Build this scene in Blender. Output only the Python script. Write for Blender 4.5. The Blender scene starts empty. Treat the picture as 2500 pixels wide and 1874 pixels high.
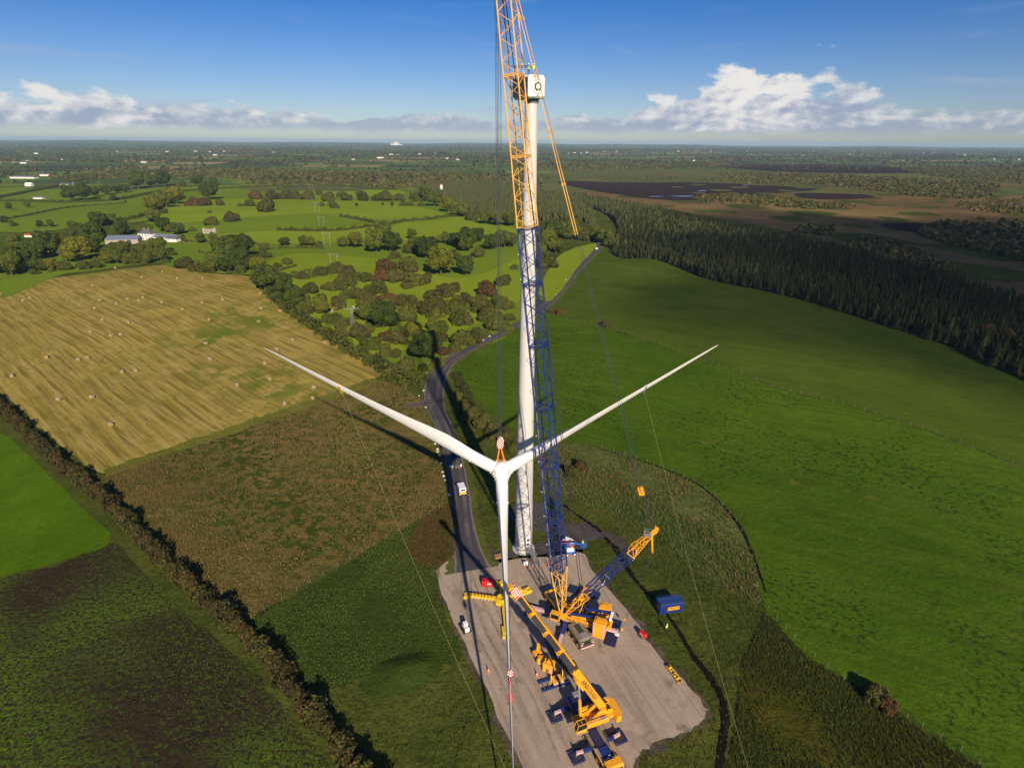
import bpy, bmesh, math, random
import numpy as np
from mathutils import Vector, Matrix
from mathutils.geometry import delaunay_2d_cdt

SC = bpy.context.scene
COL = SC.collection
R = math.radians
random.seed(7)
RNG = np.random.default_rng(7)

# ------------------------------------------------------------------ camera
FPX, CX, CY = 1420.0, 1250.0, 937.0            # focal length and centre, in photo pixels
PITCH, ROLL, CAMH = math.atan(592 / 1420.0), R(0.42), 91.0
cam = bpy.data.cameras.new('camera')
cam.sensor_width = 36.0
cam.lens = 36.0 * FPX / 2500.0
cam.clip_start, cam.clip_end = 0.5, 80000.0
camo = bpy.data.objects.new('camera', cam)
COL.objects.link(camo)
camo.matrix_world = (Matrix.Translation((0, 0, CAMH)) @ Matrix.Rotation(R(90) - PITCH, 4, 'X')
                     @ Matrix.Rotation(ROLL, 4, 'Z'))
SC.camera = camo

# ------------------------------------------------------------------ sun, sky, exposure
SUN_AZ, SUN_EL = R(163.5), R(27.8)             # clockwise from +Y (the view direction); behind the camera, to the right
SUN_DIR = Vector((math.sin(SUN_AZ) * math.cos(SUN_EL), math.cos(SUN_AZ) * math.cos(SUN_EL), math.sin(SUN_EL)))
sun = bpy.data.lights.new('sun', 'SUN')
sun.energy, sun.angle, sun.color = 5.0, R(0.7), (1.0, 0.83, 0.62)
suno = bpy.data.objects.new('sun', sun)
COL.objects.link(suno)
suno.rotation_euler = (-SUN_DIR).to_track_quat('-Z', 'Y').to_euler()
suno.location = SUN_DIR * 300

SC.view_settings.view_transform = 'Standard'
SC.view_settings.look = 'None'
SC.view_settings.exposure = 0.42
SC.view_settings.gamma = 1.0
SC.view_settings.use_curve_mapping = False
SC.render.engine = 'CYCLES'
SC.cycles.use_denoising = True
SC.cycles.max_bounces = 6
SC.cycles.diffuse_bounces = 3
SC.cycles.glossy_bounces = 2
SC.cycles.transparent_max_bounces = 12
SC.cycles.volume_bounces = 1
SC.cycles.sample_clamp_indirect = 4.0

world = bpy.data.worlds.new('World')
SC.world = world
world.use_nodes = True


class NT:
    """terse node builder"""
    def __init__(self, tree):
        self.t = tree
        self.n = tree.nodes
        self.l = tree.links

    def new(self, typ, ins=None, **kw):
        nd = self.n.new(typ)
        for k, v in kw.items():
            setattr(nd, k, v)
        if ins:
            for k, v in ins.items():
                self.put(nd.inputs[k], v)
        return nd

    def put(self, sock, v):
        if isinstance(v, bpy.types.NodeSocket):
            self.l.new(v, sock)
        elif v is not None:
            sock.default_value = v

    def m(self, op, a, b=None, c=None, clamp=False):
        nd = self.n.new('ShaderNodeMath')
        nd.operation = op
        nd.use_clamp = clamp
        for i, v in enumerate((a, b, c)):
            if v is not None:
                self.put(nd.inputs[i], v)
        return nd.outputs[0]

    def mix(self, fac, a, b, blend='MIX'):
        nd = self.n.new('ShaderNodeMix')
        nd.data_type = 'RGBA'
        nd.blend_type = blend
        self.put(nd.inputs[0], fac)
        self.put(nd.inputs[6], c4(a))
        self.put(nd.inputs[7], c4(b))
        return nd.outputs[2]

    def ss(self, v, lo, hi, a=0.0, b=1.0):
        nd = self.n.new('ShaderNodeMapRange')
        nd.interpolation_type = 'SMOOTHSTEP'
        for i, x in enumerate((v, lo, hi, a, b)):
            self.put(nd.inputs[i], x)
        return nd.outputs[0]

    def noise(self, vec, scale, detail=4.0, rough=0.55, dist=0.0, dims='3D'):
        nd = self.n.new('ShaderNodeTexNoise')
        nd.noise_dimensions = dims
        if vec is not None:
            self.l.new(vec, nd.inputs['Vector'])
        nd.inputs['Scale'].default_value = scale
        nd.inputs['Detail'].default_value = detail
        nd.inputs['Roughness'].default_value = rough
        nd.inputs['Distortion'].default_value = dist
        return nd.outputs['Fac']

    def vec(self, x, y, z):
        nd = self.n.new('ShaderNodeCombineXYZ')
        for i, v in enumerate((x, y, z)):
            self.put(nd.inputs[i], v)
        return nd.outputs[0]


def c4(c):
    if isinstance(c, bpy.types.NodeSocket):
        return c
    c = tuple(c)
    return c if len(c) == 4 else c + (1.0,)


def build_world():
    t = NT(world.node_tree)
    t.n.clear()
    out = t.new('ShaderNodeOutputWorld')
    sky = t.new('ShaderNodeTexSky')
    sky.sky_type = 'NISHITA'
    sky.sun_disc = False
    sky.sun_elevation = SUN_EL
    sky.sun_rotation = SUN_AZ
    sky.altitude = 90
    sky.air_density = 1.0
    sky.dust_density = 0.25
    sky.ozone_density = 2.5
    tc = t.new('ShaderNodeTexCoord')
    sep = t.new('ShaderNodeSeparateXYZ', {0: tc.outputs['Generated']})
    low = t.ss(sep.outputs[2], 0.0, 0.24, 1.0, 0.0)
    skyc = t.mix(low, t.mix(1.0, sky.outputs[0], (0.30, 0.68, 1.08), 'MULTIPLY'), t.mix(1.0, sky.outputs[0], (0.80, 0.90, 1.16), 'MULTIPLY'))
    hsv = t.new('ShaderNodeHueSaturation', {'Hue': 0.51, 'Saturation': 1.06, 'Value': 1.0, 'Color': skyc})
    bg = t.new('ShaderNodeBackground', {'Color': hsv.outputs[0], 'Strength': 0.056})
    az = t.m('ARCTAN2', sep.outputs[0], sep.outputs[1])
    el = t.m('MULTIPLY', sep.outputs[2], 57.3)             # degrees, small angles
    azd = t.m('MULTIPLY', az, 57.3)
    # cloud coordinates in degrees
    p = t.vec(t.m('MULTIPLY', azd, 0.7), t.m('MULTIPLY', el, 1.45), 0.0)
    po = t.vec(t.m('MULTIPLY', t.m('ADD', azd, 0.55), 0.7), t.m('MULTIPLY', t.m('ADD', el, -0.32), 1.45), 0.0)
    n1 = t.noise(p, 0.27, 8.0, 0.58, 0.2)
    n2 = t.noise(po, 0.27, 8.0, 0.58, 0.2)

    def gauss(c, w):
        d = t.m('DIVIDE', t.m('SUBTRACT', azd, c), w)
        return t.m('EXPONENT', t.m('MULTIPLY', t.m('MULTIPLY', d, d), -1.0))
    top = t.m('ADD', 2.35, t.m('MULTIPLY', gauss(20.0, 8.0), 2.1))
    for c, w, a in ((26.5, 3.0, 1.3), (-33.0, 9.0, 0.6), (-70, 14, 2.0), (62, 12, 1.6), (110, 16, 1.4), (-125, 18, 2.2), (165, 14, 1.2)):
        top = t.m('ADD', top, t.m('MULTIPLY', gauss(c, w), a))
    # thin the band away from the heaps, so that it reads as broken haze cloud
    heap = gauss(20.0, 7.5)
    heap = t.m('ADD', heap, t.m('MULTIPLY', gauss(-34.0, 9.0), 0.6), clamp=True)
    for c, w in ((-70, 16), (62, 14), (110, 18), (-125, 20), (165, 16)):
        heap = t.m('ADD', heap, gauss(c, w), clamp=True)
    h = t.m('DIVIDE', t.m('SUBTRACT', el, 0.75), t.m('SUBTRACT', top, 0.75))
    dens = t.m('SUBTRACT', t.m('ADD', t.m('MULTIPLY', n1, 1.9), t.m('MULTIPLY', h, -0.62)), t.m('SUBTRACT', 0.42, t.m('MULTIPLY', heap, 0.32)))
    alpha = t.ss(dens, 0.0, 0.2)
    base = t.ss(t.m('ADD', el, t.m('MULTIPLY', t.m('SUBTRACT', n1, 0.5), 1.2)), 0.45, 1.25)
    alpha = t.m('MULTIPLY', alpha, base)
    alpha = t.m('MULTIPLY', alpha, t.m('ADD', 0.70, t.m('MULTIPLY', heap, 0.27)))
    lit = t.m('ADD', t.m('MULTIPLY', t.m('SUBTRACT', n1, n2), 3.2), t.m('ADD', t.m('MULTIPLY', h, 0.42), t.m('MULTIPLY', heap, 0.36)))
    lit = t.ss(lit, 0.05, 0.85)
    ccol = t.mix(lit, (0.30, 0.35, 0.49), (0.80, 0.77, 0.74))
    # high thin wisps
    pw = t.vec(t.m('MULTIPLY', azd, 0.12), t.m('MULTIPLY', el, 0.75), 3.7)
    nw = t.noise(pw, 0.8, 6.0, 0.6, 0.5)
    wisp = t.m('MULTIPLY', t.m('MULTIPLY', t.ss(nw, 0.55, 0.78), t.ss(el, 0.8, 2.2)), t.ss(el, 4.0, 9.0, 0.6, 0.12))
    cbg = t.new('ShaderNodeBackground', {'Color': ccol, 'Strength': 0.8})
    wbg = t.new('ShaderNodeBackground', {'Color': (0.36, 0.42, 0.6, 1), 'Strength': 0.8})
    m0 = t.new('ShaderNodeMixShader', {0: wisp, 1: bg.outputs[0], 2: wbg.outputs[0]})
    m1 = t.new('ShaderNodeMixShader', {0: alpha, 1: m0.outputs[0], 2: cbg.outputs[0]})
    t.l.new(m1.outputs[0], out.inputs[0])


build_world()

# ------------------------------------------------------------------ photo pixel -> place
_cp, _sp = math.cos(PITCH), math.sin(PITCH)


def ray(x, y):
    u, v = (x - CX) / FPX, (y - CY) / FPX
    c, s = math.cos(-ROLL), math.sin(-ROLL)
    u, v = c * u - s * v, s * u + c * v
    return u, _cp - v * _sp, -_sp - v * _cp


def sstep(x, a, b):
    t = np.clip((x - a) / (b - a), 0, 1)
    return t * t * (3 - 2 * t)


BUMPS = [(-190, 350, 5.5, 75), (-300, 420, 4.0, 60), (160, 270, 6.0, 95), (-60, 520, 3.5, 90), (-330, 760, 7, 130),
         (60, 760, 4, 120), (-640, 620, 6, 150), (330, 520, 3, 120)]


def gz(x, y):
    """height of the ground; the hardstanding around the cranes is level"""
    x = np.asarray(x, float)
    y = np.asarray(y, float)
    z = np.zeros(np.broadcast(x, y).shape)
    for bx, by, a, s in BUMPS:
        z = z + a * np.exp(-((x - bx) ** 2 + (y - by) ** 2) / (2 * s * s))
    z = z + 0.35 * np.sin(x * 0.045 + 1.1) * np.sin(y * 0.038 + 0.4)
    z = z * sstep(np.hypot(x - 6, y - 92), 62, 150)
    r = np.hypot(x, y)
    az = np.arctan2(x, y)
    hill = 13 + 9 * np.sin(az * 9 + 0.7) + 11 * np.sin(az * 23 + 2) + 6 * np.sin(az * 51)
    z = z + hill * sstep(r, 9000, 15000) + (6 * np.sin(x / 900.) * np.sin(y / 1100. + 1)) * sstep(r, 1500, 3500)
    return z


def G(x, y):
    """photo pixel -> point on the ground"""
    r = ray(x, y)
    z = 0.0
    for _ in range(12):
        t = (CAMH - z) / -r[2]
        z = float(gz(r[0] * t, r[1] * t))
    return Vector((r[0] * t, r[1] * t, z))


def G22(x, y):
    return G(x * 1.1302, y * 1.1302)


def PH(x, y, z):
    """photo pixel -> point at a known height"""
    r = ray(x, y)
    t = (CAMH - z) / -r[2]
    return Vector((r[0] * t, r[1] * t, z))


# ------------------------------------------------------------------ objects
def tag(o, label=None, cat=None, group=None, kind=None):
    if label: o['label'] = label
    if cat: o['category'] = cat
    if group: o['group'] = group
    if kind: o['kind'] = kind
    return o


def link(o, parent=None):
    COL.objects.link(o)
    if parent is not None:
        o.parent = parent
    return o


def empty(name, loc=(0, 0, 0), rz=0.0, label=None, cat=None, group=None):
    o = bpy.data.objects.new(name, None)
    o.empty_display_size = 0.3
    o.location = loc
    o.rotation_euler = (0, 0, rz)
    link(o)
    return tag(o, label, cat, group)


def copy_tree(o, parent=None):
    c = o.copy()
    COL.objects.link(c)
    c.parent = parent
    for ch in o.children:
        copy_tree(ch, c)
    return c


def mesh_np(name, v, f, mats, parent=None, smooth=False, midx=None):
    """v (n,3), f (m,k) arrays -> object"""
    v = np.ascontiguousarray(v, np.float32)
    f = np.ascontiguousarray(f, np.int32)
    me = bpy.data.meshes.new(name)
    n, k = f.shape
    me.vertices.add(len(v))
    me.vertices.foreach_set('co', v.ravel())
    me.loops.add(n * k)
    me.loops.foreach_set('vertex_index', f.ravel())
    me.polygons.add(n)
    me.polygons.foreach_set('loop_start', np.arange(0, n * k, k, dtype=np.int32))
    me.polygons.foreach_set('loop_total', np.full(n, k, np.int32))
    for m in (mats if isinstance(mats, (list, tuple)) else [mats]):
        me.materials.append(m)
    if midx is not None:
        me.polygons.foreach_set('material_index', np.asarray(midx, np.int32))
    if smooth:
        me.polygons.foreach_set('use_smooth', np.ones(n, bool))
    me.update()
    me.validate()
    o = bpy.data.objects.new(name, me)
    return link(o, parent)


class MB:
    """collects shapes; build() links them as one mesh object"""
    def __init__(self):
        self.v, self.f, self.mi = [], [], []
        self.cur = 0

    def add(self, vs, fs):
        b = len(self.v)
        self.v += [tuple(p) for p in vs]
        for q in fs:
            self.f.append([b + i for i in q])
            self.mi.append(self.cur)
        return self

    def box(self, c, s, M=None, bev=0.0, taper=None):
        hx, hy, hz = s[0] / 2, s[1] / 2, s[2] / 2
        tx, ty = taper or (1, 1)
        if bev:
            return self.bbox(c, s, M, bev)
        pts = [(-hx, -hy, -hz), (hx, -hy, -hz), (hx, hy, -hz), (-hx, hy, -hz),
               (-hx * tx, -hy * ty, hz), (hx * tx, -hy * ty, hz), (hx * tx, hy * ty, hz), (-hx * tx, hy * ty, hz)]
        return self.add(self.tf(pts, c, M), [(0, 3, 2, 1), (4, 5, 6, 7), (0, 1, 5, 4), (1, 2, 6, 5), (2, 3, 7, 6), (3, 0, 4, 7)])

    def tf(self, pts, c, M):
        c = Vector(c)
        if M is None:
            return [Vector(p) + c for p in pts]
        return [M @ Vector(p) + c for p in pts]

    def bbox(self, c, s, M=None, b=0.05):
        """box with chamfered edges"""
        h = [x / 2 for x in s]
        b = min(b, min(h) * 0.9)
        pts, idx = [], {}
        for sx in (-1, 1):
            for sy in (-1, 1):
                for sz in (-1, 1):
                    for a in range(3):
                        p = [sx * h[0], sy * h[1], sz * h[2]]
                        for k in range(3):
                            if k != a:
                                p[k] -= (sx, sy, sz)[k] * b
                        idx[(sx, sy, sz, a)] = len(pts)
                        pts.append(p)
        fs = []
        S = (-1, 1)
        for a in range(3):
            o = [k for k in range(3) if k != a]
            for s0 in S:
                q = []
                for (s1, s2) in ((-1, -1), (1, -1), (1, 1), (-1, 1)):
                    t = [0, 0, 0]
                    t[a], t[o[0]], t[o[1]] = s0, s1, s2
                    q.append(idx[(t[0], t[1], t[2], a)])
                fs.append(q)
        for a in range(3):
            o = [k for k in range(3) if k != a]
            for s1 in S:
                for s2 in S:
                    q = []
                    for sa, ax in ((-1, o[0]), (1, o[0]), (1, o[1]), (-1, o[1])):
                        t = [0, 0, 0]
                        t[a], t[o[0]], t[o[1]] = sa, s1, s2
                        q.append(idx[(t[0], t[1], t[2], ax)])
                    fs.append(q)
        for sx in S:
            for sy in S:
                for sz in S:
                    fs.append([idx[(sx, sy, sz, a)] for a in range(3)])
        return self.add(self.tf(pts, c, M), fs)

    def tube(self, p0, p1, r, n=8, r1=None, cap=True):
        p0, p1 = Vector(p0), Vector(p1)
        r1 = r if r1 is None else r1
        d = p1 - p0
        if d.length < 1e-6:
            return self
        d.normalize()
        a = d.orthogonal().normalized()
        b = d.cross(a)
        pts = []
        for p, rr in ((p0, r), (p1, r1)):
            for i in range(n):
                t = 2 * math.pi * i / n
                pts.append(p + (a * math.cos(t) + b * math.sin(t)) * rr)
        fs = [(i, (i + 1) % n, n + (i + 1) % n, n + i) for i in range(n)]
        if cap:
            fs += [tuple(range(n - 1, -1, -1)), tuple(range(n, 2 * n))]
        return self.add(pts, fs)

    def beam(self, p0, p1, w, h, up=(0, 0, 1), w1=None, h1=None):
        """box beam from p0 to p1, w across, h along 'up'"""
        p0, p1 = Vector(p0), Vector(p1)
        d = (p1 - p0).normalized()
        s = d.cross(Vector(up))
        if s.length < 1e-4:
            s = d.orthogonal()
        s.normalize()
        u = s.cross(d).normalized()
        w1 = w if w1 is None else w1
        h1 = h if h1 is None else h1
        pts = []
        for p, ww, hh in ((p0, w, h), (p1, w1, h1)):
            for a, b in ((-1, -1), (1, -1), (1, 1), (-1, 1)):
                pts.append(p + s * (a * ww / 2) + u * (b * hh / 2))
        return self.add(pts, [(0, 3, 2, 1), (4, 5, 6, 7), (0, 1, 5, 4), (1, 2, 6, 5), (2, 3, 7, 6), (3, 0, 4, 7)])

    def prism(self, poly, t, M=None, c=(0, 0, 0)):
        """polygon in local XZ, thickness t along local Y"""
        n = len(poly)
        pts = [(x, -t / 2, z) for x, z in poly] + [(x, t / 2, z) for x, z in poly]
        fs = [tuple(range(n)), tuple(range(2 * n - 1, n - 1, -1))]
        fs += [((i + 1) % n, i, n + i, n + (i + 1) % n) for i in range(n)]
        return self.add(self.tf(pts, c, M), fs)

    def slab(self, poly, z0, z1):
        """polygon in XY, extruded from z0 to z1"""
        n = len(poly)
        pts = [(x, y, z0) for x, y in poly] + [(x, y, z1) for x, y in poly]
        fs = [tuple(range(n - 1, -1, -1)), tuple(range(n, 2 * n))]
        fs += [(i, (i + 1) % n, n + (i + 1) % n, n + i) for i in range(n)]
        return self.add(pts, fs)

    def lathe(self, prof, n=24, M=None, c=(0, 0, 0), cap=True):
        """profile [(r,z)] about local Z"""
        pts = []
        for r, z in prof:
            for i in range(n):
                t = 2 * math.pi * i / n
                pts.append((r * math.cos(t), r * math.sin(t), z))
        fs = []
        for k in range(len(prof) - 1):
            for i in range(n):
                j = (i + 1) % n
                fs.append((k * n + i, k * n + j, (k + 1) * n + j, (k + 1) * n + i))
        if cap:
            fs.append(tuple(range(n - 1, -1, -1)))
            fs.append(tuple((len(prof) - 1) * n + i for i in range(n)))
        return self.add(self.tf(pts, c, M), fs)

    def path(self, pts, r, n=5):
        pts = [Vector(p) for p in pts]
        for a, b in zip(pts[:-1], pts[1:]):
            self.tube(a, b, r, n)
        return self

    def build(self, name, mats, parent=None, smooth=False, label=None):
        me = bpy.data.meshes.new(name)
        me.from_pydata(self.v, [], self.f)
        mats = mats if isinstance(mats, (list, tuple)) else [mats]
        for m in mats:
            me.materials.append(m)
        if len(mats) > 1:
            me.polygons.foreach_set('material_index', self.mi)
        if smooth:
            me.polygons.foreach_set('use_smooth', [True] * len(me.polygons))
            try:
                me.set_sharp_from_angle(angle=R(38))
            except Exception:
                pass
        me.update()
        o = bpy.data.objects.new(name, me)
        link(o, parent)
        if label:
            o['label'] = label
        return o


def rotz(a): return Matrix.Rotation(a, 3, 'Z')
def rotx(a): return Matrix.Rotation(a, 3, 'X')
def roty(a): return Matrix.Rotation(a, 3, 'Y')


def frame(d, up=(0, 0, 1)):
    """3x3 with local X along d, local Z near up"""
    x = Vector(d).normalized()
    y = Vector(up).cross(x)
    if y.length < 1e-5:
        y = Vector((0, 1, 0))
    y.normalize()
    z = x.cross(y)
    return Matrix((x, y, z)).transposed()


def lettering(txt, size, mat, parent, M4, depth=0.01, bold=0.0, name='lettering'):
    cu = bpy.data.curves.new('lettering', 'FONT')
    cu.body = txt
    cu.size = size
    cu.extrude = depth
    cu.offset = bold
    cu.align_x, cu.align_y = 'CENTER', 'CENTER'
    cu.resolution_u = 2
    tmp = bpy.data.objects.new('lettering_source', cu)
    COL.objects.link(tmp)
    dg = bpy.context.evaluated_depsgraph_get()
    me = bpy.data.meshes.new_from_object(tmp.evaluated_get(dg))
    bpy.data.objects.remove(tmp)
    me.materials.clear()
    me.materials.append(mat)
    o = bpy.data.objects.new(name, me)
    link(o, parent)
    o.matrix_local = M4
    return o


# ------------------------------------------------------------------ materials
def paint(name, col, rough=0.5, metal=0.0, var=0.12, scale=1.5, dirt=None, dirt_amt=0.0, bump=0.0, spec=0.5):
    """painted or bare surface with slight uneven tone, grime patches and fine relief"""
    m = bpy.data.materials.new(name)
    m.use_nodes = True
    t = NT(m.node_tree)
    b = t.n['Principled BSDF']
    tc = t.new('ShaderNodeTexCoord')
    n = t.noise(tc.outputs['Object'], scale, 5, 0.6)
    lo = tuple(x * (1 - var) for x in col)
    hi = tuple(min(1, x * (1 + var)) for x in col)
    c = t.mix(n, lo, hi)
    if dirt_amt:
        n2 = t.noise(tc.outputs['Object'], scale * 2.7, 6, 0.65)
        c = t.mix(t.m('MULTIPLY', t.ss(n2, 0.5, 0.72), dirt_amt), c, dirt or (0.06, 0.05, 0.04))
    t.put(b.inputs['Base Color'], c)
    b.inputs['Roughness'].default_value = rough
    b.inputs['Metallic'].default_value = metal
    b.inputs['Specular IOR Level'].default_value = spec
    if bump:
        bp = t.new('ShaderNodeBump', {'Strength': bump, 'Distance': 0.05, 'Height': t.noise(tc.outputs['Object'], scale * 6, 4)})
        t.l.new(bp.outputs[0], b.inputs['Normal'])
    return m


M = {}
M['white'] = paint('white_gelcoat', (0.80, 0.80, 0.80), 0.38, var=0.03, scale=0.25, dirt=(0.5, 0.48, 0.44), dirt_amt=0.18)
M['tower'] = paint('tower_paint', (0.56, 0.55, 0.54), 0.42, var=0.03, scale=0.12, dirt=(0.5, 0.47, 0.43), dirt_amt=0.16)
M['yellow'] = paint('crane_yellow', (0.78, 0.35, 0.012), 0.48, var=0.16, dirt=(0.20, 0.11, 0.03), dirt_amt=0.55)
M['yellow_pale'] = paint('weathered_yellow', (0.76, 0.38, 0.06), 0.55, var=0.10, dirt=(0.3, 0.2, 0.08), dirt_amt=0.4)
M['orange_boom'] = paint('boom_yellow', (0.70, 0.38, 0.085), 0.5, var=0.10, dirt=(0.25, 0.14, 0.05), dirt_amt=0.3)
M['stand_yellow'] = paint('stand_yellow', (0.72, 0.46, 0.012), 0.5, var=0.12, dirt=(0.3, 0.2, 0.05), dirt_amt=0.45)
M['blue'] = paint('crane_blue', (0.010, 0.030, 0.16), 0.42, var=0.2, dirt=(0.03, 0.035, 0.06), dirt_amt=0.4)
M['navy'] = paint('deck_navy', (0.012, 0.018, 0.070), 0.55, var=0.25, dirt=(0.05, 0.045, 0.05), dirt_amt=0.5)
M['lift_blue'] = paint('lift_blue', (0.01, 0.13, 0.55), 0.45, var=0.12, dirt=(0.05, 0.06, 0.08), dirt_amt=0.3)
M['steel'] = paint('galvanised_steel', (0.46, 0.46, 0.47), 0.45, 0.6, var=0.15)
M['dark'] = paint('dark_steel', (0.035, 0.034, 0.036), 0.55, var=0.3, dirt=(0.07, 0.06, 0.05), dirt_amt=0.5)
M['grey'] = paint('grey_plate', (0.22, 0.22, 0.23), 0.6, var=0.15, dirt=(0.1, 0.09, 0.08), dirt_amt=0.5)
M['khaki'] = paint('khaki_deck', (0.20, 0.17, 0.115), 0.62, var=0.18, dirt=(0.07, 0.06, 0.045), dirt_amt=0.6)
M['rubber'] = paint('tyre_rubber', (0.018, 0.018, 0.018), 0.85, var=0.2, dirt=(0.09, 0.075, 0.06), dirt_amt=0.5)
M['rope'] = paint('wire_rope', (0.045, 0.055, 0.08), 0.6, 0.3)
M['cord'] = paint('tan_rope', (0.30, 0.26, 0.15), 0.85)
M['red'] = paint('machine_red', (0.55, 0.010, 0.016), 0.4, var=0.12, dirt=(0.12, 0.02, 0.02), dirt_amt=0.3)
M['cred'] = paint('signal_red', (0.62, 0.02, 0.02), 0.5, var=0.1)
M['cwhite'] = paint('signal_white', (0.8, 0.8, 0.78), 0.5, var=0.05, dirt=(0.4, 0.38, 0.34), dirt_amt=0.3)
M['orange'] = paint('cone_orange', (0.85, 0.14, 0.02), 0.5, var=0.1)
M['sling'] = paint('sling_orange', (0.80, 0.17, 0.02), 0.8, var=0.12)
M['glass'] = paint('dark_glass', (0.012, 0.018, 0.022), 0.08, var=0.1)
M['letters'] = paint('letter_navy', (0.01, 0.015, 0.06), 0.5)
M['letter_white'] = paint('letter_white', (0.75, 0.75, 0.75), 0.5)
M['green'] = paint('emblem_green', (0.012, 0.10, 0.085), 0.45)
M['nacelle_dark'] = paint('nacelle_grey', (0.055, 0.065, 0.085), 0.45, var=0.1)
M['hivis'] = paint('hi_vis_cloth', (0.55, 0.80, 0.06), 0.8, var=0.12)
M['trouser'] = paint('dark_trousers', (0.03, 0.035, 0.05), 0.9)
M['skin'] = paint('skin', (0.45, 0.26, 0.18), 0.6)
M['helmet'] = paint('white_helmet', (0.8, 0.8, 0.8), 0.35)
M['timber'] = paint('timber', (0.30, 0.15, 0.07), 0.8, var=0.3)
M['concrete'] = paint('concrete', (0.36, 0.34, 0.31), 0.85, var=0.15, bump=0.3)
M['bale'] = paint('straw_bale', (0.33, 0.26, 0.15), 0.95, var=0.25, scale=3, bump=0.6)
M['bale_end'] = paint('bale_end', (0.30, 0.20, 0.11), 0.95, var=0.25, scale=3, bump=0.6)
M['house'] = paint('white_render', (0.74, 0.72, 0.68), 0.8, var=0.06, scale=0.6, dirt=(0.45, 0.42, 0.36), dirt_amt=0.25)
M['slate'] = paint('slate_roof', (0.10, 0.10, 0.115), 0.7, var=0.25, bump=0.3)
M['barn_roof'] = paint('barn_sheet', (0.13, 0.16, 0.23), 0.5, var=0.15, bump=0.2)
M['stone'] = paint('rubble_stone', (0.33, 0.29, 0.24), 0.9, var=0.3, scale=2.0, bump=0.5)
M['roof_red'] = paint('red_sheet', (0.42, 0.05, 0.03), 0.6, var=0.15)
M['wood_pole'] = paint('pole_wood', (0.30, 0.26, 0.20), 0.85, var=0.2)
M['post'] = paint('fence_post', (0.20, 0.17, 0.13), 0.9, var=0.3)
M['van_white'] = paint('van_white', (0.75, 0.76, 0.78), 0.25, var=0.03)
M['cow_brown'] = paint('cow_brown', (0.16, 0.055, 0.022), 0.8, var=0.2, scale=4)
M['cow_black'] = paint('cow_black', (0.016, 0.014, 0.013), 0.8, var=0.2, scale=4)
M['cow_cream'] = paint('cow_cream', (0.48, 0.40, 0.28), 0.8, var=0.12, scale=4)
M['boulder'] = paint('pale_boulder', (0.50, 0.46, 0.40), 0.9, var=0.2, bump=0.5)


def stripes(name, c1, c2, freq, direction=(1, 1, 0), rough=0.5):
    """printed warning stripes"""
    m = bpy.data.materials.new(name)
    m.use_nodes = True
    t = NT(m.node_tree)
    b = t.n['Principled BSDF']
    tc = t.new('ShaderNodeTexCoord')
    sp = t.new('ShaderNodeSeparateXYZ', {0: tc.outputs['Object']})
    s = None
    for i, d in enumerate(direction):
        if d:
            q = t.m('MULTIPLY', sp.outputs[i], d)
            s = q if s is None else t.m('ADD', s, q)
    f = t.m('GREATER_THAN', t.m('FRACT', t.m('MULTIPLY', s, freq)), 0.5)
    n = t.noise(tc.outputs['Object'], 3, 4)
    c = t.mix(f, c1, c2)
    t.put(b.inputs['Base Color'], t.mix(t.m('MULTIPLY', n, 0.25), c, (0.2, 0.18, 0.16)))
    b.inputs['Roughness'].default_value = rough
    return m


M['rw'] = stripes('red_white_chevrons', (0.75, 0.74, 0.73), (0.55, 0.02, 0.02), 1.9, (1, 1, 1))
M['rw_fine'] = stripes('red_white_stripes', (0.78, 0.77, 0.76), (0.5, 0.03, 0.06), 2.8, (1, 1, 1))

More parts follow.
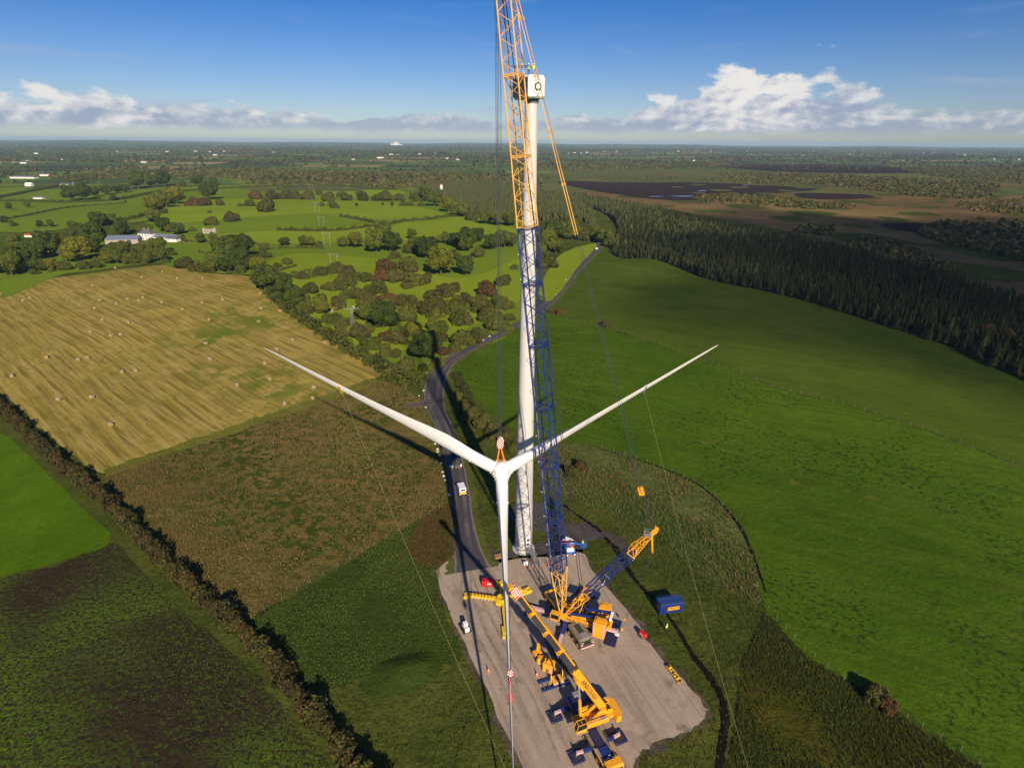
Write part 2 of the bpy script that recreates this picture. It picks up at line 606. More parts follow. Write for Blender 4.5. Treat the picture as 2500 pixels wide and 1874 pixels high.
# ================================================================== ground materials
def ground_mat(name, cols, scales=(0.018, 0.11, 0.9), wts=(0.40, 0.30, 0.30), bump=0.5, rough=0.95, speck=None, rows=None, contrast=1.0,
               streak=None, bscale=1.6):
    """cols: colours from dark to light; speck: (colour, scale, threshold, mask_scale); rows: (angle, period, colour, amount)"""
    m = bpy.data.materials.new(name)
    m.use_nodes = True
    t = NT(m.node_tree)
    b = t.n['Principled BSDF']
    tc = t.new('ShaderNodeTexCoord')
    P = tc.outputs['Object']
    v = None
    for s, w in zip(scales, wts):
        n = t.m('MULTIPLY', t.m('SUBTRACT', t.noise(P, s, 5, 0.6, 0.3), 0.5), w * 2.4 * contrast)
        v = n if v is None else t.m('ADD', v, n)
    v = t.m('ADD', v, 0.5)
    rp = t.n.new('ShaderNodeValToRGB')
    e = rp.color_ramp.elements
    k = len(cols)
    while len(e) < k:
        e.new(0.5)
    for i, c in enumerate(cols):
        e[i].position = 0.08 + 0.84 * i / (k - 1)
        e[i].color = c4(c)
    t.put(rp.inputs[0], v)
    c = rp.outputs[0]
    if rows:
        ang, per, rc, amt = rows
        sp = t.new('ShaderNodeSeparateXYZ', {0: P})
        d = t.m('ADD', t.m('MULTIPLY', sp.outputs[0], math.cos(ang)), t.m('MULTIPLY', sp.outputs[1], math.sin(ang)))
        d = t.m('ADD', d, t.m('MULTIPLY', t.noise(P, 0.006, 2, 0.5), 16.0))
        d = t.m('ADD', d, t.m('MULTIPLY', t.noise(P, 0.08, 3, 0.5), 0.7))
        for pr, a, pw in ((per, amt, 0.55), (per * 0.5, amt * 0.55, 0.5), (per * 3.1, amt * 0.5, 0.5)):
            sn = t.m('SINE', t.m('MULTIPLY', d, 2 * math.pi / pr))
            f = t.ss(sn, 0.15, 1.0)
            f = t.m('MULTIPLY', f, t.ss(t.noise(P, 0.05, 4, 0.6), 0.33, 0.6))
            c = t.mix(t.m('MULTIPLY', f, a), c, rc)
        # pale straw lines beside the rows
        sn = t.m('SINE', t.m('MULTIPLY', t.m('ADD', d, 1.1), 2 * math.pi / per))
        if name == 'mown_stubble':
            c = t.mix(t.m('MULTIPLY', t.ss(sn, 0.5, 1.0), 0.28), c, (0.40, 0.30, 0.10))
    if streak:
        for th_, sc1, col_, amt_ in streak:
            mp = t.new('ShaderNodeMapping', {'Vector': P, 'Rotation': (0, 0, th_), 'Scale': (1 / sc1, 1 / (sc1 * 0.06), 1)}, vector_type='TEXTURE')
            c = t.mix(t.m('MULTIPLY', t.ss(t.noise(mp.outputs[0], 1.0, 5, 0.6, 0.35), 0.47, 0.64), amt_), c, col_)
    if speck:
        for sc_, ss_, th, ms, mlo in speck:
            n = t.noise(P, ss_, 3, 0.6)
            mk = t.ss(t.noise(P, ms, 4, 0.55, 0.4), mlo, mlo + 0.16)
            c = t.mix(t.m('MULTIPLY', t.ss(n, th, th + 0.10), mk), c, sc_)
    t.put(b.inputs['Base Color'], c)
    b.inputs['Roughness'].default_value = rough
    b.inputs['Specular IOR Level'].default_value = 0.0
    if bump:
        hgt = t.m('ADD', t.noise(P, bscale, 5, 0.7), t.m('MULTIPLY', t.noise(P, bscale * 0.3, 3, 0.6), 1.5))
        bp = t.new('ShaderNodeBump', {'Strength': bump, 'Distance': 0.35, 'Height': hgt})
        t.l.new(bp.outputs[0], b.inputs['Normal'])
    return m


GM = {}
GM['base'] = ground_mat('rough_grass', [(0.026, 0.038, 0.008), (0.050, 0.068, 0.012), (0.084, 0.100, 0.018), (0.115, 0.115, 0.028)], bump=0.9, contrast=1.2)
GM['pasture'] = ground_mat('pasture_grass', [(0.034, 0.070, 0.004), (0.052, 0.104, 0.006), (0.072, 0.130, 0.008), (0.105, 0.152, 0.013)], bump=0.6, contrast=1.35, rows=(R(62), 7.0, (0.034, 0.062, 0.006), 0.14), streak=[(R(62), 0.25, (0.078, 0.118, 0.010), 0.45), (R(62), 0.4, (0.034, 0.066, 0.005), 0.35)],
                           scales=(0.012, 0.09, 1.3), wts=(0.45, 0.2, 0.35),
                           speck=[((0.026, 0.050, 0.006), 0.8, 0.52, 0.03, 0.42), ((0.10, 0.11, 0.02), 0.3, 0.58, 0.02, 0.5)])
GM['pasture_b'] = ground_mat('grazed_grass', [(0.038, 0.066, 0.006), (0.055, 0.090, 0.008), (0.076, 0.112, 0.012), (0.104, 0.130, 0.018)], bump=0.5, contrast=1.3, rows=(R(58), 9.0, (0.040, 0.064, 0.008), 0.12), streak=[(R(58), 0.22, (0.085, 0.112, 0.014), 0.45), (R(58), 0.4, (0.038, 0.066, 0.008), 0.3)],
                             scales=(0.010, 0.07, 1.0), wts=(0.5, 0.25, 0.25))
GM['lime'] = ground_mat('bright_grass', [(0.044, 0.092, 0.003), (0.068, 0.134, 0.004), (0.098, 0.168, 0.007)], bump=0.5, contrast=1.2,
                        speck=[((0.030, 0.095, 0.006), 0.9, 0.56, 0.06, 0.45)])
GM['meadow'] = ground_mat('thick_meadow', [(0.024, 0.042, 0.008), (0.038, 0.062, 0.010), (0.054, 0.080, 0.014)], bump=0.9, contrast=1.2)
GM['sunny'] = ground_mat('sunny_grass', [(0.140, 0.205, 0.011), (0.182, 0.250, 0.015), (0.222, 0.280, 0.025)], bump=0.35, contrast=0.9,
                         scales=(0.010, 0.06, 0.7))
GM['sunny_b'] = ground_mat('plain_grass', [(0.100, 0.158, 0.012), (0.132, 0.198, 0.015), (0.164, 0.224, 0.021)], bump=0.35, contrast=0.9,
                           scales=(0.010, 0.06, 0.7))
GM['moor'] = ground_mat('dead_grass_moor', [(0.058, 0.050, 0.014), (0.105, 0.084, 0.022), (0.160, 0.122, 0.036), (0.215, 0.160, 0.056)],
                        bump=1.0, contrast=1.25, scales=(0.016, 0.12, 0.8), bscale=1.1,
                        speck=[((0.046, 0.064, 0.010), 0.35, 0.44, 0.020, 0.40), ((0.022, 0.014, 0.008), 0.5, 0.55, 0.04, 0.5)])
GM['russet'] = ground_mat('russet_bracken', [(0.035, 0.018, 0.008), (0.085, 0.040, 0.014), (0.130, 0.062, 0.022)], bump=1.0, contrast=1.2)
GM['rush'] = ground_mat('rushy_grass', [(0.058, 0.078, 0.020), (0.088, 0.110, 0.028), (0.130, 0.145, 0.045)], bump=1.0, contrast=1.1,
                        speck=[((0.20, 0.15, 0.06), 0.5, 0.58, 0.05, 0.40)])
GM['olive'] = ground_mat('olive_rough_grass', [(0.022, 0.026, 0.005), (0.046, 0.053, 0.007), (0.079, 0.074, 0.012), (0.114, 0.079, 0.019)], bump=1.0, contrast=1.2)
GM['crop'] = ground_mat('thin_crop_soil', [(0.024, 0.019, 0.011), (0.036, 0.028, 0.016), (0.050, 0.040, 0.022)], bump=0.9, contrast=1.0,
                        speck=[((0.080, 0.135, 0.012), 1.5, 0.44, 0.020, 0.40), ((0.05, 0.085, 0.010), 1.0, 0.52, 0.05, 0.36)])
GM['stubble'] = ground_mat('mown_stubble', [(0.185, 0.162, 0.024), (0.262, 0.214, 0.040), (0.335, 0.262, 0.058), (0.390, 0.304, 0.076)],
                           bump=0.35, contrast=1.0, scales=(0.014, 0.08, 0.9), rows=(R(50), 4.6, (0.130, 0.098, 0.020), 0.72), streak=[(R(50), 0.55, (0.165, 0.125, 0.028), 0.6), (R(50), 0.8, (0.43, 0.33, 0.12), 0.5)],
                           speck=[((0.115, 0.145, 0.016), 0.10, 0.44, 0.012, 0.50), ((0.13, 0.16, 0.02), 0.5, 0.55, 0.02, 0.42)])
GM['gravel'] = ground_mat('crushed_stone', [(0.285, 0.224, 0.166), (0.352, 0.282, 0.216), (0.405, 0.332, 0.260)], bump=0.18, bscale=2.5,
                          scales=(0.05, 0.3, 2.2), contrast=1.25, streak=[(R(22), 0.5, (0.175, 0.140, 0.112), 0.5), (R(22), 0.8, (0.36, 0.30, 0.24), 0.35)],
                          speck=[((0.175, 0.142, 0.116), 0.14, 0.52, 0.05, 0.48), ((0.33, 0.25, 0.12), 0.22, 0.60, 0.045, 0.52)])
GM['gravel_dark'] = ground_mat('dark_stone', [(0.045, 0.042, 0.042), (0.075, 0.070, 0.068), (0.115, 0.105, 0.098)], bump=0.6, bscale=4.0, scales=(0.06, 0.4, 2.5))
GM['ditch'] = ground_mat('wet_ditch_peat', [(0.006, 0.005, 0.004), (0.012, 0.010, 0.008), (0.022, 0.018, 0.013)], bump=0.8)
GM['verge'] = ground_mat('verge_grass', [(0.045, 0.060, 0.012), (0.085, 0.100, 0.018), (0.14, 0.13, 0.040)], bump=0.8, contrast=1.2)
GM['bog'] = ground_mat('brown_bog', [(0.080, 0.056, 0.026), (0.135, 0.092, 0.040), (0.190, 0.134, 0.054), (0.230, 0.175, 0.070)], bump=0.5,
                       scales=(0.0035, 0.02, 0.15), contrast=1.2)
GM['peat'] = ground_mat('bare_peat', [(0.022, 0.015, 0.018), (0.034, 0.023, 0.026), (0.052, 0.037, 0.036)], bump=0.2, scales=(0.004, 0.03, 0.2))
GM['scrub_floor'] = ground_mat('scrub_floor', [(0.033, 0.039, 0.012), (0.068, 0.072, 0.021), (0.112, 0.102, 0.033)], bump=0.6, scales=(0.004, 0.03, 0.2))


GM['margin'] = ground_mat('field_margin_grass', [(0.080, 0.098, 0.014), (0.125, 0.135, 0.020), (0.190, 0.175, 0.036)], bump=0.6, contrast=1.3)
GM['plain'] = ground_mat('lowland_grass', [(0.065, 0.080, 0.026), (0.100, 0.118, 0.036), (0.140, 0.148, 0.050)], bump=0.0, scales=(0.0012, 0.006, 0.03), contrast=1.3)


def farmland_mat():
    """distant patchwork: each field's own colour comes from the mesh"""
    m = bpy.data.materials.new('distant_fields')
    m.use_nodes = True
    t = NT(m.node_tree)
    b = t.n['Principled BSDF']
    at = t.new('ShaderNodeVertexColor')
    at.layer_name = 'crop_colour'
    tc = t.new('ShaderNodeTexCoord')
    n = t.noise(tc.outputs['Object'], 0.02, 4, 0.6)
    t.put(b.inputs['Base Color'], t.mix(t.m('MULTIPLY', n, 0.35), at.outputs[0], (0.05, 0.055, 0.02)))
    b.inputs['Roughness'].default_value = 1.0
    b.inputs['Specular IOR Level'].default_value = 0.05
    return m


def road_mat():
    m = bpy.data.materials.new('dark_road_stone')
    m.use_nodes = True
    t = NT(m.node_tree)
    b = t.n['Principled BSDF']
    tc = t.new('ShaderNodeTexCoord')
    uv = t.new('ShaderNodeSeparateXYZ', {0: tc.outputs['UV']})
    P = tc.outputs['Object']
    c = t.mix(t.noise(P, 0.9, 5, 0.65), (0.036, 0.033, 0.038), (0.078, 0.072, 0.078))
    # paler wheel tracks, worn by traffic
    q = t.m('ADD', uv.outputs[0], t.m('MULTIPLY', t.m('SUBTRACT', t.noise(P, 0.06, 3, 0.5), 0.5), 0.16))
    for pos in (0.24, 0.68):
        w = t.m('ABSOLUTE', t.m('SUBTRACT', q, pos))
        tr = t.m('MULTIPLY', t.ss(w, 0.03, 0.13, 1.0, 0.0), t.ss(t.noise(P, 0.10, 4, 0.6), 0.3, 0.65))
        c = t.mix(t.m('MULTIPLY', tr, 0.55), c, (0.165, 0.145, 0.135))
    edge = t.m('ABSOLUTE', t.m('SUBTRACT', uv.outputs[0], 0.5))
    ed = t.ss(t.m('ADD', edge, t.m('MULTIPLY', t.m('SUBTRACT', t.noise(P, 0.5, 4, 0.6), 0.5), 0.14)), 0.38, 0.47)
    c = t.mix(t.m('MULTIPLY', ed, 0.75), c, (0.20, 0.175, 0.155))
    t.put(b.inputs['Base Color'], c)
    b.inputs['Roughness'].default_value = 0.9
    b.inputs['Specular IOR Level'].default_value = 0.2
    bp = t.new('ShaderNodeBump', {'Strength': 0.4, 'Distance': 0.1, 'Height': t.noise(P, 3.0, 4, 0.6)})
    t.l.new(bp.outputs[0], b.inputs['Normal'])
    return m


GM['road'] = road_mat()
GM['far'] = farmland_mat()


# ================================================================== terrain
def axis(dense_lo, dense_hi, step, lo, hi, grow=1.16):
    a = list(np.arange(dense_lo, dense_hi + 0.1, step))
    s = step
    x = a[-1]
    while x < hi:
        s = min(s * grow, 900)
        x += s
        a.append(x)
    s = step
    x = a[0]
    pre = []
    while x > lo:
        s = min(s * grow, 900)
        x -= s
        pre.append(x)
    return np.array(pre[::-1] + a)


def grid_mesh(name, xs, ys, mat, dz=0.0):
    X, Y = np.meshgrid(xs, ys)
    Z = gz(X, Y) + dz
    v = np.stack([X.ravel(), Y.ravel(), Z.ravel()], 1)
    nx, ny = len(xs), len(ys)
    i = np.arange(ny - 1)[:, None] * nx + np.arange(nx - 1)[None, :]
    f = np.stack([i, i + 1, i + nx + 1, i + nx], -1).reshape(-1, 4)
    return mesh_np(name, v, f, mat, smooth=True)


PLAINX, PLAINY = axis(-2000, 2000, 200, -20000, 20000), axis(1350, 3000, 150, 1340, 20000)
plain = tag(grid_mesh('plain', PLAINX, PLAINY, GM['plain'], 0.25), kind='structure')
ground = tag(grid_mesh('ground', axis(-520, 480, 8, -24000, 24000), axis(10, 900, 8, -3000, 24000), GM['base']), kind='structure')


def smooth_closed(pts, n=6):
    out = []
    k = len(pts)
    for i in range(k):
        p0, p1, p2, p3 = (np.array(pts[(i + j - 1) % k][:2], float) for j in range(4))
        for s in range(n):
            t = s / n
            out.append(0.5 * ((2 * p1) + (-p0 + p2) * t + (2 * p0 - 5 * p1 + 4 * p2 - p3) * t * t + (-p0 + 3 * p1 - 3 * p2 + p3) * t ** 3))
    return out


def smooth_open(pts, n=8):
    pts = [np.array(p[:2], float) for p in pts]
    P = [2 * pts[0] - pts[1]] + pts + [2 * pts[-1] - pts[-2]]
    out = []
    for i in range(1, len(P) - 2):
        p0, p1, p2, p3 = P[i - 1:i + 3]
        for s in range(n):
            t = s / n
            out.append(0.5 * ((2 * p1) + (-p0 + p2) * t + (2 * p0 - 5 * p1 + 4 * p2 - p3) * t * t + (-p0 + 3 * p1 - 3 * p2 + p3) * t ** 3))
    out.append(pts[-1])
    return out


def inside(px_, py_, poly):
    poly = np.asarray(poly, float)
    x0, y0 = poly[:, 0], poly[:, 1]
    x1, y1 = np.roll(x0, -1), np.roll(y0, -1)
    px_ = np.asarray(px_)[:, None]
    py_ = np.asarray(py_)[:, None]
    c = (y0 > py_) != (y1 > py_)
    with np.errstate(divide='ignore', invalid='ignore'):
        xi = (x1 - x0) * (py_ - y0) / (y1 - y0) + x0
    return (np.sum(c & (px_ < xi), 1) % 2) == 1


def densify(poly, step):
    out = []
    k = len(poly)
    for i in range(k):
        a, b = np.array(poly[i]), np.array(poly[(i + 1) % k])
        n = max(1, int(np.hypot(*(b - a)) / step))
        for s in range(n):
            out.append(a + (b - a) * s / n)
    return out


def sheet(name, poly, mat, layer, step=9.0, smooth=True, jag=0.0, kind='structure', sm=6):
    """a patch of ground draped over the terrain, 'layer' sets its small height above what lies under it"""
    b = smooth_closed(poly, sm) if smooth else poly
    b = densify(b, step)
    if jag:
        b = [p + RNG.normal(0, jag, 2) for p in b]
    b = np.array(b)
    x0, y0 = b.min(0)
    x1, y1 = b.max(0)
    gx, gy = np.meshgrid(np.arange(x0 + step / 2, x1, step), np.arange(y0 + step / 2, y1, step))
    gx = gx.ravel() + RNG.uniform(-.2, .2, gx.size) * step
    gy = gy.ravel() + RNG.uniform(-.2, .2, gy.size) * step
    k = inside(gx, gy, b)
    pts = [Vector(p) for p in b] + [Vector((x, y)) for x, y in zip(gx[k], gy[k])]
    nb = len(b)
    vo, _, fo, *_ = delaunay_2d_cdt(pts, [(i, (i + 1) % nb) for i in range(nb)], [list(range(nb))], 1, 1e-4)
    v = np.array([(p.x, p.y) for p in vo])
    f = np.array([q for q in fo if len(q) == 3])
    a, bb, c = v[f[:, 0]], v[f[:, 1]], v[f[:, 2]]
    ctr = (a + bb + c) / 3
    f = f[inside(ctr[:, 0], ctr[:, 1], b)]
    z = gz(v[:, 0], v[:, 1]) + layer * 0.035
    o = mesh_np(name, np.column_stack([v, z]), f, mat, smooth=True)
    if kind:
        o['kind'] = kind
    return o


def W(pts, s=1.1302):
    """photo outline -> ground outline (coordinates read off the 2212 px view of the photo)"""
    return [G(x * s, y * s)[:2] for x, y in pts]


F = {}
# the wide pasture right of the road, and the grazing beyond its fence
F['upper'] = W([(1180, 672), (1205, 640), (1240, 592), (1280, 548), (1312, 530), (1400, 552), (1500, 575), (1560, 590), (1640, 610), (1800, 655), (1960, 712), (2100, 768), (2300, 850), (2700, 1030),
                (2700, 1300), (2300, 1052), (2080, 958), (1930, 905), (1830, 875), (1700, 842), (1550, 788), (1400, 735), (1300, 704)])
F['lower'] = W([(1180, 676), (1300, 706), (1400, 737), (1550, 790), (1700, 844), (1830, 877), (1930, 907), (2080, 960), (2300, 1055), (2900, 1360), (3000, 1900), (2300, 1760),
                (2100, 1640), (1950, 1545), (1850, 1480), (1740, 1410), (1650, 1310), (1630, 1190), (1570, 1095), (1500, 1040), (1400, 998), (1290, 962), (1190, 945), (1100, 920), (1040, 870), (985, 810), (1005, 775), (1060, 742), (1120, 712)])
F['rush'] = W([(1160, 960), (1290, 966), (1400, 1001), (1500, 1042), (1565, 1096), (1620, 1185), (1640, 1300), (1590, 1285), (1480, 1215), (1400, 1150), (1300, 1100), (1215, 1070), (1160, 1020)])
F['olive'] = W([(1660, 1330), (1740, 1415), (1850, 1485), (1950, 1550), (2100, 1650), (2350, 1790), (2300, 1960), (1540, 1960), (1560, 1720), (1590, 1560), (1600, 1440), (1640, 1360)])
F['stub'] = W([(-260, 650), (0, 612), (150, 596), (290, 578), (370, 572), (430, 588), (545, 598), (562, 622), (640, 682), (720, 738), (790, 775), (822, 800), (815, 815), (740, 845), (600, 893), (470, 938), (330, 985), (225, 1022), (150, 978), (80, 918), (0, 850), (-240, 700)])
F['moor'] = W([(228, 1026), (330, 990), (470, 943), (600, 898), (740, 850), (818, 822), (880, 845), (925, 880), (945, 960), (968, 1060), (975, 1086), (880, 1135), (760, 1205), (640, 1275), (535, 1338), (480, 1300), (400, 1215), (300, 1110)])
F['meadow'] = W([(540, 1342), (640, 1280), (760, 1210), (880, 1140), (976, 1090), (985, 1180), (950, 1230), (960, 1330), (1000, 1420), (900, 1440), (780, 1470), (690, 1490), (650, 1478), (600, 1410)])
F['russet'] = W([(905, 1130), (972, 1092), (990, 1160), (975, 1205), (930, 1225), (885, 1190)])
F['lime'] = W([(-60, 880), (0, 930), (90, 1010), (170, 1090), (240, 1165), (150, 1205), (0, 1245), (-200, 1290), (-260, 1000)])
F['crop'] = W([(-300, 1330), (0, 1250), (150, 1210), (245, 1172), (330, 1255), (430, 1350), (560, 1470), (640, 1570), (700, 1650), (780, 1800), (300, 2100), (-200, 1900), (-400, 1600)])
SHEETS = [('pasture', 'upper', 'pasture_b', 2, 9), ('pasture', 'lower', 'pasture', 1, 9), ('rushy_ground', 'rush', 'rush', 2, 6), ('rough_ground', 'olive', 'olive', 2, 8),
          ('stubble_field', 'stub', 'stubble', 1, 9), ('moorland', 'moor', 'moor', 1, 8), ('meadow', 'meadow', 'meadow', 1, 6), ('bracken_patch', 'russet', 'russet', 2, 5),
          ('grass_field', 'lime', 'lime', 1, 8), ('crop_field', 'crop', 'crop', 1, 6)]
for nm, k, mt, ly, st in SHEETS:
    sheet(nm, F[k], GM[mt], ly, st, jag=0.25)

# green fields beyond the stubble
sheet('pasture', W([(-120, 600), (-120, 400), (60, 384), (250, 380), (560, 384), (860, 402), (930, 430), (1130, 470), (1150, 560), (1120, 700), (1000, 760), (960, 800), (900, 810), (822, 790), (720, 730), (640, 676), (562, 612), (545, 592), (430, 582), (370, 566), (290, 572), (150, 590)]), GM['sunny_b'], 4, 12, jag=0.4)
MID = [
    ('sunny', [(560, 612), (585, 565), (640, 548), (720, 552), (815, 560), (905, 585), (1010, 600), (1130, 560), (1130, 640), (1050, 690), (960, 730), (860, 760), (780, 770), (700, 705), (640, 665)]),
    ('sunny_b', [(355, 570), (370, 540), (440, 535), (550, 548), (560, 590), (430, 586)]),
    ('sunny', [(400, 525), (440, 510), (560, 500), (700, 495), (815, 482), (930, 478), (1000, 470), (1120, 498), (1130, 525), (1000, 520), (800, 522), (560, 528)]),
    ('sunny', [(345, 478), (365, 445), (430, 430), (560, 430), (700, 432), (860, 440), (975, 468), (880, 474), (760, 472), (690, 462), (560, 468), (450, 478)]),
    ('sunny_b', [(330, 488), (450, 480), (560, 470), (690, 464), (780, 478), (700, 492), (560, 498), (430, 508)]),
    ('sunny_b', [(-60, 478), (0, 462), (130, 440), (350, 428), (330, 448), (290, 462), (235, 478), (100, 492), (-60, 500)]),
    ('pasture_b', [(-60, 505), (100, 500), (220, 480), (330, 486), (300, 508), (180, 528), (0, 545), (-60, 540)]),
    ('sunny_b', [(240, 425), (300, 410), (420, 402), (520, 402), (470, 420), (360, 428)]),
    ('sunny_b', [(50, 418), (130, 400), (260, 395), (300, 400), (220, 412), (120, 424)]),
    ('sunny', [(600, 420), (700, 412), (860, 412), (860, 420), (740, 428), (610, 428)]),
    ('pasture_b', [(-60, 385), (60, 380), (130, 382), (60, 392), (-60, 398)]),
    ('sunny_b', [(190, 390), (330, 380), (480, 385), (560, 395), (430, 398), (300, 396)]),
    ('sunny', [(1165, 640), (1180, 590), (1220, 545), (1275, 528), (1288, 534), (1250, 575), (1220, 618), (1190, 650)]),
]
for i, (mt, pl) in enumerate(MID):
    sheet('grass_field', W(pl), GM[mt], 8 if i != 4 else 11, 12, jag=0.4)

# bog, bare peat and its pools
sheet('bogland', W([(1120, 372), (1300, 368), (1700, 372), (2400, 385), (2500, 700), (2212, 660), (1960, 570), (1700, 500), (1500, 462), (1330, 436), (1150, 420)]), GM['bog'], 2, 60)
sheet('bogland', W([(640, 364), (900, 356), (1110, 362), (1110, 374), (900, 372), (700, 376)]), GM['bog'], 2, 60)
sheet('peat_cutting', W([(1210, 392), (1350, 394), (1550, 396), (1760, 408), (1680, 418), (1560, 432), (1440, 432), (1330, 420), (1240, 404)]), GM['peat'], 14, 30)
sheet('peat_cutting', W([(1545, 357), (1750, 355), (1990, 360), (2110, 364), (1960, 374), (1750, 373), (1620, 367)]), GM['peat'], 22, 40)
sheet('peat_cutting', W([(1900, 486), (1990, 482), (2060, 495), (2130, 512), (2190, 526), (2110, 524), (2010, 508), (1950, 498)]), GM['peat'], 8, 20)
sheet('peat_cutting', W([(1720, 418), (1860, 420), (1880, 428), (1760, 430)]), GM['peat'], 18, 30)
m = bpy.data.materials.new('bog_water')
m.use_nodes = True
b_ = m.node_tree.nodes['Principled BSDF']
t_ = NT(m.node_tree)
tc_ = t_.new('ShaderNodeTexCoord')
t_.put(b_.inputs['Base Color'], t_.mix(t_.noise(tc_.outputs['Object'], 0.05), (0.02, 0.025, 0.035), (0.035, 0.04, 0.05)))
b_.inputs['Roughness'].default_value = 0.18
M['water'] = m
for q in ([(1448, 424.5), (1480, 423.5), (1502, 424.5), (1480, 426)], [(1402, 425), (1420, 424.6), (1432, 425.4), (1410, 426)], [(1604, 401), (1616, 400.6), (1618, 401.6), (1606, 402)],
          [(2165, 441.5), (2190, 441), (2215, 443), (2175, 443.5)],
          [(1508, 412.5), (1524, 412), (1526, 413), (1510, 413.6)]):
    sheet('bog_pool', W(q), M['water'], 22, 12)

# ------------------------------------------------------------------ hardstanding, road, tracks
PAD = W([(948, 1228), (985, 1204), (1060, 1216), (1130, 1206), (1185, 1203), (1255, 1194), (1278, 1232), (1330, 1290), (1380, 1350), (1430, 1422), (1478, 1470), (1516, 1518), (1523, 1542), (1508, 1566),
         (1470, 1584), (1410, 1606), (1374, 1638), (1362, 1690), (1300, 1760), (1190, 1760), (1110, 1612), (1052, 1490), (1002, 1390), (962, 1300), (944, 1250)])
sheet('dark_apron', W([(1030, 1180), (1060, 1205), (1110, 1218), (1200, 1212), (1262, 1192), (1240, 1172), (1180, 1170), (1110, 1188), (1080, 1190)]), GM['gravel_dark'], 3, 3, jag=0.15)
sheet('dark_apron', W([(1140, 1100), (1160, 1085), (1210, 1118), (1262, 1140), (1225, 1150), (1170, 1150), (1080, 1110), (1100, 1095)]), GM['gravel_dark'], 3, 3, jag=0.2)
sheet('dark_apron', W([(1208, 1150), (1250, 1130), (1290, 1142), (1310, 1158), (1270, 1170), (1225, 1172)]), GM['gravel_dark'], 4, 3, jag=0.2)
def grow(poly, d):
    c = np.mean(np.array(poly), 0)
    return [tuple(c + (np.array(q) - c) * (1 + d / np.linalg.norm(np.array(q) - c))) for q in poly]


GM['spill'] = ground_mat('trodden_stone_and_earth', [(0.045, 0.040, 0.026), (0.085, 0.072, 0.048), (0.150, 0.122, 0.088)], bump=0.6, bscale=2.0, scales=(0.15, 0.7, 2.5), contrast=1.5)
GM['track'] = ground_mat('wheel_worn_stone', [(0.200, 0.158, 0.120), (0.270, 0.216, 0.166), (0.345, 0.280, 0.218)], bump=0.2, bscale=2.0, scales=(0.1, 0.5, 2.0), contrast=1.6)
sheet('stone_margin', grow(PAD, 0.9), GM['spill'], 3, 2.0, jag=0.42, sm=4)
hard = sheet('hardstanding', PAD, GM['gravel'], 4, 3.0, jag=0.16, sm=4)


def strip(name, pts, widths, mat, layer, n=10, uv=True, jag=0.0):
    """road-like strip along ground points; widths per point"""
    c = np.array(smooth_open(pts, n))
    wd = np.array(smooth_open([(w, 0) for w in widths], n))[:, 0]
    t = np.gradient(c, axis=0)
    t /= np.linalg.norm(t, axis=1)[:, None]
    nrm = np.stack([t[:, 1], -t[:, 0]], 1)
    k = 9
    vs, us = [], []
    L = np.concatenate([[0], np.cumsum(np.hypot(*np.diff(c, axis=0).T))])
    for i in range(k):
        q = i / (k - 1)
        off = (q - 0.5) * wd
        if jag and i in (0, k - 1):
            off = off + RNG.normal(0, jag, len(off))
        vs.append(c + nrm * off[:, None])
        us.append(np.stack([np.full(len(c), q), L / 10], 1))
    v = np.concatenate(vs)
    u = np.concatenate(us)
    z = gz(v[:, 0], v[:, 1]) + layer * 0.035 + 0.02 * np.repeat([0, .5, .8, 1, 1, 1, .8, .5, 0], len(c))
    m_ = len(c)
    i = np.arange(k - 1)[:, None] * m_ + np.arange(m_ - 1)[None, :]
    f = np.stack([i, i + 1, i + m_ + 1, i + m_], -1).reshape(-1, 4)
    o = mesh_np(name, np.column_stack([v, z]), f, mat, smooth=True)
    ul = o.data.uv_layers.new(name='UVMap')
    li = np.zeros(len(o.data.loops), np.int32)
    o.data.loops.foreach_get('vertex_index', li)
    ul.data.foreach_set('uv', u[li].astype(np.float32).ravel())
    o['kind'] = 'structure'
    return o, c, wd


RP = [(1022, 1232), (1010, 1190), (999, 1130), (993, 1060), (978, 980), (960, 925), (942, 885), (938, 845), (950, 805), (982, 772), (1040, 740), (1110, 706), (1178, 662), (1216, 622), (1250, 580), (1284, 545), (1303, 520), (1298, 503), (1286, 488), (1262, 470), (1225, 455)]
ROADW = [8.5, 6.8, 5.8, 5.4, 5.4, 5.6, 6.6, 8.0, 7.5, 6.0, 5.2, 5.0, 5.0, 5.0, 5.0, 5.2, 5.4, 5, 5, 5, 5]
vg, _, _ = strip('road_verge', [G22(*p) for p in RP], [w + 3.5 for w in ROADW], GM['verge'], 4, jag=0.3)
road, ROADC, _ = strip('road', [G22(*p) for p in RP], ROADW, GM['road'], 5, jag=0.12)
strip('road', [G22(935, 868), (G22(905, 874))[:], G22(872, 880)], [5.5, 4.0, 1.6], GM['road'], 6, jag=0.2)
strip('ditch', [G22(x, y) for x, y in ((1440, 1325), (1470, 1370), (1500, 1420), (1535, 1465), (1560, 1510), (1566, 1560), (1560, 1610), (1552, 1680), (1545, 1740))], [.5, .8, 1.0, 1.1, 1.2, 1.3, 1.3, 1.3, 1.3], GM['ditch'], 4, jag=0.12)
strip('ditch', [G22(x, y) for x, y in ((1215, 1090), (1260, 1122), (1300, 1150), (1340, 1200), (1370, 1250), (1420, 1300))], [.5, .9, 1.2, 1.6, 1.0, .6], GM['ditch'], 4, jag=0.15)
strip('ditch', [G22(x, y) for x, y in ((1300, 1148), (1330, 1165), (1365, 1195))], [1.2, 3.0, 1.5], GM['gravel_dark'], 5, jag=0.2)
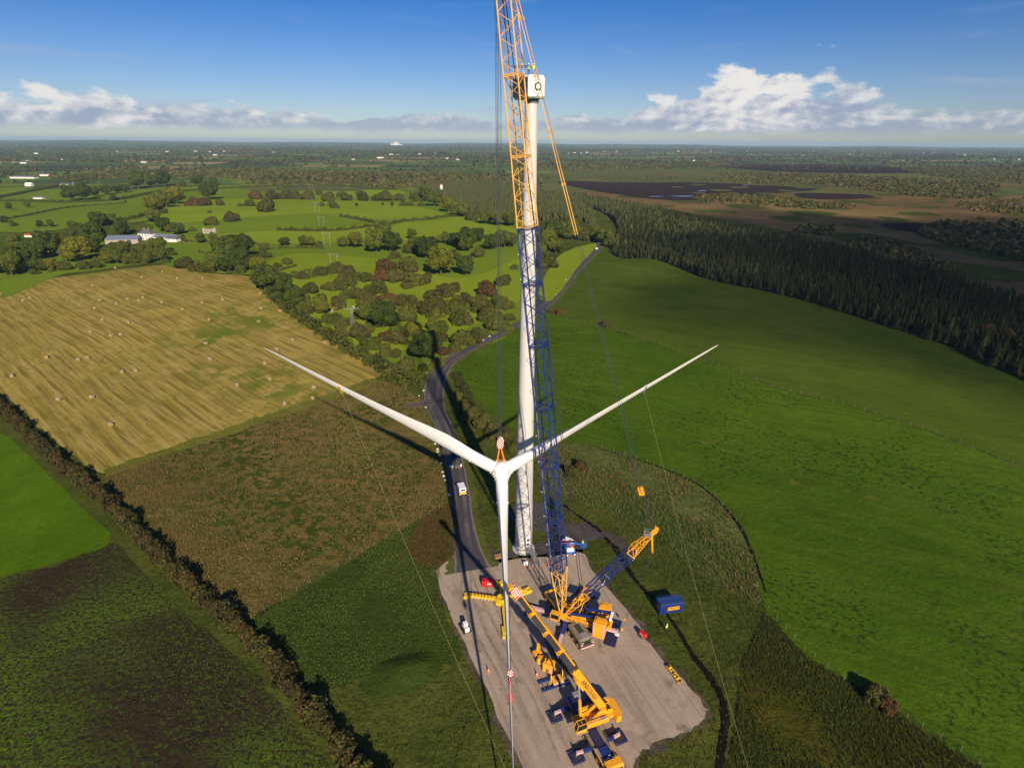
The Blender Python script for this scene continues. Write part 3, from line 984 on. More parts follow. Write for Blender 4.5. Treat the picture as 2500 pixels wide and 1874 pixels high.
strip('ditch', [G22(x, y) for x, y in ((1290, 968), (1400, 1000), (1500, 1042), (1565, 1096), (1605, 1150), (1630, 1210), (1655, 1280))], [.35, .5, .6, .8, .8, .6, .3], GM['ditch'], 4, jag=0.08)


strip('field_margin', [G22(x, y) for x, y in ((228, 1022), (330, 986), (470, 940), (600, 895), (740, 848), (812, 820))], [5.5] * 6, GM['margin'], 2.4, jag=0.5)
# wheel tracks worn into the stone
for pl_ in ([(1022, 1215), (1040, 1270), (1080, 1350), (1120, 1430), (1170, 1520), (1220, 1640)], [(1008, 1225), (1010, 1290), (1040, 1370), (1085, 1450), (1130, 1560)]):
    g_ = [np.array(G22(*q)[:2]) for q in pl_]
    for off in (-1.0, 1.0):
        q_ = []
        for i_ in range(len(g_)):
            t_v = g_[min(i_ + 1, len(g_) - 1)] - g_[max(i_ - 1, 0)]
            t_v = t_v / np.linalg.norm(t_v)
            q_.append(g_[i_] + np.array([t_v[1], -t_v[0]]) * off)
        strip('wheel_track', q_, [0.55] * len(q_), GM['track'], 4.35, jag=0.10)


# ------------------------------------------------------------------ distant farmland: a patchwork out to the hills
def farmland():
    rng = np.random.default_rng(11)
    cols, vs, fs, cc = [], [], [], []
    pal = [((0.060, 0.105, 0.016), 5), ((0.080, 0.130, 0.020), 4), ((0.045, 0.075, 0.016), 5), ((0.045, 0.050, 0.018), 4), ((0.20, 0.15, 0.06), 1.6),
           ((0.030, 0.036, 0.014), 4), ((0.055, 0.040, 0.024), 1.2)]
    w = np.array([p[1] for p in pal], float)
    w /= w.sum()
    hedges = []
    ca, sa = math.cos(R(14)), math.sin(R(14))
    y = 1250.0
    while y < 15500:
        dy = 110 + y * 0.028 + rng.uniform(-20, 40)
        x = -(y * 1.25 + 900)
        while x < y * 1.25 + 900:
            dx = (170 + y * 0.03) * rng.uniform(0.6, 1.6)
            q = [(x, y), (x + dx, y + rng.uniform(-12, 12)), (x + dx, y + dy), (x, y + dy + rng.uniform(-8, 8))]
            q = [(a * ca - b * sa * 0.12, b + a * 0.05) for a, b in q]
            mx, my = np.mean(q, 0)
            if my > 1300 and not (mx > 60 and my < 2300 + abs(mx) * 0.05) and not (mx > -420 and my < 1750):
                ins = []
                c = np.array([mx, my])
                for p in q:
                    p = np.array(p)
                    ins.append(c + (p - c) * 0.985)
                b0 = len(vs)
                for p in ins:
                    vs.append((p[0], p[1], float(gz(p[0], p[1])) + 0.5))
                fs.append((b0, b0 + 1, b0 + 2, b0 + 3))
                k = rng.choice(len(pal), p=w)
                col = np.array(pal[k][0]) * rng.uniform(1.2, 2.0)
                cc += [col] * 4
                hedges.append((q[0], q[1], my))
                if rng.random() < 0.55:
                    hedges.append((q[0], q[3], my))
            x += dx
        y += dy
    o = mesh_np('farmland', np.array(vs), np.array(fs), GM['far'])
    ca_ = o.data.color_attributes.new('crop_colour', 'FLOAT_COLOR', 'POINT')
    ca_.data.foreach_set('color', np.column_stack([np.array(cc), np.ones(len(cc))]).astype(np.float32).ravel())
    o['kind'] = 'structure'
    return hedges


FAR_HEDGES = farmland()

# ================================================================== vegetation
def leaf_mat(name, lo, mid, hi, rough=0.9, trans=0.22):
    m = bpy.data.materials.new(name)
    m.use_nodes = True
    t = NT(m.node_tree)
    b = t.n['Principled BSDF']
    out = t.n['Material Output']
    g = t.new('ShaderNodeNewGeometry')
    oi = t.new('ShaderNodeObjectInfo')
    f = t.m('ADD', t.m('MULTIPLY', g.outputs['Random Per Island'], 0.55), t.m('MULTIPLY', oi.outputs['Random'], 0.45))
    c = t.mix(t.ss(f, 0.0, 0.5), lo, mid)
    c = t.mix(t.ss(f, 0.5, 1.0), c, hi)
    t.put(b.inputs['Base Color'], c)
    b.inputs['Roughness'].default_value = rough
    b.inputs['Specular IOR Level'].default_value = 0.15
    tr = t.new('ShaderNodeBsdfTranslucent', {'Color': c})
    mx = t.new('ShaderNodeMixShader', {0: trans, 1: b.outputs[0], 2: tr.outputs[0]})
    t.l.new(mx.outputs[0], out.inputs[0])
    return m


LM = {
    'd': leaf_mat('leaf_dark_green', (0.026, 0.042, 0.008), (0.049, 0.075, 0.012), (0.086, 0.114, 0.018)),
    'm': leaf_mat('leaf_green', (0.049, 0.065, 0.010), (0.088, 0.112, 0.016), (0.137, 0.153, 0.023)),
    'l': leaf_mat('leaf_yellow_green', (0.069, 0.083, 0.009), (0.127, 0.138, 0.014), (0.196, 0.172, 0.023)),
    'o': leaf_mat('leaf_olive', (0.042, 0.054, 0.010), (0.078, 0.092, 0.016), (0.125, 0.128, 0.026)),
    'b': leaf_mat('leaf_brown', (0.040, 0.044, 0.011), (0.074, 0.077, 0.019), (0.120, 0.112, 0.028)),
    'r': leaf_mat('leaf_russet', (0.055, 0.036, 0.014), (0.100, 0.062, 0.022), (0.145, 0.088, 0.030)),
    'h': leaf_mat('leaf_hedge', (0.026, 0.026, 0.009), (0.052, 0.047, 0.015), (0.088, 0.072, 0.024)),
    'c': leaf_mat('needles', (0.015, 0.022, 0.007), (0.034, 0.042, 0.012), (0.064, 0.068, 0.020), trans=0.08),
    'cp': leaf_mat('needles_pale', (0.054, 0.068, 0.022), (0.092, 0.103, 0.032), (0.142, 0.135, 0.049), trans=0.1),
    's': leaf_mat('scrub_leaf', (0.064, 0.064, 0.020), (0.118, 0.109, 0.034), (0.182, 0.151, 0.050)),
    'sd': leaf_mat('hedge_far', (0.040, 0.046, 0.018), (0.070, 0.078, 0.028), (0.105, 0.108, 0.042)),
    't': leaf_mat('dry_tuft', (0.075, 0.063, 0.021), (0.180, 0.135, 0.053), (0.345, 0.255, 0.112)),
    'tg': leaf_mat('green_tuft', (0.042, 0.072, 0.013), (0.077, 0.128, 0.022), (0.128, 0.168, 0.035)),
    'tm': leaf_mat('moor_tuft', (0.085, 0.066, 0.022), (0.150, 0.112, 0.038), (0.235, 0.170, 0.066)),
    'to': leaf_mat('olive_tuft', (0.035, 0.042, 0.010), (0.074, 0.077, 0.016), (0.136, 0.112, 0.029)),
}
M['bark'] = paint('bark', (0.085, 0.060, 0.040), 0.95, var=0.3, scale=4, bump=0.6)


def quads(c, nrm, size, rng, aspect=0.75):
    """one small leaf-clump quad at each centre, facing roughly nrm"""
    n = len(c)
    a = np.cross(nrm, rng.normal(size=(n, 3)))
    a /= np.linalg.norm(a, axis=1)[:, None] + 1e-9
    b = np.cross(nrm, a)
    s = np.asarray(size).reshape(-1, 1) * rng.uniform(0.65, 1.35, (n, 1))
    k = rng.uniform(-0.25, 0.25, (n, 4, 1)) * s[:, None, :]
    v = np.stack([c - a * s - b * s * aspect, c + a * s - b * s * aspect, c + a * s + b * s * aspect, c - a * s + b * s * aspect], 1)
    v = v + k * nrm[:, None, :]
    f = np.arange(4 * n).reshape(n, 4)
    return v.reshape(-1, 3), f


def crown_geo(seed, kind):
    """crown of radius ~1 standing on z=0"""
    rng = np.random.default_rng(seed)
    tall = kind == 'tree'
    nl = 15 if tall else 11
    L = []
    for i in range(nl):
        th = rng.uniform(0, 2 * math.pi)
        if tall:
            z = rng.uniform(0.55, 1.55)
            rad = 0.70 * math.sqrt(max(0.05, 1 - ((z - 0.95) / 0.85) ** 2)) * rng.uniform(0.55, 1.05)
            r = rng.uniform(0.22, 0.48)
        else:
            z = rng.uniform(0.18, 0.85)
            rad = 0.74 * math.sqrt(max(0.05, 1 - (z / 1.1) ** 2)) * rng.uniform(0.5, 1.05)
            r = rng.uniform(0.20, 0.44)
        L.append((rad * math.cos(th), rad * math.sin(th), z, r))
    L.append((0, 0, 1.35 if tall else 0.75, 0.42))
    L.append((0, 0, 0.9 if tall else 0.4, 0.60))
    L = np.array(L)
    V, Fc = [], []
    nb = 0
    for (x, y, z, r) in L:
        n = int(330 * r / 0.36)
        d = rng.normal(size=(n, 3))
        d /= np.linalg.norm(d, axis=1)[:, None]
        p = np.array([x, y, z]) + d * r * rng.uniform(0.72, 1.06, (n, 1)) * np.array([1, 1, 0.88])
        # drop clumps buried inside another lobe or below the ground
        dist = np.linalg.norm((p[:, None, :] - L[None, :, :3]) / np.array([1, 1, 0.88]), axis=2) / L[None, :, 3]
        keep = (np.sum(dist < 0.8, 1) == 0) | (rng.random(n) < 0.12)
        keep &= p[:, 2] > 0.03
        p, d = p[keep], d[keep]
        nn = d + rng.normal(0, 0.55, d.shape)
        nn /= np.linalg.norm(nn, axis=1)[:, None]
        v, f = quads(p, nn, np.full(len(p), 0.068), rng)
        V.append(v)
        Fc.append(f + nb)
        nb += len(v)
    # dense inner masses
    ico = bmesh.new()
    bmesh.ops.create_icosphere(ico, subdivisions=1, radius=1)
    iv = np.array([v.co[:] for v in ico.verts])
    if_ = [[v.index for v in fc.verts] for fc in ico.faces]
    ico.free()
    for (x, y, z, r) in L:
        q = iv * r * 0.78 * np.array([1, 1, 0.88]) * rng.uniform(0.85, 1.1, (len(iv), 1)) + np.array([x, y, z])
        q[:, 2] = np.maximum(q[:, 2], 0.02)
        V.append(q)
        Fc.append(np.array([[a + nb, b + nb, c + nb, c + nb] for a, b, c in if_]))
        nb += len(q)
    return np.concatenate(V), np.concatenate(Fc)


def fix_tris(name, V, Fc, mat):
    """mixed quads and triangles (stored with a repeated last index)"""
    me = bpy.data.meshes.new(name)
    tri = Fc[:, 2] == Fc[:, 3]
    cnt = np.where(tri, 3, 4)
    flat = Fc[:, :3].ravel() if tri.all() else np.concatenate([q[:3] if t else q for q, t in zip(Fc, tri)])
    me.vertices.add(len(V))
    me.vertices.foreach_set('co', np.ascontiguousarray(V, np.float32).ravel())
    me.loops.add(len(flat))
    me.loops.foreach_set('vertex_index', np.ascontiguousarray(flat, np.int32))
    me.polygons.add(len(cnt))
    me.polygons.foreach_set('loop_start', np.concatenate([[0], np.cumsum(cnt)[:-1]]).astype(np.int32))
    me.polygons.foreach_set('loop_total', cnt.astype(np.int32))
    me.materials.append(mat)
    me.update()
    me.validate()
    return me


CROWNS = {}


def crown_mesh(kind, k, lm):
    key = (kind, k, lm)
    if key not in CROWNS:
        V, Fc = crown_geo(100 + k * 7 + (50 if kind == 'tree' else 0), kind)
        CROWNS[key] = fix_tris('crown', V, Fc, LM[lm])
    return CROWNS[key]


def trunk_mesh(kind, k):
    rng = random.Random(k + 3)
    mb = MB()
    if kind == 'tree':
        mb.tube((0, 0, -0.06), (0.01, 0, 0.55), 0.075, 8, 0.05, cap=False)
        mb.tube((0.01, 0, 0.55), (0.03, 0.02, 1.2), 0.05, 6, 0.02, cap=False)
        for i in range(6):
            a = i * 1.05 + rng.random()
            z = 0.4 + 0.1 * i
            mb.tube((0.01, 0, z), (0.5 * math.cos(a), 0.5 * math.sin(a), z + 0.4), 0.03, 5, 0.01, cap=False)
    else:
        for i in range(5):
            a = i * 1.26 + rng.random()
            mb.tube((0.05 * math.cos(a), 0.05 * math.sin(a), -0.05), (0.4 * math.cos(a), 0.4 * math.sin(a), 0.6), 0.035, 5, 0.012, cap=False)
    me = bpy.data.meshes.new('trunk')
    me.from_pydata(mb.v, [], mb.f)
    me.materials.append(M['bark'])
    return me


TRUNKS = {(kd, k): trunk_mesh(kd, k) for kd in ('tree', 'bush') for k in range(2)}
TONE = {'d': 'dark green', 'm': 'mid green', 'l': 'yellow-green', 'o': 'olive', 'b': 'brown autumn', 'r': 'russet'}
NT_ = [0]


def plant_tree(loc, rad, kind, lm, where, hscale=1.0):
    i = NT_[0]
    NT_[0] += 1
    rng = random.Random(i * 13 + 5)
    nm = 'broadleaf_tree' if kind == 'tree' else 'bush'
    e = empty(nm, loc, rng.uniform(0, 6.28))
    word = 'broadleaf tree' if kind == 'tree' else 'bush'
    size = 'small ' if rad < 2.6 else 'large ' if rad > 6.2 else ''
    plural = 'es' if kind == 'bush' else 's'
    tag(e, f'{size}{TONE[lm]} {word} {where}', 'tree' if kind == 'tree' else 'bush', f'{size}{TONE[lm]} {word}{plural} {where}')
    s = rad
    e.scale = (s * rng.uniform(0.9, 1.1), s * rng.uniform(0.9, 1.1), s * hscale * rng.uniform(0.9, 1.12))
    c = bpy.data.objects.new('crown', crown_mesh(kind, rng.randrange(7), lm))
    link(c, e)
    tr = bpy.data.objects.new('trunk', TRUNKS[(kind, rng.randrange(2))])
    link(tr, e)
    return e


def depth_at(p):
    return p.y * _cp + (CAMH - p.z) * _sp


def trees_from(zoom, items, where):
    """items: x, base y, half width in that view of the photo, tone, kind"""
    x0, y0, s = zoom
    for it in items:
        zx, zy, hw, lm = it[:4]
        kind = it[4] if len(it) > 4 else ('tree' if lm in 'dml' else 'bush')
        p = G(x0 + zx * s, y0 + zy * s)
        rad = hw * s * depth_at(p) / FPX * (0.96 if ('far' in where or 'belt' in where or 'young' in where or 'hedgerow' in where) else 1.12)
        p.y += rad * 0.45                      # the outline's foot is the near side of the plant
        p.z = float(gz(p.x, p.y))
        plant_tree(p, rad, kind, lm, where)


Z5 = (500, 560, 0.2712)
SCRUB = [(730, 320, 45, 'o'), (640, 348, 40, 'b'), (870, 452, 58, 'b'), (1030, 415, 66, 'b'), (1190, 378, 66, 'b'), (950, 582, 78, 'b'), (1130, 560, 60, 'o'), (1220, 520, 75, 'o'),
         (1290, 455, 92, 'b'), (1440, 475, 60, 'o'), (1630, 395, 95, 'r'), (1590, 470, 90, 'r'), (1700, 480, 80, 'b'), (1830, 385, 105, 'b'), (2120, 425, 118, 'l', 'tree'), (1870, 515, 90, 'o'), (1990, 492, 70, 'b'),
         (1370, 640, 85, 'o'), (1470, 600, 70, 'b'), (1190, 695, 70, 'b'), (1560, 585, 95, 'o'), (1660, 705, 95, 'r'), (1770, 690, 75, 'b'), (1860, 665, 56, 'o'), (2030, 625, 52, 'b'), (2040, 765, 118, 'b'), (2150, 605, 85, 'b'),
         (2050, 925, 58, 'm', 'tree'), (1430, 835, 78, 'm', 'tree'), (1600, 915, 118, 'd', 'tree'), (1800, 835, 105, 'o'), (1720, 1035, 95, 'b'), (1640, 1010, 70, 'r'), (1850, 955, 80, 'l', 'bush'), (1950, 1000, 70, 'o'), (1990, 1195, 135, 'd', 'tree'),
         (1810, 1310, 118, 'o'), (1620, 1145, 80, 'o'), (1520, 1085, 85, 'm', 'bush'), (2135, 1015, 55, 'b'), (2150, 1140, 60, 'r'), (1060, 775, 68, 'l', 'tree'), (800, 695, 85, 'd'), (650, 645, 62, 'o'), (560, 565, 118, 'd'), (700, 600, 100, 'd'),
         (1010, 735, 100, 'm', 'bush'), (920, 770, 60, 'o'), (1150, 855, 66, 'o'), (1240, 905, 76, 'o'), (1290, 965, 66, 'l', 'bush'), (1400, 1000, 95, 'b'), (1440, 1065, 60, 'o'), (1700, 1300, 70, 'b'), (1900, 1370, 70, 'o'), (1560, 1190, 55, 'b')]
trees_from(Z5, SCRUB, 'in the scrub between stubble field and road')
BELT = [(480, 410, 72, 'l'), (300, 388, 95, 'd'), (200, 395, 75, 'd'), (110, 388, 80, 'm'), (30, 390, 70, 'o'), (400, 335, 70, 'o'), (520, 262, 60, 'o'), (250, 300, 60, 'm')]
trees_from(Z5, BELT, 'at the top corner of the stubble field')
Z6 = (1000, 560, 0.2413)


def fill_bushes(poly22, n, seed, where, rlo=1.6, rhi=4.2, tones='obmob', near=None):
    """smaller bushes that knit the clumps together"""
    rng = random.Random(seed)
    b = np.array(W(poly22))
    x0, y0 = b.min(0)
    x1, y1 = b.max(0)
    have = [(o.location.x, o.location.y, o.scale.x) for o in COL.objects if o.name.startswith(('bush', 'broadleaf_tree'))]
    k = tries = 0
    while k < n and tries < 6000:
        tries += 1
        x, y = rng.uniform(x0, x1), rng.uniform(y0, y1)
        if not inside([x], [y], b)[0]:
            continue
        dm = min((math.hypot(x - a, y - c) / s_ for a, c, s_ in have), default=9)
        if not 0.75 < dm < 1.45:
            continue
        r = rng.uniform(rlo, rhi)
        plant_tree((x, y, float(gz(x, y))), r, 'bush', rng.choice(tones), where)
        k += 1


trees_from(Z6, [(160, 300, 112, 'd', 'tree'), (570, 478, 95, 'd'), (570, 222, 95, 'd'), (700, 285, 62, 'o'), (830, 215, 82, 'd'), (960, 195, 92, 'm'), (440, 645, 72, 'b'), (350, 690, 92, 'b'), (210, 705, 64, 'b'), (230, 860, 138, 'b'),
                (545, 745, 74, 'b'), (480, 822, 96, 'b'), (25, 775, 55, 'b'), (780, 690, 118, 'r'), (950, 575, 82, 'o'), (1060, 410, 45, 'm', 'bush'), (710, 815, 105, 'b'), (880, 805, 105, 'm', 'bush'), (1000, 810, 75, 'o'), (780, 925, 112, 'b'),
                (510, 965, 110, 'o'), (250, 1062, 58, 'o'), (520, 1190, 118, 'o'), (640, 1160, 84, 'b'), (750, 1090, 64, 'o'), (900, 1010, 66, 'l', 'bush'), (870, 930, 80, 'b'), (1020, 930, 60, 'o'), (330, 1130, 60, 'r'), (440, 300, 70, 'b'), (60, 240, 80, 'm')],
           'in the rough pasture between road and tower')
trees_from(Z6, [(1400, 385, 118, 'o'), (1390, 250, 110, 'm'), (1480, 250, 84, 'm'), (1350, 400, 56, 'b'), (1440, 120, 100, 'd'), (1560, 110, 90, 'm'), (1650, 108, 95, 'm'), (1760, 112, 95, 'o'), (1860, 112, 70, 'm'), (1320, 180, 70, 'l'), (1330, 300, 70, 'm'), (1330, 90, 60, 'm'), (1985, 150, 80, 'm'), (2040, 180, 70, 'o')],
           'beside the road where it meets the plantation')
trees_from(Z6, [(1510, 862, 50, 'r'), (1432, 838, 40, 'o'), (1985, 985, 52, 'b')], 'along the pasture fence')
Z1 = (0, 300, 0.3165)
trees_from(Z1, [(60, 1190, 105, 'm'), (190, 1160, 105, 'd'), (20, 1070, 70, 'o'), (390, 1140, 55, 'l'), (570, 1075, 115, 'l'), (690, 1010, 120, 'd'), (360, 1030, 110, 'd'), (250, 1070, 90, 'd'), (830, 1095, 55, 'l'), (480, 1140, 64, 'o'), (640, 1135, 64, 'o'), (290, 1150, 60, 'd'), (890, 1090, 60, 'm'),
                (1000, 1090, 75, 'o'), (1100, 1085, 80, 'o'), (1230, 1075, 64, 'm'), (940, 1010, 80, 'o'), (1060, 1000, 60, 'o'), (1200, 1010, 75, 'm'), (1410, 1125, 84, 'b'), (1480, 1145, 52, 'b'), (1330, 1025, 34, 'o'), (110, 990, 70, 'm'), (740, 1120, 50, 'o'), (-70, 1180, 90, 'd')],
           'in the belt behind the stubble field')
trees_from(Z1, [(930, 880, 72, 'd'), (1180, 772, 62, 'm'), (1090, 848, 44, 'o'), (1260, 850, 70, 'd'), (1370, 868, 58, 'd'), (1290, 850, 40, 'l'), (760, 810, 72, 'd'), (600, 828, 34, 'm'), (300, 805, 32, 'd'), (390, 806, 30, 'd'), (20, 772, 34, 'd'), (90, 800, 36, 'o'), (540, 806, 40, 'o'), (860, 782, 42, 'm'),
                (480, 900, 50, 'o'), (110, 890, 26, 'o'), (1480, 840, 32, 'o'), (700, 790, 34, 'o'), (1640, 930, 40, 'm'), (1545, 930, 44, 'm'), (1740, 935, 40, 'm'), (1870, 930, 44, 'd'), (2040, 985, 50, 'o'), (2190, 950, 40, 'd'), (1850, 1050, 110, 'd'), (1720, 1110, 120, 'd'), (1960, 1140, 60, 'l')],
           'around the farmhouse')
trees_from(Z1, [(1600, 595, 72, 'd'), (1480, 642, 70, 'r'), (1560, 642, 60, 'r'), (1350, 630, 72, 'l', 'tree'), (1270, 655, 72, 'm'), (1170, 685, 62, 'l'), (1770, 765, 64, 'b'), (1620, 795, 62, 'o'), (1690, 638, 40, 'b'), (1850, 645, 26, 'o'), (1930, 645, 50, 'o'), (2050, 640, 64, 'o'), (865, 602, 27, 'd'), (540, 605, 66, 'd'), (640, 602, 70, 'd'), (725, 575, 42, 'd'), (815, 555, 42, 'd'),
                (1050, 512, 72, 'd'), (1260, 492, 60, 'd'), (1170, 495, 50, 'd'), (1520, 488, 42, 'd'), (1400, 492, 34, 'o'), (65, 672, 30, 'd'), (200, 655, 26, 'm'), (1610, 696, 20, 'o'), (2050, 690, 80, 'b'), (970, 615, 12, 'd'), (1260, 700, 36, 'o'), (960, 540, 40, 'd'), (900, 545, 36, 'd'), (1640, 485, 34, 'd')],
           'in the hedges of the far green fields')
Z2 = (600, 300, 0.3165)
trees_from(Z2, [(440, 952, 44, 'm'), (490, 952, 46, 'l'), (560, 955, 40, 'o'), (740, 958, 42, 'm'), (840, 968, 66, 'l'), (1000, 1005, 95, 'm'), (1110, 1000, 90, 'd'), (1060, 930, 90, 'm'), (1380, 1035, 84, 'd'), (1260, 1005, 66, 'b'), (1540, 935, 44, 'm'), (1500, 930, 34, 'l'), (1700, 995, 64, 'm'), (1800, 1035, 66, 'o'), (1900, 945, 62, 'o'), (2040, 965, 64, 'm'), (1150, 1050, 60, 'b'), (1620, 960, 60, 'd'), (1780, 920, 60, 'd'), (1280, 900, 40, 'm')],
           'in the hedgerow beyond the scrub')
trees_from(Z2, [(660, 642, 36, 'o'), (580, 642, 28, 'o'), (855, 642, 13, 'd'), (1055, 637, 12, 'd'), (1127, 642, 17, 'd'), (1215, 642, 36, 'o'), (1270, 642, 36, 'o'), (1355, 642, 32, 'o'), (760, 602, 60, 'o'), (900, 602, 60, 'b'), (1080, 602, 70, 'o'), (1000, 602, 40, 'b'), (1450, 645, 70, 'm'), (1560, 690, 62, 'l'), (1640, 725, 74, 'm'), (1740, 755, 64, 'o'), (1850, 785, 66, 'm'), (1950, 795, 62, 'm'), (2040, 798, 62, 'm'),
                (1180, 602, 50, 'o'), (630, 610, 60, 'o'), (470, 595, 60, 'b'), (380, 592, 56, 'b'), (300, 590, 60, 'b'), (200, 592, 60, 'b'), (60, 592, 60, 'r'), (1320, 605, 50, 'o'), (740, 575, 40, 'o'), (560, 560, 40, 'o'), (870, 555, 30, 'b'), (1300, 590, 60, 'o'), (1390, 610, 60, 'm'), (680, 660, 40, 'o')],
           'along the edge of the young plantation')
fill_bushes([(560, 610), (640, 560), (740, 580), (860, 600), (960, 640), (1120, 690), (1110, 715), (1000, 760), (960, 800), (900, 812), (830, 795), (720, 735), (640, 680)], 125, 31, 'in the scrub between stubble field and road', 1.8, 5.2, 'obmoo')
fill_bushes([(-40, 600), (0, 520), (150, 510), (330, 520), (560, 540), (560, 600), (430, 586), (290, 574), (150, 590)], 34, 32, 'in the belt behind the stubble field', 2.0, 5.0, 'dmom')
trees_from((900, 850, 0.3317), [(640, 380, 50, 'o'), (700, 470, 60, 'b'), (760, 540, 70, 'b'), (850, 600, 75, 'b'), (940, 660, 70, 'b'), (1010, 700, 60, 'b'), (1060, 760, 40, 'o'), (1500, 960, 70, 'b'), (1560, 900, 50, 'r')], 'beside the ditch near the turbine')
trees_from((1400, 850, 0.6176), [(1200, 1400, 52, 'b'), (1250, 1440, 46, 'r')], 'on the lower pasture boundary')
trees_from((1900, 500, 0.3015), [(1560, 1080, 90, 'o'), (1720, 1110, 100, 'r'), (1860, 1160, 110, 'r'), (1980, 1230, 110, 'o'), (430, 670, 60, 'o')], 'at the near corner of the dark plantation')


# ------------------------------------------------------------------ hedges: one object each
def hedge(name, pts, height, width, mat, label, density=55, lump=0.35, size=0.16, group=None, tall=()):
    rng = np.random.default_rng(len(label) * 31 + int(abs(pts[0][0])))
    c = np.array(smooth_open(pts, 8))
    seg = np.hypot(*np.diff(c, axis=0).T)
    L = np.concatenate([[0], np.cumsum(seg)])
    n = int(L[-1] * density)
    s = rng.uniform(0, L[-1], n)
    x = np.interp(s, L, c[:, 0])
    y = np.interp(s, L, c[:, 1])
    t = np.stack([np.gradient(np.interp(np.linspace(0, L[-1], 400), L, c[:, 0])), np.gradient(np.interp(np.linspace(0, L[-1], 400), L, c[:, 1]))], 1)
    t /= np.linalg.norm(t, axis=1)[:, None]
    k = np.minimum((s / L[-1] * 399).astype(int), 399)
    nr = np.stack([t[k, 1], -t[k, 0]], 1)
    hmod = 1 + lump * (np.sin(s * 0.9) * 0.4 + np.sin(s * 0.37 + 2) * 0.6 + np.sin(s * 2.3 + 1) * 0.3)
    wmod = 1 + 0.3 * np.sin(s * 0.6 + 1.3) + 0.2 * np.sin(s * 1.7)
    a = rng.uniform(0, math.pi, n)
    rr = np.sqrt(rng.uniform(0.25, 1.0, n))
    off = np.cos(a) * width / 2 * wmod * rr
    z = np.sin(a) ** 0.7 * height * hmod * rr
    P = np.stack([x + nr[:, 0] * off, y + nr[:, 1] * off, 0 * z], 1)
    P[:, 2] = gz(P[:, 0], P[:, 1]) + z
    d = np.stack([nr[:, 0] * np.cos(a), nr[:, 1] * np.cos(a), np.sin(a)], 1) + rng.normal(0, 0.5, (n, 3))
    d /= np.linalg.norm(d, axis=1)[:, None]
    v, f = quads(P, d, np.full(n, size), rng)
    mi = None
    mats = mat if isinstance(mat, list) else [mat]
    if len(mats) > 1:
        q = np.sin(s * 0.11) + np.sin(s * 0.31 + 1) + rng.normal(0, 0.5, n)
        mi = np.clip(np.digitize(q, np.linspace(-1.0, 1.4, len(mats) + 1)[1:-1]), 0, len(mats) - 1)
    o = mesh_np(name, v, f, mats, midx=mi)
    return tag(o, label, 'hedge', group)


hedge('hedge', W([(-90, 800), (0, 880), (110, 985), (225, 1078), (330, 1188), (430, 1285), (560, 1400), (650, 1510), (735, 1610), (800, 1690), (860, 1780)]), 2.9, 3.5,
      [LM['h'], LM['o'], LM['h'], LM['r'], LM['h']], 'long brown-green hedge with dark shadow between crop field and moor', 150, 0.6, 0.22)
hedge('hedge', W([(985, 812), (1005, 850), (1018, 890), (1045, 920), (1090, 950), (1110, 965)]), 2.0, 4.0, [LM['h'], LM['o'], LM['b']], 'low scrubby brown hedge beside the ditch behind the tower', 110, 0.4, 0.2)
hedge('hedge', W([(552, 604), (600, 650), (650, 688), (700, 722), (760, 762), (815, 790), (850, 815), (890, 838)]), 4.2, 6.5, [LM['o'], LM['m'], LM['b'], LM['d']], 'thick hedge along the edge of the stubble field facing the scrub', 60, 0.6, 0.34)
MH = [('leafy hedge between the two sunlit fields beyond the scrub', [(735, 468), (790, 478), (830, 488), (870, 480), (930, 474), (1000, 465), (1110, 455)], 4.5, 6),
      ('low dark hedge below the two-pole power line', [(580, 532), (540, 528), (440, 524), (400, 522), (395, 512)], 2.6, 4),
      ('bushy hedge running past the pole line towards the tower', [(600, 498), (680, 500), (740, 498), (800, 490), (830, 488)], 4.0, 6),
      ('hedge between farmhouse and far green field', [(235, 482), (300, 470), (340, 455), (365, 440), (400, 428)], 4.5, 7),
      ('hedge along the far side of the large flat field by the farm', [(0, 478), (60, 466), (130, 452), (180, 446), (270, 440)], 2.6, 4),
      ('hedge on the near side of the large flat field by the farm', [(-20, 508), (80, 508), (160, 502), (250, 492), (330, 478)], 2.8, 5),
      ('hedge running up to the white gabled cottage', [(-10, 430), (40, 420), (80, 412), (130, 402), (170, 392), (200, 382)], 5.0, 8),
      ('hedge below the white gabled cottage', [(-20, 436), (60, 436), (150, 438), (240, 434), (300, 424), (350, 414)], 5.0, 7),
      ('hedge across the fields behind the farmhouse', [(330, 424), (400, 414), (480, 408), (560, 404), (640, 404)], 4.0, 7),
      ('hedge behind the scattered bushes of the sunlit field', [(600, 408), (700, 402), (800, 408), (860, 410)], 4.0, 8),
      ('hedge along the lane past the farm buildings', [(110, 532), (170, 522), (240, 508), (300, 498)], 2.5, 4),
      ('hedge below the sunlit field with the pole line', [(430, 548), (500, 544), (560, 540), (640, 536), (700, 538)], 2.6, 4),
      ('hedge climbing beside the top of the stubble field', [(560, 600), (590, 590), (640, 575)], 2.0, 3)]
for lb, pl, h_, w_ in MH:
    hedge('hedge', W(pl), h_ * 0.75, w_ * 0.7, [LM['o'], LM['d'], LM['m'], LM['b']], lb, 26, 0.5, 0.42, 'hedges of the far green fields')


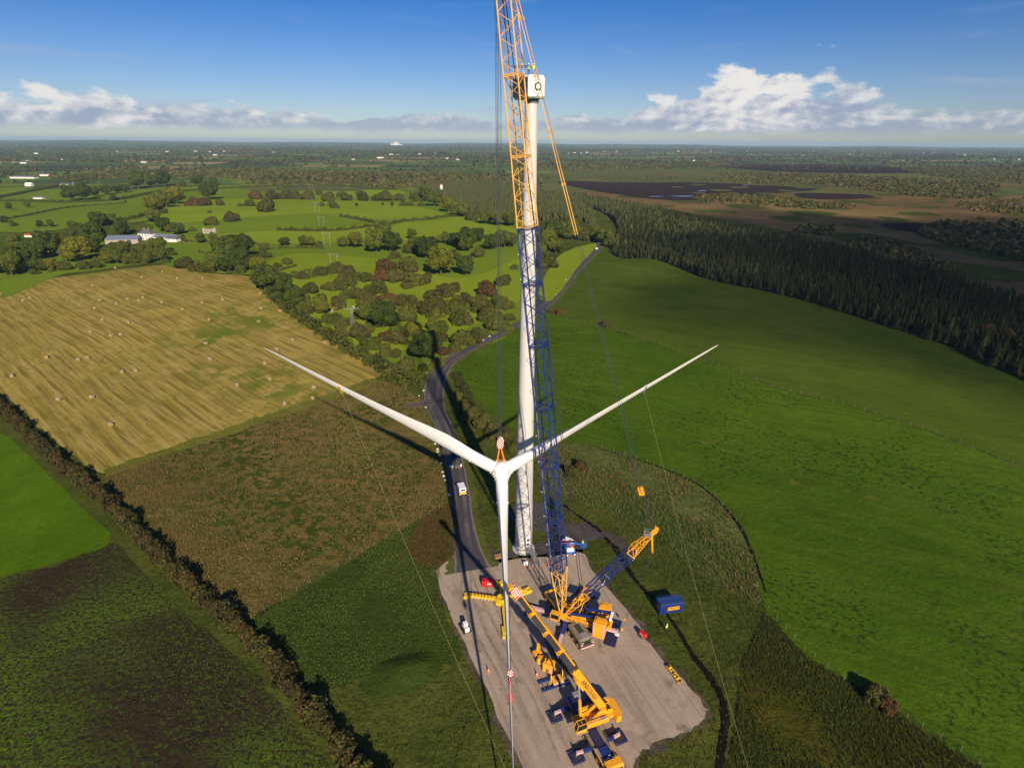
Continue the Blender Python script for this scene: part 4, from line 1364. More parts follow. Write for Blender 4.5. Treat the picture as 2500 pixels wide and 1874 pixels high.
# ------------------------------------------------------------------ conifer plantation
def conifer_geo(seed, tiers=7, nseg=9):
    rng = np.random.default_rng(seed)
    V, Fc = [], []
    for t in range(tiers):
        z0 = 0.08 + 0.80 * t / tiers
        z1 = z0 + 0.27
        r = 0.20 * (1 - 0.88 * t / tiers) + 0.012
        for i in range(nseg):
            a = 2 * math.pi * (i + rng.uniform(-.35, .35)) / nseg
            rr = r * rng.uniform(0.6, 1.25)
            da = 0.50 * rng.uniform(0.8, 1.3)
            b = len(V)
            zz = z0 + rng.uniform(-.03, .04)
            V += [(0.01 * math.cos(a), 0.01 * math.sin(a), min(1.0, z1)), (rr * math.cos(a - da), rr * math.sin(a - da), zz + 0.03), (rr * 1.12 * math.cos(a), rr * 1.12 * math.sin(a), zz - 0.03), (rr * math.cos(a + da), rr * math.sin(a + da), zz + 0.03)]
            Fc.append((b, b + 1, b + 2, b + 3))
    return np.array(V), np.array(Fc)


CON = [conifer_geo(s) for s in range(6)]
CON_LOW = [conifer_geo(20 + s, 4, 6) for s in range(4)]


def scatter(poly, step, rng, jit=0.42, sm=True):
    b = np.array(smooth_closed(poly, 5) if sm else poly)
    x0, y0 = b.min(0)
    x1, y1 = b.max(0)
    gx, gy = np.meshgrid(np.arange(x0, x1, step), np.arange(y0, y1, step))
    gx = gx.ravel() + rng.uniform(-jit, jit, gx.size) * step
    gy = gy.ravel() + rng.uniform(-jit, jit, gy.size) * step
    k = inside(gx, gy, b)
    return np.stack([gx[k], gy[k]], 1)


def merge(name, pts, geos, scale, mats, rng, midx=None, squash=1.0):
    """many small plants joined into one mesh"""
    V, Fc, MI = [], [], []
    nb = 0
    pick = rng.integers(0, len(geos), len(pts))
    z = gz(pts[:, 0], pts[:, 1])
    for g in range(len(geos)):
        gv, gf = geos[g]
        k = np.where(pick == g)[0]
        if not len(k):
            continue
        a = rng.uniform(0, 6.28, len(k))
        s = scale[k]
        ca, sa = np.cos(a) * s, np.sin(a) * s
        v = np.stack([gv[None, :, 0] * ca[:, None] - gv[None, :, 1] * sa[:, None], gv[None, :, 0] * sa[:, None] + gv[None, :, 1] * ca[:, None], gv[None, :, 2] * s[:, None] * squash], 2)
        v[:, :, 0] += pts[k, 0][:, None]
        v[:, :, 1] += pts[k, 1][:, None]
        v[:, :, 2] += z[k][:, None]
        f = gf[None] + (np.arange(len(k)) * len(gv))[:, None, None] + nb
        V.append(v.reshape(-1, 3))
        Fc.append(f.reshape(-1, gf.shape[1]))
        MI.append(np.repeat(midx[k] if midx is not None else np.zeros(len(k), int), len(gf)))
        nb += len(k) * len(gv)
    return mesh_np(name, np.concatenate(V), np.concatenate(Fc), mats, midx=np.concatenate(MI))


def plantation():
    rng = np.random.default_rng(5)
    A = scatter(W([(1324, 545), (1345, 558), (1420, 562), (1490, 584), (1530, 604), (1600, 618), (1700, 640), (1800, 668), (1900, 700), (1990, 728), (2060, 752), (2140, 790), (2230, 828), (2330, 885), (2480, 960), (2600, 860), (2400, 740), (2212, 660),
                   (2100, 622), (1960, 578), (1830, 546), (1700, 516), (1600, 498), (1500, 476), (1420, 455), (1330, 438), (1230, 424), (1240, 434), (1300, 458), (1330, 480), (1336, 505), (1322, 525)]), 3.05, rng)
    B = scatter(W([(1165, 420), (1228, 426), (1262, 450), (1285, 478), (1250, 480), (1200, 474), (1165, 472)]), 4.4, rng)
    Cc = scatter(W([(905, 404), (1000, 397), (1110, 399), (1165, 406), (1165, 470), (1110, 474), (1040, 464), (960, 440), (920, 420)]), 4.6, rng)
    # thin it a little, in patches
    nz = np.sin(A[:, 0] * .043 + 1) * np.sin(A[:, 1] * .037) + rng.normal(0, .35, len(A))
    A = A[nz > -0.85]
    pts = np.concatenate([A, B, Cc])
    hgt = np.concatenate([rng.normal(7.0, 1.6, len(A)), rng.normal(9, 1.5, len(B)), rng.normal(7.5, 1.3, len(Cc))])
    hgt = np.clip(hgt, 4.5, 16)
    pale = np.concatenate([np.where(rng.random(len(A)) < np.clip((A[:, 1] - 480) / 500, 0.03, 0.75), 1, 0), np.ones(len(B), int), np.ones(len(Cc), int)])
    d = np.hypot(pts[:, 0], pts[:, 1])
    # the front ranks that face the pasture, nearest first and inside the frame
    vis = pts[:, 0] < pts[:, 1] * 0.93
    order = np.argsort(np.where(vis, d, 1e9))
    near, rest = order[:280], order[280:]
    tm = trunk_mesh('tree', 0)
    for gi in range(6):
        pass
    cms = {}
    for g in range(6):
        for p in (0, 1):
            me = bpy.data.meshes.new('crown')
            gv, gf = CON[g]
            me.from_pydata(gv.tolist(), [], gf.tolist())
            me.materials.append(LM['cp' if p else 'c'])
            cms[(g, p)] = me
    tmb = MB().tube((0, 0, -0.03), (0, 0, 0.9), 0.014, 6, 0.004)
    tme = bpy.data.meshes.new('trunk')
    tme.from_pydata(tmb.v, [], tmb.f)
    tme.materials.append(M['bark'])
    for i in near:
        x, y = pts[i]
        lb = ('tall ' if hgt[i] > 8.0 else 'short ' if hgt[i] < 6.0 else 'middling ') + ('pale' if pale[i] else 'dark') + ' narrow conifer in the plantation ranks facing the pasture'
        e = empty('conifer', (x, y, float(gz(x, y))), rng.uniform(0, 6.28), lb, 'conifer', lb.replace('conifer', 'conifers'))
        e.scale = (hgt[i] * rng.uniform(.95, 1.3),) * 2 + (hgt[i],)
        link(bpy.data.objects.new('crown', cms[(int(rng.integers(0, 6)), int(pale[i]))]), e)
        link(bpy.data.objects.new('trunk', tme), e)
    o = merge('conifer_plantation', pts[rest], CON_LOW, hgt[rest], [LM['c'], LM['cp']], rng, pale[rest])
    tag(o, 'dense conifer plantation stretching back from the pasture to the bog', 'conifers', kind='stuff')
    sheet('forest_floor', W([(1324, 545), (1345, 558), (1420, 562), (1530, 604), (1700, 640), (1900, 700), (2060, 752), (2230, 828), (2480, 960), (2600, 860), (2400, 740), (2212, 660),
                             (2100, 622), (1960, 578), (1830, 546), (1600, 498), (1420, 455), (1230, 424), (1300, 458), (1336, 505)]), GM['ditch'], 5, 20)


plantation()


# ------------------------------------------------------------------ scrub woodland, far hedgerows, tufts
def clump_geo(seed, n, size, flat=0.8):
    rng = np.random.default_rng(seed)
    d = rng.normal(size=(n, 3))
    d /= np.linalg.norm(d, axis=1)[:, None]
    d[:, 2] = np.abs(d[:, 2])
    p = d * rng.uniform(0.55, 1.0, (n, 1)) * np.array([0.55, 0.55, flat])
    nn = d + rng.normal(0, .4, d.shape)
    nn /= np.linalg.norm(nn, axis=1)[:, None]
    return quads(p, nn, np.full(n, size), rng)


CL = [clump_geo(i, 26, 0.2) for i in range(5)]
CLF = [clump_geo(40 + i, 9, 0.34, 0.9) for i in range(4)]


def scrub():
    rng = np.random.default_rng(9)
    zones = [  # outline, spacing, mean height, tones
        ([(560, 402), (640, 388), (760, 382), (900, 384), (1000, 390), (1110, 390), (1165, 396), (1165, 408), (1000, 398), (900, 408), (800, 404), (700, 400)], 8.5, 6.0),
        ([(130, 388), (200, 376), (320, 370), (450, 366), (600, 366), (720, 372), (900, 374), (1000, 380), (800, 384), (600, 392), (470, 386), (330, 384), (220, 388)], 10, 7.0),
        ([(520, 378), (760, 372), (1000, 374), (1160, 380), (1160, 394), (900, 386), (700, 388), (560, 396)], 11, 6.0),
        ([(1560, 374), (1700, 376), (1830, 380), (2000, 388), (2150, 398), (2130, 428), (1990, 425), (1880, 412), (1760, 400), (1600, 392)], 10, 6.0),
        ([(1500, 428), (1560, 420), (1640, 424), (1760, 438), (1850, 446), (1760, 452), (1640, 446), (1540, 440)], 7, 5.0),
        ([(1985, 500), (2020, 484), (2080, 474), (2180, 480), (2350, 500), (2350, 590), (2230, 570), (2130, 548), (2050, 528), (2000, 514)], 6.5, 6.0),
        ([(1830, 530), (1870, 515), (1920, 520), (1990, 545), (2060, 580), (2000, 585), (1900, 560)], 7.5, 4.5),
        ([(1720, 500), (1760, 490), (1800, 496), (1790, 510)], 5, 6.0),
        ([(1270, 384), (1420, 384), (1560, 388), (1700, 400), (1600, 398), (1400, 390)], 13, 4.0),
        ([(1165, 352), (1400, 350), (1560, 352), (1560, 360), (1400, 366), (1165, 370)], 18, 7.0),
        ([(1960, 362), (2212, 362), (2400, 372), (2300, 400), (2150, 392), (2000, 378)], 13, 6.0),
        ([(2060, 440), (2230, 430), (2330, 450), (2250, 462), (2120, 458)], 12, 4),
    ]
    P, S, Mi = [], [], []
    for k, (pl, st, h) in enumerate(zones):
        p = scatter(W(pl), st, rng)
        nz = np.sin(p[:, 0] * .021 + k) + np.sin(p[:, 1] * .017 + 2 * k) + np.sin((p[:, 0] + p[:, 1]) * .05) * .6 + rng.normal(0, .7, len(p))
        p = p[nz > -1.0]
        P.append(p)
        S.append(np.clip(rng.normal(h, h * .25, len(p)), 1.5, 12))
        tone = np.digitize(np.sin(p[:, 0] * .03 + k) + rng.normal(0, .6, len(p)), [-0.7, 0.5])
        Mi.append(tone)
    P, S, Mi = np.concatenate(P), np.concatenate(S), np.concatenate(Mi)
    o = merge('scrub_woodland', P, CL, S, [LM['o'], LM['s'], LM['b']], rng, Mi)
    tag(o, 'low olive and brown scrub wood spread over the bog and far lowland', 'scrub', kind='stuff')
    # hedgerows and copses of the distant farmland
    Q, T = [], []
    for a, b, y in FAR_HEDGES:
        a, b = np.array(a), np.array(b)
        L = np.hypot(*(b - a))
        n = max(2, int(L / (15 + y * 0.005)))
        t = rng.random(n)
        q = a + (b - a) * t[:, None] + rng.normal(0, 3 + y * .001, (n, 2))
        Q.append(q)
        T.append(rng.uniform(3.5, 9, n) * (1 + y / 9000.))
    for _ in range(130):
        y = rng.uniform(1400, 9000) ** 1.0
        x = rng.uniform(-1.05, 1.05) * y
        if x > 60 and y < 2300:
            continue
        n = int(rng.uniform(14, 60))
        Q.append(np.array([x, y]) + rng.normal(0, 1, (n, 2)) * np.array([50 + y * .02, 14 + y * .003]))
        T.append(rng.uniform(6, 13, n) * (1 + y / 12000.))
    Q, T = np.concatenate(Q), np.concatenate(T)
    o = merge('distant_hedgerows', Q, CLF, T, [LM['sd'], LM['s']], rng, (rng.random(len(Q)) < 0.3).astype(int))
    tag(o, 'dark hedgerows and copses dividing the distant farmland', 'hedgerows', kind='stuff')


scrub()


def tuft_geo(seed, nb=5, lean=0.5):
    rng = np.random.default_rng(seed)
    V, Fc = [], []
    for i in range(nb):
        a = rng.uniform(0, 6.28)
        l = rng.uniform(0.15, lean)
        h = rng.uniform(0.6, 1.0)
        w = rng.uniform(0.10, 0.2)
        b = len(V)
        px, py = -math.sin(a) * w, math.cos(a) * w
        V += [(px, py, 0), (-px, -py, 0), (l * math.cos(a), l * math.sin(a), h)]
        Fc.append((b, b + 1, b + 2))
    return np.array(V), np.array(Fc)


TF = [tuft_geo(i) for i in range(6)]
TFL = [tuft_geo(30 + i, 5, 1.1) for i in range(6)]


def tufts(name, poly, n, s, mats, label, seed, geos=TF, ms=0.05, thr=-0.4, avoid=None):
    rng = np.random.default_rng(seed)
    b = np.array(smooth_closed(poly, 5))
    x0, y0 = b.min(0)
    x1, y1 = b.max(0)
    p = np.stack([rng.uniform(x0, x1, n * 3), rng.uniform(y0, y1, n * 3)], 1)
    p = p[inside(p[:, 0], p[:, 1], b)]
    nz = np.sin(p[:, 0] * ms * 6 + seed) * np.sin(p[:, 1] * ms * 5) + np.sin(p[:, 0] * ms * 2.1 + p[:, 1] * ms * 1.7) + rng.normal(0, .5, len(p))
    p = p[nz > thr][:n]
    if avoid is not None:
        for av in avoid:
            p = p[~inside(p[:, 0], p[:, 1], np.array(smooth_closed(av, 4)))]
        dd = np.min(np.hypot(p[:, None, 0] - ROADC[None, :, 0], p[:, None, 1] - ROADC[None, :, 1]), 1)
        p = p[dd > 5]
    mi = np.clip(np.digitize(np.sin(p[:, 0] * ms * 1.3) + np.sin(p[:, 1] * ms * 1.9 + seed) + rng.normal(0, .6, len(p)), np.linspace(-1.2, 1.2, len(mats) + 1)[1:-1]), 0, len(mats) - 1)
    o = merge(name, p, geos, rng.uniform(0.6, 1.4, len(p)) * s, mats, rng, mi)
    return tag(o, label, 'grass', kind='stuff')


tufts('rush_tufts', F['rush'], 6500, 0.7, [LM['t'], LM['tg'], LM['t'], LM['tg']], 'tall rushes and dry tussocks below the wide pasture', 3, thr=-0.5)
tufts('moor_tufts', F['moor'], 20000, 0.5, [LM['tm'], LM['to'], LM['tm'], LM['tg'], LM['tm']], 'brown flattened grass covering the moor beside the road', 4, TFL, thr=-0.7)
tufts('rough_grass_tufts', F['olive'], 16000, 0.5, [LM['to'], LM['tg'], LM['to']], 'olive tussock grass beyond the curving ditch', 6, thr=-0.8)
NEARG = [(-30, 56), (95, 56), (95, 150), (60, 165), (0, 190), (-20, 160), (-28, 100)]
tufts('verge_tufts', NEARG, 24000, 0.45, [LM['to'], LM['tg'], LM['to'], LM['tm']], 'rough dark grass around the hardstanding', 8, thr=-0.8, avoid=[PAD, F['rush'], F['olive'], F['lower']])
tufts('bracken_tufts', F['russet'], 2500, 0.6, [LM['r'], LM['tm']], 'russet bracken by the road', 12, thr=-1.5)
tufts('crop_tufts', F['crop'], 15000, 0.32, [LM['tg'], LM['tg'], LM['l']], 'thin green crop rows in the dark soil field', 14, ms=0.018, thr=0.25)
tufts('meadow_tufts', F['meadow'], 9000, 0.4, [LM['tg'], LM['tg'], LM['m']], 'thick grass in the meadow beside the hardstanding', 16, thr=-0.8)

# ================================================================== wind turbine
TB = G(1278, 1338)


def turbine():
    root = empty('wind_turbine', TB, 0, 'tall white wind turbine tower with boxy nacelle and no blades yet, beside the cranes', 'wind turbine')
    zs = [0.35, 14, 36, 64, 97.6]
    def rad(z): return 2.08 - (2.08 - 1.12) * (z / 97.6) ** 1.05
    for a, b in zip(zs[:-1], zs[1:]):
        n = 12
        prof = [(rad(a + (b - a) * i / n), a + (b - a) * i / n) for i in range(n + 1)]
        prof[0] = (prof[0][0] - 0.012, prof[0][1])
        MB().lathe(prof, 56, cap=True).build('tower_section', M['tower'], root, True)
    MB().lathe([(2.75, -0.2), (2.75, 0.22), (2.5, 0.345), (0.5, 0.345)], 40).build('foundation_ring', M['concrete'], root)
    MB().lathe([(2.2, 0.346), (2.2, 0.47), (2.06, 0.47)], 48, cap=False).build('base_flange', M['cwhite'], root)
    for z in (14, 36, 64):
        MB().lathe([(rad(z) + 0.004, z - 0.05), (rad(z) + 0.016, z - 0.04), (rad(z) + 0.016, z + 0.04), (rad(z) + 0.004, z + 0.05)], 56, cap=False).build('flange_seam', M['tower'], root)
    # door, with its two dark louvres, facing the hardstanding
    da = R(-62)
    Md = rotz(da)
    def D(x, y, z): return Md @ Vector((x, y, z))
    R0 = rad(3)
    d = MB()
    d.bbox(D(R0 + 0.03, 0, 3.35), (0.16, 1.1, 2.7), Md, 0.04)
    dr = d.build('door', M['cwhite'], root)
    MB().box(D(R0 + 0.13, 0, 3.9), (0.05, 0.62, 0.7), Md).build('louvre', M['dark'], dr)
    MB().box(D(R0 + 0.13, 0, 2.75), (0.05, 0.62, 0.6), Md).build('louvre', M['dark'], dr)
    MB().box(D(rad(5.6) + 0.04, 0, 5.6), (0.12, 0.22, 0.16), Md).build('door_lamp', M['dark'], root)
    # steel stair from the door down to the stone
    st = MB()
    p0 = D(R0 + 0.4, 0, 2.0)
    out = (Md @ Vector((1, 0, 0)))
    side = Vector((-out.y, out.x, 0))
    foot = p0 + out * 0.9 + Vector((0.5, -1.0, 0)).normalized() * 4.0
    foot.z = 0.0
    top = p0 + out * 0.9
    dirv = (foot - top)
    sd = Vector((dirv.y, -dirv.x, 0)).normalized()
    st.box(p0 + out * 0.35, (1.5, 1.2, 0.06), Md)
    steps = MB()
    rails = MB()
    for s in (-0.5, 0.5):
        st.beam(top + sd * s, foot + sd * s, 0.06, 0.22)
        rails.tube(top + sd * s + Vector((0, 0, 1.05)), foot + sd * s + Vector((0, 0, 1.05)), 0.035, 6)
        rails.tube(top + sd * s + Vector((0, 0, 0.55)), foot + sd * s + Vector((0, 0, 0.55)), 0.025, 6)
        for k in range(5):
            q = top + dirv * (k / 4) + sd * s
            rails.tube(q, q + Vector((0, 0, 1.05)), 0.03, 6)
    stair = st.build('stair', M['steel'], root)
    n = 12
    for k in range(n):
        q = top + dirv * ((k + 0.5) / n)
        MB().box(q, (0.28, 0.96, 0.04), frame(Vector((dirv.x, dirv.y, 0)))).build('tread', M['steel'], stair)
    rails.build('handrail', M['steel'], stair)
    # nacelle; its flange faces the camera side, its dark flank the left
    na = R(30)
    fwd = Vector((math.sin(na), -math.cos(na), 0))
    lat = Vector((math.cos(na), math.sin(na), 0))
    Mn = Matrix((lat, -fwd, Vector((0, 0, 1)))).transposed()      # local x across, y backward, z up
    c = Vector((0, 0, 99.75)) - fwd * 0.9
    W_, L_, H_ = 3.45, 6.0, 3.75
    nac = MB().bbox(c, (W_, L_, H_), Mn, 0.42).build('nacelle', M['white'], root, False)
    MB().bbox(c + lat * (-W_ / 2 - 0.03) - fwd * 0.15, (0.1, L_ - 0.9, H_ - 0.75), Mn, 0.04).build('side_panel', M['nacelle_dark'], nac, label='dark blue-grey flank panel')
    MB().bbox(c - fwd * (L_ / 2 + 0.03), (W_ - 0.9, 0.1, H_ - 0.9), Mn, 0.04).build('radiator', M['nacelle_dark'], nac)
    Mf = Matrix((lat, Vector((0, 0, 1)), -fwd * -1)).transposed()  # local z = forward
    Mf = Matrix((lat, Vector((0, 0, 1)), lat.cross(Vector((0, 0, 1))))).transposed()
    fc = c + fwd * (L_ / 2) + Vector((0, 0, 0.05))
    nf = lat.cross(Vector((0, 0, 1)))
    sgn = 1 if nf.dot(fwd) > 0 else -1
    def ring(r0, r1, h0, h1, mat, name):
        MB().lathe([(r0, h0 * sgn), (r0, h1 * sgn), (r1, h1 * sgn), (r1, h0 * sgn)], 40, Mf, fc, cap=False).build(name, mat, nac, False)
    ring(1.14, 1.06, 0.0, 0.08, M['steel'], 'hub_flange')
    ring(0.72, 0.42, 0.0, 0.09, M['green'], 'bearing_ring')
    MB().lathe([(0.40, 0.0), (0.40, 0.06 * sgn), (0.0, 0.06 * sgn)], 24, Mf, fc, cap=False).build('bearing_cover', M['cwhite'], nac)
    MB().box(fc - Vector((0, 0, 0.62)) + fwd * 0.1, (0.16, 0.1, 0.55), Mn).build('bearing_lug', M['cwhite'], nac)
    MB().box(fc - Vector((0, 0, 1.4)) + fwd * 0.03, (0.2, 0.08, 0.2), Mn).build('latch', M['dark'], nac)
    MB().box(c + fwd * (L_ / 2 - 0.35) - Vector((0, 0, H_ / 2 - 0.12)), (W_ - 0.7, 0.84, 0.1), Mn).build('trim', M['green'], nac)
    MB().lathe([(1.3, 97.3), (1.3, 97.82)], 40).build('yaw_ring', M['grey'], root)
    return c + Vector((0, 0, H_ / 2)) + TB, fwd, lat


NAC_TOP, NAC_F, NAC_L = turbine()

# ================================================================== rotor on the hook
HUB = Vector((-1.87, 93.97, 34.16))
RN = Vector((0.0492, -0.5820, 0.8117)).normalized()
RU = Vector((0.99645, 0.0842, 0.0)).normalized()
RU = (RU - RN * RU.dot(RN)).normalized()
RW = RN.cross(RU)
if RW.z < 0:
    RW = -RW
SPIN = -0.0176


def blade_dir(k):
    a = SPIN + R(30 + 120 * k)
    return RU * math.cos(a) + RW * math.sin(a)


def rotor():
    root = empty('rotor', HUB, 0, 'white three-bladed rotor hanging from the crane hook, nose towards the sky', 'rotor')
    basis = Matrix((RU, RW, RU.cross(RW))).transposed().to_4x4()
    root.matrix_world = Matrix.Translation(HUB) @ basis
    s = 1 if RU.cross(RW).dot(RN) > 0 else -1           # local z*s is the nose
    prof = [(1.25, -1.55), (1.62, -1.2), (1.86, -0.5), (1.9, 0.1), (1.82, 0.6), (1.58, 1.1), (1.15, 1.55), (0.6, 1.83), (0.15, 1.92), (0.0, 1.925)]
    hub = MB().lathe([(r, z * s) for r, z in prof], 40, cap=False).build('hub', M['white'], root, True)
    MB().lathe([(0.1, 1.90 * s), (0.1, 1.97 * s), (0.0, 1.97 * s)], 12).build('nose_cap', M['grey'], hub)
    MB().lathe([(1.24, -1.9 * s), (1.24, -1.5 * s), (0.2, -1.5 * s)], 32).build('hub_flange', M['steel'], hub)
    for k in range(3):                                     # diamond hatches between the blades
        a = SPIN + R(90 + 120 * k)
        dn = Vector((math.cos(a) * 0.80, math.sin(a) * 0.80, 0.60 * s)).normalized()
        t1 = Vector((-math.sin(a), math.cos(a), 0))
        t2 = dn.cross(t1)
        ctr = Vector((math.cos(a) * 1.62, math.sin(a) * 1.62, 1.03 * s)) + dn * 0.04
        h = MB()
        def dia(r, o): return [ctr + dn * o + t1 * r * 0.75, ctr + dn * o + t2 * r, ctr + dn * o - t1 * r * 0.75, ctr + dn * o - t2 * r]
        v = dia(0.62, 0.0) + dia(0.62, 0.06) + dia(0.46, 0.06)
        h.add(v, [(0, 1, 5, 4), (1, 2, 6, 5), (2, 3, 7, 6), (3, 0, 4, 7), (4, 5, 9, 8), (5, 6, 10, 9), (6, 7, 11, 10), (7, 4, 8, 11)])
        hat = h.build('hatch', M['grey'], hub)
        MB().add(dia(0.46, 0.05), [(0, 1, 2, 3)]).build('hatch_cover', M['cwhite'], hat)
    # blades
    import bisect
    st = [0.0, 1.2, 2.5, 5, 8, 11, 15, 20, 26, 33, 40, 46, 51, 53.6, 54.7, 55.0]
    ch = [2.3, 2.3, 2.35, 2.8, 3.6, 4.0, 3.75, 3.2, 2.6, 2.1, 1.7, 1.35, 1.0, 0.65, 0.3, 0.06]
    th = [2.3, 2.3, 2.28, 2.05, 1.7, 1.35, 1.02, 0.78, 0.58, 0.43, 0.32, 0.23, 0.15, 0.08, 0.04, 0.02]
    tw = [16, 16, 16, 15, 13.5, 12, 10, 7.5, 5.2, 3.4, 2, 1, 0, -1, -1, -1]
    N = 22
    blades = []
    for k in range(3):
        a = SPIN + R(30 + 120 * k)
        er = Vector((math.cos(a), math.sin(a), 0))
        et = Vector((-math.sin(a), math.cos(a), 0))
        ez = Vector((0, 0, s))
        v, f = [], []
        for i, r in enumerate(st):
            blend = min(1, max(0, (r - 1.5) / 8))
            bend = 0.0009 * r * r * 0.55                    # slight prebend towards the nose
            for j in range(N):
                q = 2 * math.pi * j / N
                cx, cy = math.cos(q), math.sin(q)
                # round root -> aerofoil: leading edge blunt, trailing edge sharp
                x = cx * ch[i] / 2
                y = cy * th[i] / 2
                ya = cy * th[i] / 2 * (0.5 * (1 - cx)) ** 0.55 * 1.35 if cx > -0.999 else 0
                xa = cx * ch[i] / 2 + 0.20 * ch[i]
                X = x * (1 - blend) + xa * blend
                Y = y * (1 - blend) + ya * blend
                t = R(tw[i] + 90)                              # blades feathered for the lift
                X, Y = X * math.cos(t) - Y * math.sin(t), X * math.sin(t) + Y * math.cos(t)
                v.append(er * (1.35 + r * (53.65 / 55.0)) + et * X + ez * (Y + bend))
        n_ = len(st)
        for i in range(n_ - 1):
            for j in range(N):
                jj = (j + 1) % N
                f.append((i * N + j, i * N + jj, (i + 1) * N + jj, (i + 1) * N + j))
        f.append(tuple(range(N)))
        f.append(tuple((n_ - 1) * N + j for j in range(N)))
        b = MB().add(v, f).build('blade', M['white'], root, True)
        Mk = Matrix((et, ez, er)).transposed()
        MB().lathe([(1.32, 1.2), (1.32, 1.75), (1.2, 1.78)], 36, Mk, cap=False).build('root_collar', M['cwhite'], b, True)
        MB().lathe([(1.172, 6.2), (1.19, 6.25), (1.19, 6.3), (1.172, 6.35)], 36, Mk, cap=False).build('root_band', M['cwhite'], b)
        blades.append((b, er, et, ez))
    # rope collars clipped on the two upper blades
    b, er, et, ez = blades[1]
    MB().beam(er * 36.2 + ez * -0.9, er * 36.2 + ez * 1.7, 0.55, 0.5, up=et).build('rope_collar', M['stand_yellow'], b)
    b, er, et, ez = blades[0]
    MB().beam(er * 34.6 + ez * -0.9, er * 34.6 + ez * 1.7, 0.4, 0.5, up=et).build('rope_collar', M['grey'], b)
    return root


rotor()

# lifting yoke, slings, hook block
YK = HUB + RW * 1.95 + RN * 0.25
HOOK = YK + Vector((-0.1, 0.1, 2.6))


def rigging():
    y = empty('lifting_yoke', YK, 0, 'yellow lifting yoke bolted on the rim of the rotor hub', 'lifting yoke')
    MB().bbox((0, 0, 0.12), (1.15, 0.35, 0.3), None, 0.06).build('bar', M['stand_yellow'], y)
    for s_ in (-1, 1):
        MB().bbox((s_ * 0.72, 0, 0.0), (0.42, 0.5, 0.55), roty(s_ * 0.5), 0.1).build('lug', M['stand_yellow'], y)
    for s_ in (-1, 1):
        o = MB().beam(YK + Vector((s_ * 0.62, 0, 0.25)), HOOK + Vector((s_ * 0.16, 0, 0.15)), 0.26, 0.1, up=(0, 1, 0)).build('lifting_sling', M['sling'])
        tag(o, 'orange round sling between lifting yoke and hook block', 'sling', 'orange slings above the rotor hub')
    hb = empty('hook_block', HOOK, 0, 'white hook block with red stripes above the rotor hub', 'hook block')
    pr = [(-0.35, 0.2), (0.35, 0.2), (0.62, 0.7), (0.62, 1.5), (0.42, 2.15), (0.15, 2.4), (-0.15, 2.4), (-0.42, 2.15), (-0.62, 1.5), (-0.62, 0.7)]
    for yy in (-0.3, 0.3):
        MB().prism(pr, 0.08, None, (0, yy, 0)).build('cheek_plate', M['rw'] if yy < 0 else M['cwhite'], hb)
    MB().tube((0, -0.24, 1.3), (0, 0.24, 1.3), 0.5, 18).build('sheave', M['cwhite'], hb)
    hk = MB()
    hk.path([(0, 0, 0.35), (0, 0, 0.0), (0.25, 0, -0.2), (0.2, 0, -0.45), (-0.05, 0, -0.5), (-0.25, 0, -0.3)], 0.09, 8)
    hk.build('hook', M['dark'], hb)


rigging()


def rope(name, pts, r, mat, label, sag=0.0, n=10, cat='rope', group=None):
    P = []
    for a, b in zip(pts[:-1], pts[1:]):
        a, b = Vector(a), Vector(b)
        for i in range(n):
            t = i / n
            p = a.lerp(b, t)
            p.z -= sag * 4 * t * (1 - t)
            P.append(p)
    P.append(Vector(pts[-1]))
    o = MB().path(P, r, 5).build(name, mat)
    return tag(o, label, cat, group)


def at_blade(k, r): return HUB + blade_dir(k) * r


rope('tag_line', [at_blade(1, 36.2), G(1243, 1895)], 0.018, M['cord'], 'thin tan tag line from the yellow collar on a rotor blade', 1.5)
rope('tag_line', [at_blade(0, 34.6), G(1850, 1950)], 0.018, M['cord'], 'thin tan tag line from the grey collar on a rotor blade', 1.5)

# ================================================================== lattice crane
CR = Vector((11.8, 91.4, 0.0))
CF = Vector((-0.926, 0.377, 0)).normalized()                # boom side
CRZ = math.atan2(CF.y, CF.x)
crane = empty('lattice_crane', CR, CRZ, 'huge lattice boom crane with blue and yellow boom and derrick mast, lifting the rotor', 'crane')


def C(p):
    """world -> crane-local"""
    return rotz(-CRZ) @ (Vector(p) - CR)


def lattice(name, p0, p1, wdir, s0, s1, bays, rc, rl, mat, parent, faces=(0, 1, 2, 3), end=True):
    """four chords, zig-zag lacing; s0, s1 = (width, depth) at both ends"""
    p0, p1 = Vector(p0), Vector(p1)
    ax = (p1 - p0).normalized()
    w = Vector(wdir)
    w = (w - ax * w.dot(ax)).normalized()
    d = ax.cross(w)
    def corner(t, i):
        ww = s0[0] + (s1[0] - s0[0]) * t
        dd = s0[1] + (s1[1] - s0[1]) * t
        a, b = ((-1, -1), (1, -1), (1, 1), (-1, 1))[i]
        return p0.lerp(p1, t) + w * (a * ww / 2) + d * (b * dd / 2)
    mb = MB()
    for i in range(4):
        mb.tube(corner(0, i), corner(1, i), rc, 8)
    for fi in faces:
        i, j = fi, (fi + 1) % 4
        for k in range(bays):
            t0, t1 = k / bays, (k + 1) / bays
            a, b = (i, j) if (k + fi) % 2 == 0 else (j, i)
            mb.tube(corner(t0, a), corner(t1, b), rl, 5, cap=False)
    if end:
        for t in (0.0, 1.0):
            for i in range(4):
                mb.tube(corner(t, i), corner(t, (i + 1) % 4), rl * 1.1, 5, cap=False)
    return mb.build(name, mat, parent), corner


FOOT = Vector((1.2, 0, 3.1))                                 # crane-local
TIP = C((-1.9, 96.6, 115.0))
TIP.y = 0.0
AX = (TIP - FOOT).normalized()
LEN = (TIP - FOOT).length
WD = Vector((0, 1, 0))


def boom_at(z):
    return FOOT + AX * ((z - FOOT.z) / AX.z)


